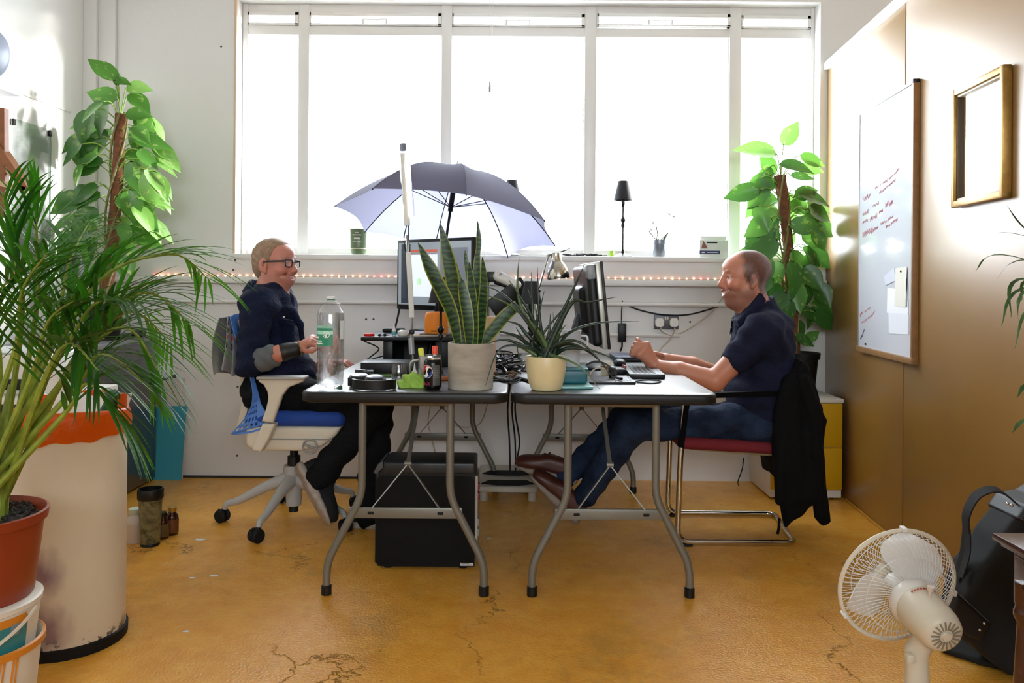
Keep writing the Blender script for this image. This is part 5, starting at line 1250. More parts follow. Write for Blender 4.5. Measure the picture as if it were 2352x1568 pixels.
MB().span((ex0+.012,4.573,SZ+.024), (ex0+.03,4.5755,SZ+.031)).span((ex0+.04,4.573,SZ+.026), (ex0+.105,4.5755,SZ+.030)).build('strip_print', mat('strip_white','#C8CCD8',.5), tb, smooth=0)
MB().span((ex0+.04,4.5735,SZ+.08), (ex0+.10,4.576,SZ+.088)).build('heading_print', M_blackm, tb, smooth=0)
MB().prism([(0,0),(.035,0),(.03,.012),(.02,.03),(.01,.045),(.004,.02)], 0, .001, frame((1,0,0),(0,0,1),(ex0+.010,4.5738,SZ+.05))).build('picture_print', mat('print_brown','#8A5040',.5), tb, smooth=0)
gcup = MB().lathe([(0,0),(.013,0),(.015,.035),(.012,.035),(.011,.004),(0,.004)], (at(1405,570,4.6).x,4.6,SZ), 16).build('lime_cup', mat('lime_plastic','#9CC83A',.4)); tag(gcup, 'tiny lime green cap on the sill beside the black lamp', 'cap')
cc = MB(); rr = random.Random(2)
for k in range(7):
    x0 = at(1300+13*k,578,4.59).x; cc.tube(spline([(x0+rr.uniform(-.02,.02),4.58+rr.uniform(0,.06),SZ+.004+rr.random()*.012) for _ in range(5)]+[(x0+.04,4.6,SZ+.006)],5), .0032, 5)
o = cc.build('cable_coil', M_blackm); tag(o, 'tangle of black cable lying on the window sill', 'cable')
o.data.update()

# ------------------------------------------------------------------ string lights, wall socket, plugs, cables
sl_ = thing('string_lights', 'string of warm fairy lights along the ledge under the window', 'fairy lights', (0, YB-.04, 1.15))
MB().tube([(-2.0+.2*k, YB-.038, 1.1475+.001*(k%2)) for k in range(20)], .0025, 5).build('wire', mat('clear_wire','#C9B8A8',.4), sl_)
def bulbm(n, c, s): return mat(n, c, .4, emit=(c, s))
BM = [bulbm('bulb_warm','#FFB48A',55.0), bulbm('bulb_amber','#FF9A6A',50.0), bulbm('bulb_pink','#FF5A5A',50.0)]
bms = [MB().ball((0,0,0),.0036,5).build('bulb', m, sl_, world=False) for m in BM]
for k in range(92):
    m = 2 if k % 23 in (6,7) else (k*7 % 3 == 0)*1
    b = bms[m] if False else copy_of(bms[m], sl_); b.location = (-1.98+.0402*k, .006, -.0008+.0012*math.sin(k*1.7)); ORIG[b.name] = V(0,0,0)
for b in bms: b.location = (-2.02-.02*bms.index(b), .006, -.003)
wy = YB-.003
a0, a1 = at(1502,722,wy), at(1558,756,wy)
so_ = thing('wall_socket', 'grey double wall socket on the back wall', 'socket', ((a0.x+a1.x)/2, wy, a1.z))
MB().span((a0.x,YB-.014,a1.z),(a1.x,YB,a0.z),.004).build('plate', mat('socket_grey','#5E5F63',.4,.3), so_)
for k in (-1,1): MB().box(((a0.x+a1.x)/2+k*.006, YB-.016, a0.z-.02), (.008,.006,.016), bevel=.001).build('switch', mat('switch_ivory','#CFCAC0',.4), so_)
plugs = []
for px, w_ in ((1513,'left'),(1546,'right')):
    p = at(px,739,wy); t = thing('mains_plug', 'white mains plug in the %s side of the grey socket' % w_, 'plug', (p.x, YB-.03, p.z-.02), 'white mains plugs')
    MB().prism([(-.022,-.02),(-.024,.006),(-.016,.022),(.016,.022),(.024,.006),(.022,-.02),(.012,-.026),(-.012,-.026)], 0, .024, frame((1,0,0),(0,0,1),(p.x,YB-.0145,p.z))).build('body', M_white, t, smooth=30, fix=True); plugs.append(p)
def cable(name, label, pts, r, m, n=6, s=6):
    o = MB().tube(spline(pts, s), r, n).build(name, m); return tag(o, label, 'cable')
cw = lambda px,py,o=.02: (lambda p: V(p.x, YB-o, p.z))(at(px,py,wy))
M_cabw = mat('cable_ivory','#B8AE9C',.5)
cable('power_cable', 'ivory cable looping from the left plug up behind the man', [cw(1515,752,.04),cw(1521,762,.03),cw(1550,769),cw(1600,742),cw(1636,712),cw(1660,680)], .0042, M_cabw)
cable('power_cable', 'ivory cable dropping from the right plug to the desk', [cw(1547,752,.04),cw(1546,762,.03),cw(1535,782),cw(1515,803,.03),cw(1505,840,.05)], .0042, M_cabw)
cable('power_cable', 'black cable sagging along the wall above the socket', [cw(1438,699),cw(1470,712),cw(1520,722,.026),cw(1580,722),cw(1640,706),cw(1690,690)], .0042, M_blackm)
ad = thing('power_adapter', 'black power adapter brick hanging on the wall by the monitor', 'adapter', cw(1428,790))
p0, p1 = at(1419,742,wy), at(1437,784,wy); MB().span((p0.x,YB-.035,p1.z),(p1.x,YB-.003,p0.z),.004).build('brick', M_black, ad)
MB().tube([cw(1427,744),cw(1427,715),cw(1429,690)], .003, 6).tube(spline([cw(1428,783),cw(1428,795),cw(1424,806)],4), .0045, 6).build('lead', M_blackm, ad)
# blind cords hanging in the window
bc1 = thing('blind_cord', 'long thin white blind cord hanging down past the sill', 'cord', (at(1125,5,4.5).x,4.5,1.0))
MB().tube([at(1133,-20,4.5), at(1131,100,4.5), at(1120,420,4.5), at(1108,720,4.5)], .0016, 5).build('string', M_white, bc1)
bc2 = thing('blind_cord', 'short white blind cord with acorn pull against the window', 'cord', (at(1125,200,4.5).x,4.5,2.2))
MB().tube([at(1125,-20,4.5), at(1125,184,4.5)], .0016, 5).build('string', M_white, bc2)
pz0 = at(1125,213,4.5); MB().lathe([(0,0),(.006,.002),(.0075,.02),(.005,.05),(.002,.074),(0,.074)], pz0, 10).build('acorn_pull', mat('cord_grey','#8A868E',.5), bc2)

# ------------------------------------------------------------------ desk: left half
def on(px, py): return zt(px, py, TZ)     # point of the desk surface seen at that pixel
M_water = NT('water'); M_water = clearmat('clear_bottle', (.98,.99,1,1), .95, .04)
bq = on(759, 897); bqy = bq.y+.047; bx0 = at(759,860,bqy).x
wbt = thing('water_bottle', 'large clear plastic water bottle with green label, uncapped', 'bottle', (bx0, bqy, TZ))
zb = lambda py: at(759,py,bqy).z - TZ
H_ = zb(680)
prof = [(0,.012),(.03,.004),(.040,.002),(.046,.012),(.0475,.03),(.0475,zb(724)),(.044,zb(712)),(.034,zb(700)),(.022,zb(694)),(.0145,zb(690)),(.0135,zb(686)),(.0135,H_)]
MB().lathe(prof, (bx0,bqy,TZ), 36).build('shell', M_water, wbt)
M_wat = NT('bottle_water'); M_wat.set(Base_Color='#F6FAFC', Roughness=.0); M_wat.b.inputs['Transmission Weight'].default_value = 1.0; M_wat.b.inputs['IOR'].default_value = 1.33
_tp = M_wat.n('ShaderNodeBsdfTransparent'); _mx = M_wat.n('ShaderNodeMixShader'); _mx.inputs[0].default_value = .5; M_wat.l(M_wat.b.outputs[0], _mx.inputs[1]); M_wat.l(_tp.outputs[0], _mx.inputs[2]); M_wat.l(_mx.outputs[0], M_wat.out.inputs[0]); M_wat = M_wat.mat
MB().lathe([(0,.02),(.03,.008),(.044,.016),(.0455,.03),(.0455,zb(727)),(.043,zb(718)),(0,zb(718))], (bx0,bqy,TZ), 36).build('water', M_wat, wbt)
MB().lathe([(.0155,zb(689)),(.0155,zb(687.5)),(.0138,zb(687))], (bx0,bqy,TZ), 20).build('neck_ring', mat('bottle_green','#1E6A4A',.4), wbt)
MB().lathe([(.0142,zb(686)),(.0148,H_-.002),(.0125,H_),(.0125,zb(686))], (bx0,bqy,TZ), 20).build('neck', mat('milky_plastic','#E6EAEA',.3), wbt)
def wrap(z0, z1, a0, a1, off=.0485, n=16): return MB().thick(lambda u,v: V(bx0+off*math.sin(a0+(a1-a0)*u), bqy-off*math.cos(a0+(a1-a0)*u), TZ+z0+(z1-z0)*v), n, 2, .0004)
lb_ = wrap(zb(792), zb(752), -2.2, .38).build('label', mat('label_green','#2F8A6A',.4), wbt)
wrap(zb(766), zb(758), -2.2, .38, .0489).build('label_stripe', mat('label_mint','#9FE0C6',.4), lb_)
wrap(zb(752), zb(745), -2.2, .30, .0487).build('label_top', mat('label_pale','#8FBFAC',.4), lb_)
lg = MB(); zc_ = zb(766)
for k in range(24):
    a, b = 2*PI*k/24, 2*PI*(k+1)/24
    q = lambda t, r: V(bx0+.0493*math.sin(-.10+r*math.cos(t)/.0485), bqy-.0493*math.cos(-.10+r*math.cos(t)/.0485), TZ+zc_+r*math.sin(t))
    lg.add([q(a,.0105),q(b,.0105),q(b,.0125),q(a,.0125)],[(0,1,2,3)])
    if k in range(2,8) or k in range(13,20): lg.add([q(a,.0),q(b,.008),q(a,.008)],[(0,1,2)])
lg.build('logo', mat('logo_white','#F0F2F0',.4), lb_, smooth=0)
for i, z in enumerate((771, 780, 785.5)): wrap(zb(z+(4 if i==0 else 2.4)), zb(z), -1.15, (-.72,-.45,-.40)[i], .0493, 8).build('label_print', mat('logo_white','#F0F2F0',.4), lb_)
wrap(zb(778), zb(735), .95, 1.35, .0487).build('rear_print', mat('label_pale2','#D5DCDC',.4), wbt)
cq = on(775,893); cap_ = MB().lathe([(0,0),(.0155,0),(.0155,.009),(.013,.011),(0,.011)], (cq.x,cq.y+.012,TZ), 20).build('bottle_cap', mat('cap_green','#14523A',.4)); tag(cap_, 'dark green screw cap lying in front of the water bottle', 'cap')
# headphones lying folded
hq = Vector((at(856,880,2.93).x, 2.93, TZ)); hp_ = thing('headphones', 'black over-ear headphones lying on the desk beside the bottle', 'headphones', hq)
S = SDF(.004)
band_ = [hq+V(.012+.075*math.cos(a), -.035+.055*math.sin(a), .02) for a in [PI*1.02+PI*.96*k/14 for k in range(15)]]
MB().strip(band_, .034, .010, (0,0,1)).build('headband', M_black, hp_)
for (px, py, Y) in ((826,868,2.97),(862,872,2.93)):
    c = at(px,py,Y); c.z = TZ+.030
    MB().lathe([(0,-.028),(.036,-.028),(.041,-.016),(.041,-.004),(.037,.006),(.030,.012),(0,.013)], c, 28, axis=(.05,-.12,1)).build('ear_cup', M_black, hp_)
    MB().lathe([(.0,.0135),(.026,.0135),(.030,.0122),(.030,.0115)], c, 24, axis=(.05,-.12,1)).build('cup_plate', mat('satin_grey','#8A8C90',.25,.6), hp_)
for c in ((at(800,885,2.93).x,.0),(at(911,885,2.93).x,0)): MB().box((c[0]+(.008 if c[0]<hq.x else -.008), 2.915, TZ+.024), (.010,.03,.032), bevel=.004).build('slider', M_blackm, hp_)
# drinks can
kq = on(994,897); ky = kq.y+.033; kx = at(994,860,ky).x
can = thing('drinks_can', 'black cola can with red, white and blue round emblem', 'can', (kx, ky, TZ))
KR = .0325; KH = at(994,823,ky).z-TZ
MB().lathe([(0,.004),(.022,.004),(.025,0),(.028,.004),(KR,.014),(KR,KH-.016),(.030,KH-.008),(.0268,KH-.003)], (kx,ky,TZ), 36).build('shell', mat('can_black','#101012',.25,.5), can)
MB().lathe([(.0268,KH-.003),(.0272,KH),(.0255,KH),(.024,KH-.005),(0,KH-.005)], (kx,ky,TZ), 30).build('rim', M_steel, can)
def onc(ang, z, off=.0006): return V(kx+(KR+off)*math.sin(ang), ky-(KR+off)*math.cos(ang), TZ+z)
def patch(poly, m, name, off=.0006, rim=None):
    mb = MB(); c = [sum(p[i] for p in poly)/len(poly) for i in (0,1)]; pts = [onc(a,z,off) for a,z in poly]; mb.add([onc(c[0],c[1],off)]+pts, [(0,i+1,(i+1)%len(pts)+1) for i in range(len(pts))]); return mb.build(name, m, can, smooth=0)
ga, gz, gr = -.62, KH*.60, .0235
disc = lambda r, t: (ga+r*math.cos(t)/KR, gz+r*math.sin(t))
patch([disc(gr,2*PI*k/28) for k in range(28)], mat('emblem_white','#E4E6E8',.3), 'emblem')
patch([disc(gr*.94, math.radians(38+176*k/14)) for k in range(15)], mat('emblem_red','#C3202E',.3), 'emblem_red', .0010)
patch([disc(gr*.94, math.radians(236+140*k/14)) for k in range(15)], mat('emblem_blue','#1F3C8C',.3), 'emblem_blue', .0010)
mb = MB()
for i, ch_ in enumerate('MAX'):
    a = -1.12+i*.30; mb.text(ch_, .016, frame((math.cos(a),math.sin(a),0),(0,0,1),onc(a,KH*.17,.0010)), .0002)
mb.build('lettering', mat('can_red_ink','#B8305A',.4), can, smooth=0)
pn = MB().thick(lambda u,v: onc(.12+.85*u, KH*(.16+.66*v), .0006), 8, 2, .0003).build('info_panel', mat('can_panel_grey','#4A4B4A',.4), can)
for i in range(7): MB().thick(lambda u,v: onc(.16+(.7-.08*(i%3))*u, KH*(.42+.055*i)+.0012*v, .0010), 6, 2, .0003).build('info_line', mat('can_line','#8A8A86',.5), pn)
# steel mug with highlighters behind the can
mq = V(at(987,850,3.0).x, 3.0, TZ); mug = thing('steel_mug', 'brushed steel mug holding highlighters behind the can', 'mug', mq)
MB().lathe([(0,.002),(.036,.002),(.042,.02),(.044,.06),(.042,.10),(.0405,.113),(.039,.113),(.040,.10),(.040,.01),(0,.01)], mq, 28).build('body', M_steel, mug)
MB().tube(spline([mq+V(-.04,0,.095),mq+V(-.068,-.005,.085),mq+V(-.07,-.005,.045),mq+V(-.042,0,.03)],5), .005, 8).build('handle', M_steel, mug)
for dx, c, t_, lb2 in ((-.018,'#DDE04A',.22,'yellow highlighter leaning in the steel mug'),(.017,'#F0502E',-.02,'orange-red capped marker standing in the steel mug')):
    h_ = .135 if dx > 0 else .128; o = mq+V(dx,0,.012); d = V(-math.sin(t_)*.6,0,1).normalized()
    pn = thing('marker_pen', lb2, 'marker', o); MB().tube([o, o+d*(h_-.02)], .007, 10).build('barrel', M_white, pn); MB().tube([o+d*(h_-.03), o+d*(h_-.004), o+d*h_], [.0105,.0105,.0085], 12).build('cap', mat('cap_'+c[1:], c, .4), pn)
# green microfibre cloth
S = SDF(.005); 
for a,b,r in (((925,889),(968,888),.016),((930,880),(972,876),.017),((938,872),(974,868),.014),((922,886),(945,866),.013)): S.cap(at(*a,2.95), at(*b,2.95), r, r)
S.box(at(950,888,2.95)+V(0,0,.0), (.045,.045,.012), rnd=.01, k=.02)
o = S.build('green_cloth', mat('green_microfibre','#93B84C',.95,bump=(200,.5,.004),var=(40,.2)), warp=lambda x,y,z: .005*np.sin(x*120+z*150)+.003*np.sin(y*110+x*60), clip=lambda x,y,z: (TZ+.0005)-z); tag(o, 'crumpled lime green microfibre cloth in front of the mug', 'cloth')
# glass jar
jq = on(913,877); jq = V(jq.x, jq.y+.03, TZ); jr = thing('glass_jar', 'small empty glass jar standing behind the headphones', 'jar', jq)
M_jar = clearmat('jar_glass', (.95,.93,.92,1), .97, .05)
MB().lathe([(0,.002),(.028,.002),(.030,.006),(.030,.048),(.026,.056),(.0255,.068),(.028,.068),(.028,.062),(.0235,.062),(.0235,.057),(.0275,.047),(.0275,.007),(0,.006)], jq, 28).build('jar', M_jar, jr)
MB().lathe([(.0285,.069),(.0285,.0715),(.0265,.0715)], jq, 28).build('rim', M_jar, jr)
# glue bottle
uq = V(at(952,855,3.08).x, 3.08, TZ); gb2 = thing('glue_bottle', 'white dropper bottle with pointed tip beside the jar', 'bottle', uq)
MB().lathe([(0,0),(.012,0),(.0125,.03),(.011,.04),(.006,.048),(.004,.055),(.0015,.075),(0,.075)], uq, 16).build('bottle', M_white, gb2)
# sanding box / dock boxes
def slabthing(name, label, cat, x0px, x1px, ytop, ybot, Yn, depth, m, bev=.003):
    a, b = at(x0px,ytop,Yn), at(x1px,ybot,Yn); z0 = TZ
    t = thing(name, label, cat, ((a.x+b.x)/2, Yn+depth/2, z0)); MB().span((a.x,Yn,z0),(b.x,Yn+depth,a.z),bev).build('case', m, t); return t
q = slabthing('docking_box', 'long flat black box under the front of the monitor riser', 'box', 828, 952, 832, 862, 3.31, .16, M_black)
slabthing('card_reader', 'small glossy black box at the left of the desk', 'box', 815, 858, 848, 862, 3.27, .03, mat('gloss_black','#1B1C1E',.15))
nb = MB().box(on(868,866)+V(0,.03,.004),(.10,.05,.008),rot=(0,0,.1),bevel=.002).build('green_notepad', mat('green_card','#4E6E2A',.6)); tag(nb, 'thin green card lying in front of the black box', 'card')
# monitor riser with things on it
RYn, RYb = 3.60, 4.05; ra, rb_ = at(828,776,RYn), at(1042,776,RYn); RZ = at(900,774,RYn).z
ri = thing('monitor_riser', 'black desk riser shelf carrying the left monitor', 'riser', ((ra.x+rb_.x)/2, (RYn+RYb)/2, TZ))
MB().box(((ra.x+rb_.x)/2,(RYn+RYb)/2,RZ-.009),(rb_.x-ra.x,RYb-RYn,.018),bevel=.006,seg=3).build('shelf', M_black, ri)
for x0, x1 in ((880,902),(1000,1030)):
    a, b = at(x0,800,RYn+.04).x, at(x1,800,RYn+.04).x; MB().span((a,RYn+.04,TZ),(b,RYb-.04,RZ-.017),.003).build('leg_panel', M_black, ri)
MB().span((at(885,800,RYb-.06).x,RYb-.06,TZ),(at(1020,800,RYb-.06).x,RYb-.045,RZ-.017)).build('back_panel', M_black, ri, smooth=0)
def onr(px, Y): return V(at(px,760,Y).x, Y, RZ)
o = MB().lathe([(0,0),(.023,0),(.024,.002),(.024,.010),(.022,.012),(0,.012)], onr(848,3.66), 24).build('red_lid', mat('red_plastic','#D0211C',.35)); tag(o, 'flat round red lid on the left corner of the riser', 'tin')  # a loose plastic lid lying flat
eb = thing('earphones', 'small black earphones coiled on the riser', 'earphones', onr(878,3.64)); 
MB().ball(onr(872,3.64)+V(0,0,.006),(.009,.006,.006),6).build('earbud', M_black, eb); MB().ball(onr(884,3.64)+V(0,0,.007),(.008,.006,.007),6).build('earbud', M_black, eb); MB().tube(spline([onr(872,3.64)+V(0,0,.004),onr(880,3.63)+V(0,0,.003),onr(890,3.66)+V(0,0,.003),onr(898,3.64)+V(0,0,.003)],5),.0015,5).build('lead', M_black, eb)
sb = thing('spray_bottle', 'small bottle with white nozzle and blue label on the riser', 'bottle', onr(905,3.68)); p = onr(905,3.68)
MB().lathe([(0,0),(.010,0),(.0105,.024),(.008,.03),(.0055,.034),(.005,.038),(.002,.058),(0,.058)], p, 14).build('bottle', M_white, sb); MB().lathe([(.0108,.004),(.0110,.02),(.0108,.0205)], p, 14).build('label', mat('aqua_label','#4E9AA8',.5), sb)
wt = thing('white_tub', 'squat white plastic tub on the riser', 'tub', onr(925,3.70)); MB().lathe([(0,0),(.022,0),(.026,.008),(.024,.02),(.012,.026),(0,.027)], onr(925,3.70), 20).build('tub', M_white, wt)
wc = thing('webcam', 'black flat gadget lying on the riser behind the bottles', 'gadget', onr(912,3.86)); MB().box(onr(905,3.86)+V(0,0,.014),(.11,.03,.022),bevel=.009,seg=3).build('body', M_black, wc)
pp2 = thing('paper_stack', 'loose papers and a notebook on the riser under the orange speaker', 'papers', onr(990,3.72))
MB().box(onr(985,3.72)+V(0,0,.003),(.16,.12,.006),rot=(0,0,.08),bevel=.001).build('notebook', mat('cream_paper','#CFC7B4',.6), pp2); MB().box(onr(1000,3.71)+V(0,0,.009),(.13,.10,.005),rot=(0,0,-.05),bevel=.001).build('book', mat('brown_cover','#6E5A48',.6), pp2); MB().box(onr(960,3.78)+V(0,0,.010),(.09,.07,.002),rot=(.12,0,.3)).build('sheet', mat('paper_lilac','#CFCBE0',.7), pp2)
spk_ = thing('orange_speaker', 'rounded orange speaker standing on the riser', 'speaker', onr(1000,3.70)+V(0,0,.012)); p = onr(1002,3.70)+V(0,0,.0125)
M_or = mat('orange_rubber','#F08A1E',.55); MB().lathe([(0,0),(.050,0),(.053,.005),(.053,.078),(.049,.092),(.040,.098),(0,.098)], p, 36).build('body', M_or, spk_); MB().thick(lambda u,v: V(p.x+.0536*math.sin(-.35+.5*u), p.y-.0536*math.cos(-.35+.5*u), p.z+.010+.006*v), 8, 2, .001).build('slot', mat('speaker_slot','#8A4A0E',.6), spk_)
MB().tube([p+V(.052,-.01,.03),p+V(.066,-.012,.03),p+V(.066,-.012,.06),p+V(.052,-.01,.06)],.004,6).build('strap', M_or, spk_)
wbx = thing('white_dispenser', 'white desk dispenser behind the orange speaker', 'dispenser', onr(1035,3.86)); MB().box(onr(1035,3.86)+V(0,0,.045),(.10,.06,.09),bevel=.008).build('body', M_white, wbx); MB().lathe([(0,0),(.012,0),(.014,.03),(0,.03)], onr(1026,3.86)+V(0,0,.09), 12).build('spout', M_white, wbx)
# left monitor
mA, mB = at(912,552,4.15), at(1088,543,3.78); mC = at(912,706,4.15); mx_, my_ = (mB-mA), (mC-mA); MW, MH = mx_.length, .355
MF = frame(Vector((mx_.x,mx_.y,0)), (0,0,1), V((mA.x+mB.x)/2,(mA.y+mB.y)/2,(mA.z+mB.z)/2-MH/2))   # x right, y up, z toward viewer
mon = thing('monitor', 'black monitor with lit screen facing left under the umbrella', 'monitor', V(MF.translation.x, MF.translation.y, RZ))
def lb3(mb, x0, x1, y0, y1, z0, z1, bev=0):
    t = MB().span((x0,y0,z0),(x1,y1,z1),bev); t.v = [MF@v for v in t.v]; mb.add(t.v, t.f); return mb
lb3(MB(), -MW/2, MW/2, -MH/2, MH/2, -.035, .0, .006).build('housing', M_black, mon)
lb3(MB(), -MW/2+.016, MW/2-.016, -MH/2+.026, MH/2-.016, .0, .0015).build('screen', mat('screen_grey','#7F8890',.2,emit=('#8E98A2',.30)), mon, smooth=0)
for x0,x1,y0,y1,c,e_ in ((-.24,-.17,-.145,.155,'#39404C',.12),(-.165,.03,-.11,.10,'#C9D2DA',.5),(-.165,.03,.112,.125,'#B0503E',.4),(-.12,-.09,-.05,-.02,'#8FBE7A',.4),(-.165,.02,.10,.106,'#8A7A7A',.3),(.05,.24,-.12,.13,'#6C7480',.25),(-.23,-.20,-.12,.12,'#59616E',.2)):
    lb3(MB(), x0, x1, y0, y1, .0016, .0022).build('window_pane_graphic', mat('ui_'+c[1:], c, .3, emit=(c,e_)), mon, smooth=0)
a_ = MF@V(0,-MH/2+.12,-.05); f0 = V(a_.x+.02,a_.y+.06,RZ)
MB().strip([MF@V(.0,-.05,-.05), MF@V(.0,-.16,-.07), V(f0.x,f0.y,RZ+.01)], .10, .02, mx_).build('neck', mat('stand_grey','#3A3C40',.4), mon)
MB().box(f0+V(-.02,-.03,.006),(.26,.18,.012),rot=(0,0,math.atan2(mx_.y,mx_.x)),bevel=.005).build('foot', mat('stand_grey','#3A3C40',.4), mon)
# tall jointed strip lamp
TL = 3.40; l3 = thing('strip_lamp', 'tall white jointed strip lamp standing on the desk, tube pointing up', 'lamp', V(at(945,860,TL).x,TL,TZ))
MB().lathe([(0,0),(.05,0),(.05,.008),(.012,.014),(.006,.02)], V(at(948,860,TL).x,TL,TZ), 24).build('base', M_black, l3)
MB().tube([V(at(948,860,TL).x,TL,TZ+.014), at(948,815,TL)], .004, 8).build('pin', M_steel, l3)
MB().tube([at(946,813,TL), at(944,776,TL)], .0125, 16).build('clamp_tube', mat('satin_aluminium','#A9AAAE',.35,.6), l3)
M_lw = mat('lamp_white','#DCDAD2',.4)
MB().strip([at(946,728,TL), at(938,579,TL)], .020, .016, (1,0,0)).build('lower_arm', M_lw, l3)
MB().tube([at(945,776,TL), at(946,730,TL)], .006, 8).build('joint_rod', M_steel, l3)
MB().box(at(946,762,TL), (.022,.02,.02), bevel=.005).build('joint', M_black, l3)
MB().tube([at(937,580,TL), at(935,540,TL)], .005, 8).build('joint_rod', M_steel, l3)
for dx in (-4,4): MB().tube(spline([at(936+dx,578,TL-.012), at(933+dx*1.4,548,TL-.014), at(936+dx*.5,518,TL-.012)],4), .0022, 5).build('spring', M_black, l3)
hA, hB = at(935,518,TL), at(926,352,TL); MB().tube([hA,hB], .0125, 12).build('tube_body', M_lw, l3)
MB().strip([at(945,497,TL-.008), at(936,352,TL-.008)], .010, .012, (1,0,0)).build('tube_glow', mat('tube_light','#FFF1D8',.3,emit=('#FFF1DC',1.6)), l3)
M_clr = clearmat('clear_plastic',(.95,.96,.98,1),.8,.06); MB().tube([at(941,497,TL), at(925,328,TL)], .0235, 18, cap=False).build('diffuser', M_clr, l3)
MB().tube([at(926,346,TL), at(925,330,TL)], .015, 14).build('end_cap', mat('cap_blue_grey','#4A5570',.4), l3)
# far side of the left desk: arm, tablet, can, jug
ma = thing('monitor_mount', 'silver and black desk-clamped monitor arm behind the snake plant', 'monitor arm', V(at(1116,840,3.8).x,3.8,TZ)); mp = at(1116,840,3.8)
MB().tube([V(mp.x,3.8,TZ), V(mp.x,3.8,1.15)], .015, 14).build('post', M_steel, ma); MB().box(V(mp.x,3.8,TZ+.01),(.09,.08,.02),bevel=.004).build('clamp', M_black, ma)
MB().box(at(1128,636,3.8),(.045,.045,.05),bevel=.006).build('elbow', M_black, ma)
S = SDF(.005); S.cap(at(1145,634,3.78), at(1188,654,3.72), .026,.020); S.build('upper_arm', M_lw, ma); S = SDF(.005); S.cap(at(1140,648,3.79), at(1190,664,3.73), .012,.012); S.build('lower_arm', M_black, ma)
MB().ball(at(1150,632,3.755), .010, 8).build('pivot', M_steel, ma)
tab = thing('tablet', 'dark tablet held tilted on the silver monitor arm', 'tablet', at(1172,700,3.7))
MB().box(at(1170,684,3.72),(.20,.012,.10),rot=(0,-.62,.25),bevel=.004).build('body', M_black, tab)
pr = V(at(1124,840,3.28).x,3.28,TZ); kr = thing('paper_roll', 'peach paper roll standing behind the concrete pot', 'roll', pr); MB().lathe([(.010,0),(.026,0),(.026,.245),(.010,.245),(.010,0)], pr, 24).build('roll', mat('peach_paper','#D9B79C',.8), kr)
# ------------------------------------------------------------------ desk: right half
rmY0, rmY1 = 3.40, 3.95
nT, nB = at(1374,600,rmY0), at(1393,803,rmY0); fT = at(1335,626,rmY1)
rm = thing('monitor', 'black-backed monitor with silver edge turned towards the man in the polo', 'monitor', V(nB.x+.02, 3.68, TZ))
zx = (nB-nT).normalized(); yx = Vector((fT.x-nT.x, rmY1-rmY0, 0)).normalized(); RMF = frame(yx, -zx, nB.lerp(nT,.5)+yx*.275)   # x along depth, y up, z = normal
if (RMF.to_3x3()@V(0,0,1)).x < 0: sgn = -1
else: sgn = 1
HH = (nB-nT).length
def rbx(x0,x1,y0,y1,z0,z1,bev=0):
    t = MB().span((x0,y0,z0*sgn),(x1,y1,z1*sgn),bev); t.v = [RMF@v for v in t.v]; return t
rbx(-.275,.275,-HH/2,HH/2,.008,.020,.003).build('front_bezel', M_black, rm)
rbx(-.270,.270,-HH/2+.002,HH/2-.002,-.012,.008,.002).build('edge_band', mat('silver_edge','#B4B2AA',.35,.5), rm)
rbx(-.255,.255,-HH/2+.05,HH/2-.012,.0195,.021).build('screen', mat('screen_dim_glow','#202428',.15,emit=('#6A7480',.25)), rm, smooth=0)  # screen given a faint glow of its own
S = SDF(.006); S.box((0,0,-.028*sgn),(.25,HH/2-.012,.022),rnd=.02); S.box((0,-.02,-.055*sgn),(.12,.10,.02),rnd=.015,k=.02); S.xf(RMF); S.build('back_shell', M_black, rm)
rbx(-.262,-.18,HH/2-.075,HH/2-.008,-.050,-.012,.012).build('corner_speaker', mat('light_grey_vent','#8F9296',.4), rm)
b0 = RMF@V(0,-.04,-.07*sgn); ft = V(b0.x-.01, b0.y, TZ)
MB().strip([b0, V(b0.x-.035,b0.y,TZ+.12), V(b0.x-.02,b0.y,TZ+.012)], .09, .02, (0,1,0)).build('neck', M_black, rm); MB().box(V(b0.x+.02,b0.y,TZ+.006),(.20,.24,.012),bevel=.005).build('foot', M_black, rm)
# chrome desk lamp
cl = thing('desk_lamp', 'chrome angled desk lamp with bell head in front of the ledge', 'lamp', V(at(1222,840,3.75).x, 3.75, TZ)); CL = 3.75
MB().lathe([(0,0),(.07,0),(.07,.012),(.015,.02),(.012,.05)], V(at(1222,840,CL).x,CL,TZ), 28).build('base', M_chrome, cl)
for d in (-.006,.006): MB().tube([V(at(1222,840,CL).x,CL+d,TZ+.04), at(1236,668,CL)+V(0,d,0), at(1259,588,CL)+V(0,d,0)], .0045, 8).build('arm_rod', M_chrome, cl)
MB().ball(at(1236,668,CL),.012,8).build('elbow', M_black, cl); MB().tube(spline([at(1256,590,CL),at(1266,584,CL),at(1274,590,CL)],4),.006,8).build('yoke', M_steel, cl)
hc = at(1283,640,CL); MB().lathe([(.052,0),(.053,.004),(.050,.03),(.040,.058),(.028,.076),(.024,.082),(.024,.118),(.020,.122),(0,.122)], hc, 36, axis=(-.12,0,1)).build('bell', M_chrome, cl)
MB().tube(spline([at(1262,585,CL),at(1290,578,CL),at(1310,570,CL)],4),.0025,5).build('flex', M_blackm, cl)
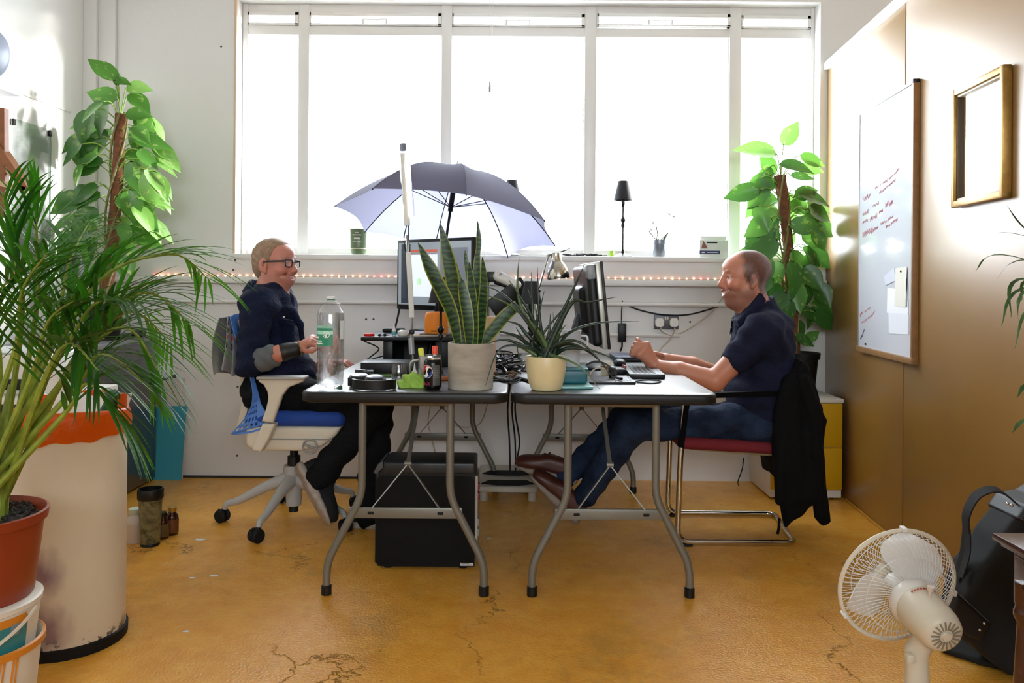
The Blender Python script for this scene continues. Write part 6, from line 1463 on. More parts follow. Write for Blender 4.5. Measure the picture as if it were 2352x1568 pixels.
# teal box, lid, beaker
tq = on(1315,890); tbx = thing('teal_box', 'teal plastic food box behind the cream pot', 'box', V(at(1308,880,3.02).x,3.02,TZ+.012)); p = V(at(1308,880,3.02).x,3.02,TZ+.012)
M_tl = mat('teal_plastic','#17616E',.35); MB().lathe([(0,0),(.055,0),(.064,.045),(.068,.047),(.068,.052),(.060,.052),(.058,.04),(0,.03)], p, 4).build('box', M_tl, tbx, smooth=0) if False else MB().box(p+V(0,0,.028),(.125,.11,.052),bevel=.008,seg=3).build('tub', M_tl, tbx)
MB().box(p+V(0,0,.055),(.132,.117,.008),bevel=.003).build('rim', M_tl, tbx)
o = MB().box(V(at(1312,890,2.97).x,2.985,TZ+.006),(.15,.13,.011),rot=(0,0,.06),bevel=.005).build('aqua_lid', mat('aqua_translucent','#7FB5B4',.3)); tag(o, 'pale aqua box lid lying under the teal box', 'lid')
pk = V(at(1312,820,3.06).x,3.04,TZ+.0715); bk = thing('clear_beaker', 'tapered translucent plastic jug standing on the teal box', 'jug', pk)
MB().lathe([(0,.001),(.030,.001),(.036,.13),(.038,.135),(.037,.137),(.0345,.13),(.028,.004),(0,.003)], pk, 28).build('body', mat('frosted_plastic','#D5D8DC',.35,trans=.35), bk)
MB().tube(spline([pk+V(.034,-.005,.115),pk+V(.058,-.01,.11),pk+V(.055,-.01,.07),pk+V(.034,-.005,.06)],5),.004,8).build('handle', mat('frosted_plastic2','#C9CCD0',.35), bk)
# headset, pots, tablet, laptops
hs = V(at(1372,860,3.16).x,3.19,TZ); hd2 = thing('headset', 'black headset heaped beside the monitor foot', 'headphones', hs)
MB().strip(spline([hs+V(.07*math.cos(t),.02*math.sin(t)-.01,.012+.062*math.sin(t)) for t in [PI*k/9 for k in range(10)]],3), .024, .008, (0,1,0)).build('headband', M_black, hd2)
MB().strip(spline([hs+V(.045*math.cos(t)+.012,-.03+.01*math.sin(t),.008+.045*math.sin(t)) for t in [PI*k/9 for k in range(10)]],3), .010, .004, (0,1,0)).build('inner_band', mat('cable_ivory','#B8AE9C',.5), hd2)
for s in (-1,1): MB().lathe([(0,-.012),(.026,-.012),(.03,0),(.024,.012),(0,.013)], hs+V(.062*s,-.012,.030), 20, axis=(s,-.3,.15)).build('ear_cup', M_black, hd2)
cb3 = V(at(1393,840,3.2).x+.01,3.30,TZ); ct3 = thing('cream_tub', 'small cream tub with brown band below the monitor', 'tub', cb3); MB().lathe([(0,0),(.022,0),(.023,.03),(.022,.055),(.018,.06),(.018,.066),(0,.066)], cb3, 20).build('tub', mat('tub_cream','#CDC6B2',.45), ct3); MB().lathe([(.0235,.034),(.0238,.04),(.0235,.048)], cb3, 20).build('band', mat('tub_brown','#8A5A2A',.5), ct3)
ta, tb_ = on(1345,882), on(1460,882); tby = ta.y
gt = thing('graphics_tablet', 'flat black graphics tablet near the front of the right table', 'tablet', V((ta.x+tb_.x)/2,tby+.09,TZ)); MB().span((ta.x,tby,TZ),(tb_.x,tby+.19,TZ+.011),.004).build('body', M_black, gt); MB().span((ta.x+.015,tby+.02,TZ+.011),(tb_.x-.015,tby+.17,TZ+.0118)).build('surface', mat('tablet_surface','#6F717A',.35), gt, smooth=0)
pen = MB().tube([V(at(1400,868,tby+.08).x,tby+.10,TZ+.019), V(at(1428,868,tby+.02).x,tby+.02,TZ+.019)], [.003,.006], 8).build('stylus', M_black); tag(pen, 'black stylus lying on the graphics tablet', 'pen')
cable('usb_cable', 'thin black cable looped at the right of the graphics tablet', [on(1458,878)+V(0,0,.004),on(1490,874)+V(0,0,.003),on(1518,877)+V(0,0,.003),on(1500,882)+V(0,0,.003),on(1462,880)+V(0,0,.003)], .0025, M_blackm)
cd = MB().box(on(1412,862)+V(0,.05,.012),(.10,.05,.024),rot=(0,0,.05),bevel=.004).build('black_case', M_black); tag(cd, 'small black case between headset and laptop', 'case')
rd = MB().box(on(1434,858)+V(0.004,.06,.016),(.012,.05,.03),rot=(0,.3,.05),bevel=.003).build('red_usb_stick', mat('maroon','#8A2030',.4)); tag(rd, 'small maroon red stick at the laptop corner', 'usb stick')
# keyboard laptop: deck lying open flat toward the man
k0, k1, k2 = zt(1452,858,TZ+.02), zt(1526,859,TZ+.02), zt(1414,832,TZ+.02); ex = (k1-k0); ey = (k2-k0); ex.z = ey.z = 0
exn = ex.normalized(); KW = .115; eyn = Vector((ey.x*.35,1,0)).normalized(); KD = .33
KF = frame(exn, eyn-exn*eyn.dot(exn), V(k0.x-.012,k0.y,TZ))
ky_ = thing('laptop', 'open black laptop with keyboard facing the man in the polo', 'laptop', V(k0.x+.1,k0.y+.15,TZ))
t = MB().span((0,0,0),(KW+.03,KD,.020),.004); t.v = [KF@v for v in t.v]; dk = t.build('deck', M_black, ky_)
kk = MB().box((0,0,0),(.0145,.0150,.003),bevel=.001,seg=1); km = mat('key_grey','#55565E',.3)
key0 = None
for r_i in range(5):
    for c_i in range(16):
        o = copy_of(key0, dk) if key0 else kk.build('key', km, dk, world=False)
        key0 = key0 or o
        # rows run along depth (the man types from the +x side)
        M_ = KF @ Matrix.Translation((.018+.0185*(4-r_i)+.01, .03+.0180*c_i, .0213)); o.matrix_basis = Matrix.Translation(-ORIG[dk.name]) @ M_
        ORIG[o.name] = V(0,0,0)
a, b = zt(1412,831,TZ), zt(1556,829,TZ); lt2 = thing('laptop', 'closed grey laptop lying at the back of the right table', 'laptop', V((a.x+b.x)/2,a.y+.11,TZ)); yb_ = 3.93
MB().span((a.x,yb_,TZ+.004),(b.x,yb_+.24,TZ+.016),.004).build('base', M_black, lt2); MB().span((a.x,yb_+.002,TZ+.016),(b.x,yb_+.24,TZ+.026),.004).build('lid', mat('slate_lid','#4C5062',.3,.2), lt2)
for x in (a.x+.03,b.x-.03):
    for y in (yb_+.03, yb_+.21): MB().lathe([(.008,0),(.008,.005)], V(x,y,TZ), 8, cap=True).build('foot', M_blackm, lt2)
ms = MB().ball(V(at(1425,825,3.75).x,3.78,TZ+.012),(.03,.05,.02),8); ms.v = [V(v.x,v.y,max(v.z,TZ)) for v in ms.v]; o = ms.build('mouse', M_black); tag(o, 'black computer mouse beside the closed laptop', 'mouse')
pap = MB().box(V(.10,3.16,TZ+.002),(.10,.14,.003),rot=(0,0,.4)).build('paper_scrap', mat('paper_white','#E9E9E6',.7)); tag(pap, 'scrap of white paper under the teal box corner', 'paper'); pap.location += V(.14,-.02,0)
# cables across and under the desk
rc_ = random.Random(9)
tw = [[(1090,868,3.15),(1130,858,3.2),(1165,862,3.1),(1190,858,3.2),(1215,866,3.1)], [(1140,850,3.4),(1160,835,3.5),(1180,842,3.5),(1205,830,3.55),(1190,848,3.4)], [(1120,872,3.05),(1150,866,3.1),(1180,868,3.05),(1200,862,3.15)]]
for i, L in enumerate(tw):
    cable('desk_cable', ('thick black cable crossing the gap between the two tables','looped grey cable behind the two plants','thin black cable in front of the table gap')[i], [V(at(x,y,Y).x, Y+.02*i, TZ+.006+.012*(k%2)*(i==1)) for k,(x,y,Y) in enumerate(L)], (.006,.004,.004)[i], (M_blackm,mat('cable_grey','#8A8A90',.4),M_blackm)[i])
tg = thing('cable_tangle', 'tangled bundle of black and silver cables between the plant pots', 'cables', V(-.04,3.55,TZ))
for k in range(9):
    pts = [V(-.10+rc_.uniform(-.06,.14), 3.45+rc_.uniform(-.1,.25), TZ+.006+rc_.random()*.09) for _ in range(6)]; pts[0].z = pts[-1].z = TZ+.005
    MB().tube(spline(pts,6), .0035, 5).build('strand', M_blackm if k%3 else mat('cable_silver','#9A9BA0',.3,.5), tg)
mech = thing('metal_offcuts', 'pile of small brown metal parts on the table gap', 'parts', V(at(1165,862,3.2).x,3.2,TZ))
for k in range(14):
    p = V(at(1165,862,3.2).x+rc_.uniform(-.09,.09), 3.22+rc_.uniform(-.08,.08), TZ+.007+rc_.random()*.014); MB().tube([p, p+V(rc_.uniform(-.03,.03),rc_.uniform(-.03,.03),rc_.uniform(-.004,.01))], rc_.uniform(.003,.007), 6).build('piece', mat('bronze_bits','#6A5440',.4,.5), mech)
cookie = MB().lathe([(0,0),(.028,0),(.03,.006),(.026,.014),(0,.016)], on(1023,876)+V(0,.05,0), 20).build('copper_tin', mat('copper','#A8602E',.35,.5)); tag(cookie, 'small copper-brown tin between the can and the concrete pot', 'tin')
for i, (x0, x1) in enumerate(((1166,1172),(1176,1184),(1183,1188))):
    y = 3.95+.02*i; cable('hanging_cable', ('black cable hanging furthest left between the tables','black cable hanging in the middle between the tables','short black cable hanging beside the others')[i], [at(x0+6,880,y),at(x0,940,y),at(x0+4+3*i,1010,y),at(x1,1050 if i==2 else 1090,y)], .0042, M_blackm)
cable('white_cable', 'white cable drooping between the rear table legs', [at(1020,826,4.36),at(985,950,4.5),at(990,1000,4.52),at(1010,1060,4.52),at(1050,1085,4.5)], .0035, M_cabw)
cable('white_cable', 'thin white cable arching from wall to left table', [at(1140,826,4.36),at(1110,960,4.5),at(1075,980,4.52),at(1040,975,4.5)], .0035, M_cabw)
cable('floor_cable', 'black lead trailing down the wall behind the red chair', [cw(1706,1050,.02),cw(1703,1075,.02),cw(1690,1100,.05),V(cw(1684,1104).x,YB-.12,.006)], .003, M_blackm)
cable('riser_cable', 'black cable looping below the left end of the riser', [at(836,783,3.64),at(870,800,3.62),at(850,820,3.6),at(845,826,3.62),at(890,815,3.7)], .0032, M_blackm)
cable('riser_cable', 'black cable from the monitor down to the riser', [at(918,706,3.98),at(912,735,3.95),at(906,758,3.9)], .005, M_blackm)
# chip of paint / paper on floor
M_chip = mat('paint_chip','#D8D8D2',.6)
for i,(px,py,w_,l) in enumerate(((460,1239,.045,'pale paint chip on the floor near the castors'),(441,1327,.022,'small pale chip on the floor left of the tables'),(490,1322,.03,'pale scuffed chip on the floor beside another chip'),(428,1450,.02,'white chip on the floor beside the bin'),(1124,1236,.02,'white chip on the floor right of the computer'))):
    p = fl(px,py); o = MB().prism([(w_*.5*math.cos(t)*(1+.3*math.sin(3*t+i)), w_*.35*math.sin(t)*(1+.3*math.cos(2*t))) for t in [2*PI*k/10 for k in range(10)]], 0, .0012, Matrix.Translation((p.x,p.y,.0004))).build('paint_chip', M_chip, smooth=0); tag(o, l, 'chip')

# ------------------------------------------------------------------ bottles on the floor, left
tq = fl(335,1258); tu = thing('shaker_tumbler', 'smoky clear shaker cup with black lid on the floor beside the bin', 'cup', V(tq.x,tq.y+.04,0)); p = V(tq.x,tq.y+.04,0)
M_smk = NT('smoky_plastic'); _b = M_smk.ramp(M_smk.noise(30,5,.7), [(.45,'#8C8A68'),(.62,'#4E4C38')]); M_smk.set(Base_Color=_b, Roughness=.3); M_smk.b.inputs['Transmission Weight'].default_value=.25; M_smk = M_smk.mat
MB().lathe([(0,.002),(.036,.002),(.038,.006),(.048,.20),(.046,.20),(.036,.01),(0,.01)], p, 32).build('cup', M_smk, tu); MB().lathe([(.050,.196),(.0525,.20),(.0525,.235),(.050,.240),(.046,.240),(.046,.205)], p, 32).build('lid', M_black, tu); MB().lathe([(.0385,.0),(.0385,.012),(.037,.014)], p, 32).build('foot_ring', M_black, tu)
def pill(name, label, px, py, m, capm, r, h, labm=None):
    q = fl(px,py); p = V(q.x,q.y+r,0); t = thing(name, label, 'bottle', p)
    MB().lathe([(0,0),(r-.003,0),(r,.004),(r,h*.62),(r*.93,h*.70),(r*.6,h*.80),(r*.58,h*.84),(0,h*.84)], p, 26).build('body', m, t); c = MB().lathe([(r*.66,h*.83),(r*.68,h*.85),(r*.68,h*.985),(r*.6,h),(0,h)], p, 26).build('cap', capm, t)
    if labm: MB().lathe([(r+.0006,h*.10),(r+.0009,h*.12),(r+.0009,h*.55),(r+.0006,h*.57)], p, 26).build('label', labm, t)
    return t
M_amb = mat('amber_glass','#3E1A08',.12,coat=.5); 
pill('supplement_bottle','brown glass bottle with gold cap at the right of the floor bottles',389,1231,M_amb,mat('gold_cap','#B08A3E',.35,.6),.027,.122,mat('label_brown','#6A3A18',.5))
pill('supplement_bottle','dark bottle with yellow label half behind the shaker cup',368,1240,M_amb,M_black,.025,.115,mat('label_ochre','#5E4A22',.5))
pill('supplement_bottle','white plastic tub bottle left of the shaker cup',300,1250,mat('matt_white_bottle','#D5CCC0',.5),mat('cap_pale_green','#C4CCB8',.5),.036,.145,mat('label_cream','#CDBBAA',.5))
pill('supplement_bottle','small bottle with red and white label mostly hidden by the bin',276,1240,M_amb,M_white,.024,.10,mat('label_redwhite','#B98A88',.5))
# ------------------------------------------------------------------ behind the palm: small table, printer, mug, papers
st_ = thing('side_table', 'small white table behind the waste bin', 'table', (-2.0,3.15,0)); MB().span((-2.34,2.95,.665),(-1.66,3.35,.69),.004).build('top', M_white, st_)
for x in (-2.30,-1.70):
    for y in (2.99,3.31): MB().span((x-.018,y-.018,0),(x+.018,y+.018,.666),.003).build('leg', M_white, st_)
pn_ = thing('printer', 'white desktop printer on the small white table', 'printer', (-2.03,3.16,.69)); MB().span((-2.24,3.02,.69),(-1.80,3.32,.84),.012,3).build('body', M_white, pn_); MB().span((-2.20,3.00,.71),(-1.84,3.03,.75),.004).build('paper_slot', M_black, pn_); MB().span((-2.22,3.03,.84),(-1.82,3.31,.848),.004).build('scanner_lid', mat('printer_grey','#B8BABC',.4), pn_)
mp2 = V(-1.725,3.03,.69); m2 = thing('white_mug', 'white mug on the small table just above the bin', 'mug', mp2); MB().lathe([(0,.0),(.036,0),(.040,.006),(.040,.09),(.0375,.09),(.037,.01),(0,.008)], mp2, 28).build('body', M_white, m2); MB().tube(spline([mp2+V(.038,0,.07),mp2+V(.062,0,.065),mp2+V(.060,0,.03),mp2+V(.038,0,.02)],5),.005,8).build('handle', M_white, m2)
ps = thing('paper_pile', 'loose white papers on top of the metal cabinet', 'papers', (-2.15,3.8,.81))
for k in range(5): MB().thick(lambda u,v: V(-2.28+.26*u+.01*k, 3.63+.19*v+.01*k, .8125+.003*k+.010*max(0,u-.6)*k+.006*math.sin(u*5+k)*.3), 8, 6, .001).build('sheet', mat('paper_white','#E9E9E6',.7), ps)
gz_ = thing('black_gadget', 'black gadget lying at the wall end of the metal cabinet', 'gadget', (-2.08,4.42,.81)); MB().box((-2.08,4.42,.828),(.07,.12,.034),rot=(0,0,.4),bevel=.008).build('body', M_black, gz_)
kb_ = thing('camera_bag', 'dark grey strap bundle beside the papers on the metal cabinet', 'strap', (-2.12,4.3,.81)); MB().tube(spline([V(-2.12,4.24,.822),V(-2.08,4.30,.83),V(-2.055,4.26,.822),V(-2.07,4.20,.822),V(-2.10,4.28,.83)],5),.010,6,flat=.6).build('strap', mat('strap_grey','#4A4A4E',.7), kb_)
# shelf, bracket, glass panel on the left wall
ls = thing('wall_shelf', 'white shelf fixed high on the left wall', 'shelf', (-2.36,3.2,1.93)); MB().span((XL,2.6,1.945),(-2.245,3.63,1.965),.003).build('board', mat('shelf_white','#D8DAE6',.4), ls); MB().box((-2.44,3.5,1.90),(.03,.03,.09),bevel=.004).build('bracket', M_steel, ls)
gs = V(at(-42,160,3.42).x, 3.42, 1.965); gv = thing('grey_fan_heater', 'rounded pale grey object at the end of the high shelf', 'appliance', gs); MB().lathe([(0,-.05),(.09,-.05),(.115,-.03),(.118,.02),(.10,.05),(0,.055)], gs+V(0,0,.12), 32, axis=(.35,1,.1)).build('body', mat('pale_grey_blue','#9AA2B4',.35), gv); MB().box(gs+V(0,0,.01),(.10,.08,.02),bevel=.005).build('foot', mat('pale_grey_blue','#9AA2B4',.35), gv)
M_wd = mat('reddish_wood','#8A5632',.5,var=(25,.2)); wbk = thing('wooden_bracket', 'triangular wooden wall bracket at the far left', 'bracket', (XL,3.3,1.5)); tip = at(66,437,3.3)
wx = lambda px: at(px,400,3.3).x
MB().strip([V(XL,3.3,at(-60,250,3.3).z), at(0,338,3.3), tip], .05, .028, (0,1,0)).build('diagonal', M_wd, wbk); MB().strip([V(XL,3.3,at(-60,405,3.3).z), at(0,420,3.3), tip], .05, .022, (0,1,0)).build('strut', mat('pale_wood','#C9A88A',.5), wbk)
MB().strip([at(8,250,3.3), at(9,442,3.3), at(9,500,3.3)], .026, .03, (1,0,0)).build('upright', M_wd, wbk); MB().strip([at(14,385,3.3), at(38,412,3.3)], .02, .02, (0,1,0)).build('brace', mat('pale_wood','#C9A88A',.5), wbk)
yp0, yp1 = 3.9, 4.224; zp1, zp0 = 1.905, .98
gpn = thing('glass_sheet', 'clear glass sheet clipped to the left wall behind the palm', 'glass panel', (XL+.01,4.06,zp0)); MB().span((XL+.006,yp0,zp0),(XL+.010,yp1,zp1)).build('sheet', M_clr, gpn, smooth=0)
for y,z in ((yp1-.008,zp1-.02),(yp0+.01,zp1-.02)): MB().box((XL+.01,y,z),(.016,.018,.03),bevel=.002).build('clip', M_blackm, gpn)
MB().span((XL+.004,yp1-.002,zp0),(XL+.012,yp1+.002,zp1)).build('edge', mat('glass_edge','#6F8A78',.2), gpn, smooth=0)
struct(MB().span((XL,3.3,2.035),(XL+.008,4.42,2.045),.002).build('trim_1', M_wpaint))

# ------------------------------------------------------------------ whiteboard and mirror on the partition
yb0, yb1 = yfor(2109), yfor(1980); bz0, bz1 = .812, 1.968
wbd = thing('whiteboard', 'tall wood-framed whiteboard with red handwriting on the right wall', 'whiteboard', rw((yb0+yb1)/2, bz0))
slab(yb0, yb1, bz0, bz1, .001, .016).build('panel', mat('whiteboard_white','#D3D6E0',.12,coat=.5), wbd, smooth=0)
M_fr = mat('board_wood','#8F6A42',.4,var=(30,.15))
slab(yb0-.004, yb0+.010, bz0-.01, bz1+.005, 0, .026, .002).build('frame_side', M_fr, wbd); slab(yb1-.006, yb1, bz0-.01, bz1+.005, 0, .020, .002).build('frame_side', mat('frame_alu','#A8A8A4',.4,.4), wbd)
slab(yb0-.004, yb1, bz0-.014, bz0+.012, 0, .030, .002).build('frame_bottom', M_fr, wbd); slab(yb0-.004, yb1, bz1-.004, bz1+.01, 0, .022, .002).build('frame_top', mat('frame_alu','#A8A8A4',.4,.4), wbd)
slab(yb0-.006, yb0+.010, bz1-.004, bz1+.012, 0, .028, .002).build('corner_cap', M_black, wbd)
def wbp(px, py, off=.0168):
    Y = yfor(px); p = at(px, py, Y); return rw(Y, p.z, off)
M_rink = mat('red_marker_ink','#D08A94',.6); M_kink = mat('black_marker_ink','#5A5A68',.6); rw_ = random.Random(4)
def scrawl(x0, y0, x1, y1, hgt, m):
    n = max(6, int(abs(x1-x0)/2.2)); pts = []
    for k in range(n*2+1):
        t = k/(n*2); pts.append(wbp(x0+(x1-x0)*t+rw_.uniform(-.6,.6), y0+(y1-y0)*t+(hgt if k%2 else -hgt)*rw_.uniform(.3,1)))
    MB().tube(spline(pts,2), .0007, 4).build('handwriting', m, wbd)['kind'] = 'stuff'
for a in ((1988,458,2007,446,7),(2016,432,2030,424,4),(2032,422,2045,414,4),(2048,411,2062,400,4),(2064,398,2072,387,3),(2026,444,2042,432,4),(2043,430,2064,413,4),(1988,493,2002,485,6),(2011,474,2026,466,4),(2041,474,2048,465,8),(2050,470,2058,463,5),(1988,512,2000,505,4),(2006,504,2022,494,6),(2026,488,2036,482,4),(1988,540,2012,528,8),(2012,530,2024,522,6),(2030,514,2044,508,4),(2046,507,2060,495,4),(2042,522,2052,516,4),(2054,514,2070,502,5),(1984,724,1990,718,5),(1994,716,2008,706,4),(1986,742,2000,734,4),(2002,732,2018,716,4)): scrawl(*a, M_rink)
for a in ((1985,778,1990,770,4),(1990,768,1994,758,4)): scrawl(*a, M_kink)
def sheet(name, corners, off, m): P = [wbp(x,y,off) for x,y in corners]; n = NR*.0006; return MB().add(P+[p+n for p in P], [(0,1,2,3),(7,6,5,4),(0,4,5,1),(1,5,6,2),(2,6,7,3),(3,7,4,0)]).build(name, m, wbd, smooth=0, fix=True)
M_pp = mat('paper_note','#DDE0EA',.6); sheet('paper_note', ((2050,714),(2098,722),(2098,768),(2052,766)), .0170, M_pp); sheet('paper_note', ((2048,660),(2094,668),(2096,722),(2047,718)), .0176, mat('paper_note2','#E6E8F0',.6)); sheet('paper_card', ((2067,616),(2094,612),(2092,706),(2066,702)), .020, mat('card_ivory','#D8D6CC',.6)); sheet('paper_note', ((2040,634),(2064,615),(2066,645),(2044,655)), .0182, mat('paper_note3','#C4C8D6',.6))
for px,py in ((2081,623),(1999,790)): MB().ball(wbp(px,py,.021), .005, 6).build('magnet', M_blackm, wbd)
MB().tube([wbp(2094,640,.022), wbp(2095,705,.022)], .0016, 4).build('card_clip', M_blackm, wbd)
ym0, ym1 = yfor(2326)+.005, yfor(2202); mz0, mz1 = 1.412, 1.845
mr = thing('wall_mirror', 'gilt-framed mirror hanging on the right wall', 'mirror', rw((ym0+ym1)/2, mz0))
M_gilt = mat('gilt_frame','#9A7636',.35,.5,var=(40,.15)); M_mirror = mat('mirror_silver','#F2F2F2',.02,1.0)
fw = .024
for a, b, c, d in ((ym0,ym0+fw,mz0,mz1),(ym1-fw,ym1,mz0,mz1)): slab(a,b,c,d,.002,.032,.004).build('frame_side', M_gilt, mr)
for c, d in ((mz0,mz0+fw),(mz1-fw,mz1)): slab(ym0,ym1,c,d,.002,.031,.004).build('frame_rail', M_gilt, mr)
for a, b, c, d in ((ym0+fw,ym0+fw+.008,mz0+fw,mz1-fw),(ym1-fw-.008,ym1-fw,mz0+fw,mz1-fw)): slab(a,b,c,d,.002,.022,.002).build('inner_slip', mat('slip_dark','#4A3A24',.5), mr)
for c, d in ((mz0+fw,mz0+fw+.008),(mz1-fw-.008,mz1-fw)): slab(ym0+fw,ym1-fw,c,d,.002,.022,.002).build('inner_slip', mat('slip_cream','#D8CDB4',.5), mr)
slab(ym0+fw,ym1-fw,mz0+fw,mz1-fw,.004,.010).build('mirror_glass', M_mirror, mr, smooth=0)

# ------------------------------------------------------------------ desk fan on the floor
FB = Vector((-.07,.98,.18)).normalized(); FC = at(2062,1345,2.10); fx = FB.cross(V(0,0,1)).normalized(); fu = fx.cross(FB)
fnk = at(2108,1500,1.985)
fan = thing('desk_fan', 'off-white oscillating fan standing on the floor, facing away', 'fan', V(fnk.x,fnk.y,0))
M_fan = mat('fan_ivory','#CFC6B2',.4); M_wire = mat('fan_wire_white','#D9D8D4',.35); M_bl = mat('fan_blade_white','#DEDDDB',.35)
def fp_(r, th, d): return FC + fx*r*math.cos(th) + fu*r*math.sin(th) + FB*d
FRAD = .153
for nm, sg, sw in (('front_guard',1,.55),('rear_guard',-1,-.55)):
    w_ = MB(); n = 64
    for k in range(n):
        th = 2*PI*k/n; w_.tube([fp_(.03+(FRAD-.03)*t, th+sw*(1-t), sg*.062*math.cos(t*PI/2)**.7 if t<1 else 0) for t in (0,.15,.3,.45,.6,.75,.88,.96,1)], .0009, 4, cap=False)
    for rr2 in (.055,.105): w_.tube([fp_(rr2, 2*PI*k/40, sg*.062*math.cos((rr2-.03)/(FRAD-.03)*PI/2)**.7) for k in range(41)], .0010, 4, cap=False)
    w_.build(nm, M_wire, fan)['kind'] = 'stuff'
MB().tube([fp_(FRAD+.001, 2*PI*k/56, .003) for k in range(57)], .0055, 8, cap=False).build('rim_band', M_fan, fan)
for th in (PI*.5, PI*1.17, -.15): MB().box(fp_(FRAD+.005,th,.003),(.014,.02,.010),rot=frame(fx*-math.sin(th)+fu*math.cos(th),FB,(0,0,0)).to_3x3(),bevel=.002).build('clip', M_wire, fan)
MB().lathe([(0,.058),(.024,.058),(.03,.062),(.03,.066),(0,.067)], FC, 24, axis=FB).build('front_badge', M_fan, fan)
for th0 in (math.radians(64), math.radians(196), math.radians(322)):
    def bl(u, v):
        r = .022+.118*v; span = (.42+.55*math.sin(PI*min(1,v*.80+.12)))*(1-.55*max(0,v-.8)/.2); th = th0+(u-.5)*2*span*.92+.10*v; return fp_(r, th, .026*(u-.5)*2*(.6+.4*v)+.002)
    MB().thick(bl, 14, 12, .002).build('blade', M_bl, fan)
MB().lathe([(0,-.022),(.024,-.022),(.026,0),(.022,.028),(0,.030)], FC, 24, axis=FB).build('hub', M_bl, fan)
bk_ = -FB
MB().lathe([(.0,.055),(.052,.055),(.059,.066),(.060,.085),(.054,.095)], FC, 36, axis=bk_).build('collar', mat('fan_collar_white','#DAD8D2',.3), fan)
MB().lathe([(.054,.092),(.057,.10),(.055,.150),(.052,.185),(.046,.205),(.036,.213),(0,.216)], FC, 36, axis=bk_).build('motor_housing', M_fan, fan)
for k in range(18):
    th = 2*PI*k/18; a = fp_(.016,th,-.2158); b = fp_(.036,th,-.2135); MB().strip([a,b], .0035, .003, FB.cross(b-a)).build('vent_slot', mat('fan_slot','#8A7F6A',.6), fan)
MB().lathe([(0,.216),(.012,.216),(.010,.220),(0,.220)], FC, 16, axis=bk_).build('rear_cap', M_fan, fan)
kb = fp_(.053, PI/2, -.135); MB().lathe([(.004,0),(.004,.016),(.0085,.017),(.0085,.026),(0,.027)], kb, 14, axis=fu).build('oscillation_knob', mat('knob_pinkish','#D2C0B4',.4), fan)
mb = MB()
for k in range(9): th = PI*.5+.55-.13*k; a = fp_(.0580,th,-.108); mb.strip([a, fp_(.0580,th-.085,-.108)], .0005, .004, FB) 
mb.build('red_print', mat('red_print','#B8303A',.5), fan, smooth=0)['kind'] = 'stuff'
nt = FC + bk_*.145 - fu*.045
S = SDF(.005); S.chain([nt, V(fnk.x,fnk.y+.005,nt.z-.05), V(fnk.x,fnk.y,.06), V(fnk.x,fnk.y,.03)], [.026,.026,.032,.036], .01); S.build('neck', M_fan, fan)
MB().box(V(fnk.x-.03,fnk.y-.02,nt.z-.055),(.02,.02,.022),bevel=.004).build('tilt_knob', M_fan, fan)
S = SDF(.006); S.ell((fnk.x-.01,fnk.y+.01,.016),(.135,.115,.024)); S.build('base', M_wire, fan, clip=lambda x,y,z: .001-z)
for k in range(4): MB().box(V(fnk.x-.085+.017*k,fnk.y+.012-.004*k,.042),(.011,.014,.014),bevel=.002).build('speed_button', M_black, fan)

# ------------------------------------------------------------------ black bag leaning on the partition
BY = 2.36
bgt = thing('messenger_bag', 'large black canvas bag with leather trim leaning against the right wall', 'bag', V(1.42,BY,0))
M_canv = mat('black_canvas_bag','#101114',.8,bump=(300,.2,.002)); M_lea = mat('black_leather_trim','#101014',.5,bump=(120,.15,.002))
outl = [(2470,1120),(2365,1142),(2318,1150),(2294,1180),(2255,1240),(2215,1296),(2190,1345),(2180,1400),(2186,1440),(2240,1490),(2290,1530),(2470,1545)]
lim = lambda l: [(min(x,1.555),max(z,.002)) for x,z in pz(l,BY)]
S = SDF(.007); S.poly(lim(outl), BY-.075, BY+.07, .022); S.build('bag_body', M_canv, bgt, warp=lambda x,y,z: .003*np.sin(x*40+z*30))
S = SDF(.006); S.poly(lim([(2470,1112),(2365,1136),(2320,1144),(2297,1176),(2345,1190),(2470,1235)]), BY-.085, BY+.078, .014); S.build('leather_flap', M_lea, bgt)
S = SDF(.005); S.poly(pz([(2195,1360),(2276,1432),(2252,1474),(2186,1440),(2184,1395)],BY-.08), BY-.086, BY-.07, .004); S.build('strap_tab', M_lea, bgt)
MB().strip([at(2205,1366,BY-.088),at(2240,1398,BY-.088),at(2272,1428,BY-.088)], .0012, .002, (0,1,0)).strip([at(2300,1176,BY-.088),at(2345,1190,BY-.088),at(2372,1206,BY-.088)], .0012, .002, (0,1,0)).build('stitching', mat('stitch_grey','#55565E',.6), bgt)['kind'] = 'stuff'
for px,py in ((2260,1431),(2250,1446),(2314,1156),(2324,1160)): MB().ball(at(px,py,BY-.088), .0048, 6).build('rivet', M_chrome, bgt)
stp = spline([at(2330,1152,BY-.03), at(2290,1124,BY-.03), at(2245,1136,BY-.02), at(2220,1180,BY-.02), at(2219,1225,BY-.015), at(2212,1280,BY-.01), at(2196,1330,BY)], 6)
MB().strip(stp, [.034]*len(stp), .005, (0,1,.25)).build('shoulder_strap', M_canv, bgt)
MB().strip(spline([at(2270,1280,BY-.03)*1.0, at(2222,1240,BY-.04), at(2190,1330,BY-.05)],4)[:1]*0 + spline([at(2222,1215,BY-.02), at(2222,1270,BY-.035), at(2206,1325,BY-.04)],6), .03, .004, (0,1,-.3)).build('strap_return', M_canv, bgt)
S = SDF(.006); a = fl(2155,1478); S.poly([(fl(2152,1470).x,fl(2152,1470).y),(fl(2175,1458).x,fl(2175,1458).y),(1.50,2.38),(1.50,2.30),(fl(2250,1530).x,fl(2250,1530).y),(fl(2160,1500).x,fl(2160,1500).y)], .001, .022, .008, ax=2); S.build('bag_strap_end', M_canv, bgt)

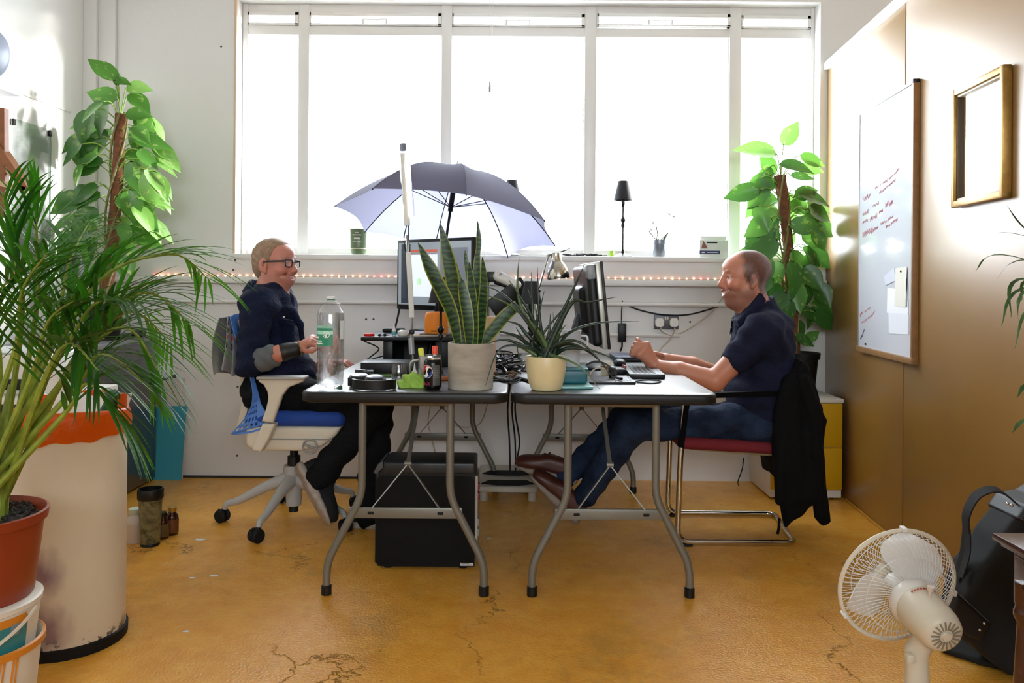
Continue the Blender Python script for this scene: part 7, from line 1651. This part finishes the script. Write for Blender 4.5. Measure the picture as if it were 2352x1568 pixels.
# ------------------------------------------------------------------ dark wood side table and spiky plant, right edge
wt0 = zt(2277,1222,.60); tX, tYb = wt0.x, wt0.y
wtb = thing('wooden_side_table', 'dark mahogany side table with turned legs at the right edge', 'table', (tX+.24,tYb-.24,0))
M_mah = mat('mahogany','#3A1712',.25,coat=.5,var=(18,.25))
MB().span((tX,tYb-.47,.585),(tX+.47,tYb,.60),.004).span((tX+.012,tYb-.458,.575),(tX+.458,tYb-.012,.586),.003).build('tabletop', M_mah, wtb)
MB().span((tX+.03,tYb-.44,.50),(tX+.44,tYb-.03,.576),.002).build('apron', M_mah, wtb)
tl = [(.016,0),(.019,.02),(.021,.06),(.019,.10),(.014,.112),(.022,.125),(.024,.14),(.019,.155),(.0165,.17),(.020,.24),(.021,.30),(.018,.36),(.0155,.41),(.015,.425),(.022,.44),(.022,.45),(.018,.46),(.021,.47),(.021,.51)]
for x in (tX+.045,tX+.425):
    for y in (tYb-.045,tYb-.425): MB().lathe(tl, (x,y,0), 18, cap=True).build('leg', M_mah, wtb)
for y in (tYb-.045,tYb-.425): MB().span((tX+.05,y-.008,.125),(tX+.42,y+.008,.145),.003).build('stretcher', M_mah, wtb)
dp = V(tX+.27, tYb-.20, .60); dr = thing('dracaena_plant', 'spiky thin-leaved plant reaching in from the right edge', 'plant', dp)
MB().lathe([(0,0),(.07,0),(.09,.15),(.094,.16),(.088,.16),(.082,.14),(0,.14)], dp, 28).build('pot', mat('pot_charcoal','#3A3A3C',.5), dr); MB().tube([dp+V(0,0,.12), dp+V(.005,0,.44)], [.012,.009], 8).build('stem', mat('stem_tan','#7A6A48',.7), dr)
M_dr = leafmat('dracaena_leaf', ('#274420','#4A6A38'), .35, 20, .25)
DTY = dp.y+.05
hubp = dp+V(0,0,.46)
for i,(px,py,mx2,my2) in enumerate(((2312,472,2400,560),(2284,533,2400,560),(2240,622,2330,590),(2285,645,2380,600),(2322,728,2360,640),(2340,770,2380,660),(2330,800,2400,690),(2346,690,2390,640),(2360,560,2420,580),(2300,748,2370,660),(2380,820,2420,720),(2420,480,2440,580),(2500,560,2470,600),(2540,680,2490,620))):
    P = spline([hubp, at(mx2,my2,DTY-.02*(i%3)), at(px,py,DTY-.05+.03*(i%4))],8); N = len(P); mb = MB(); blade_strip(mb, P, [max(.001,.013*math.sin(PI*min(1,.12+.88*k/(N-1)))**.6*(1-.75*(k/(N-1))**2)) for k in range(N)], V(0,-.3,1), .2); mb.build('leaf', M_dr, dr, smooth=180)
for i,(px,py) in enumerate(((2335,905),(2325,985),(2352,1068))): 
    P = spline([dp+V(0,0,.30), at(px+70,py-30,DTY), at(px,py+8,DTY)],6); mb = MB(); blade_strip(mb, P, [.010]*(len(P)-3)+[.006,.003,.001], V(0,-.3,1), .2); mb.build('leaf', M_dr, dr, smooth=180)
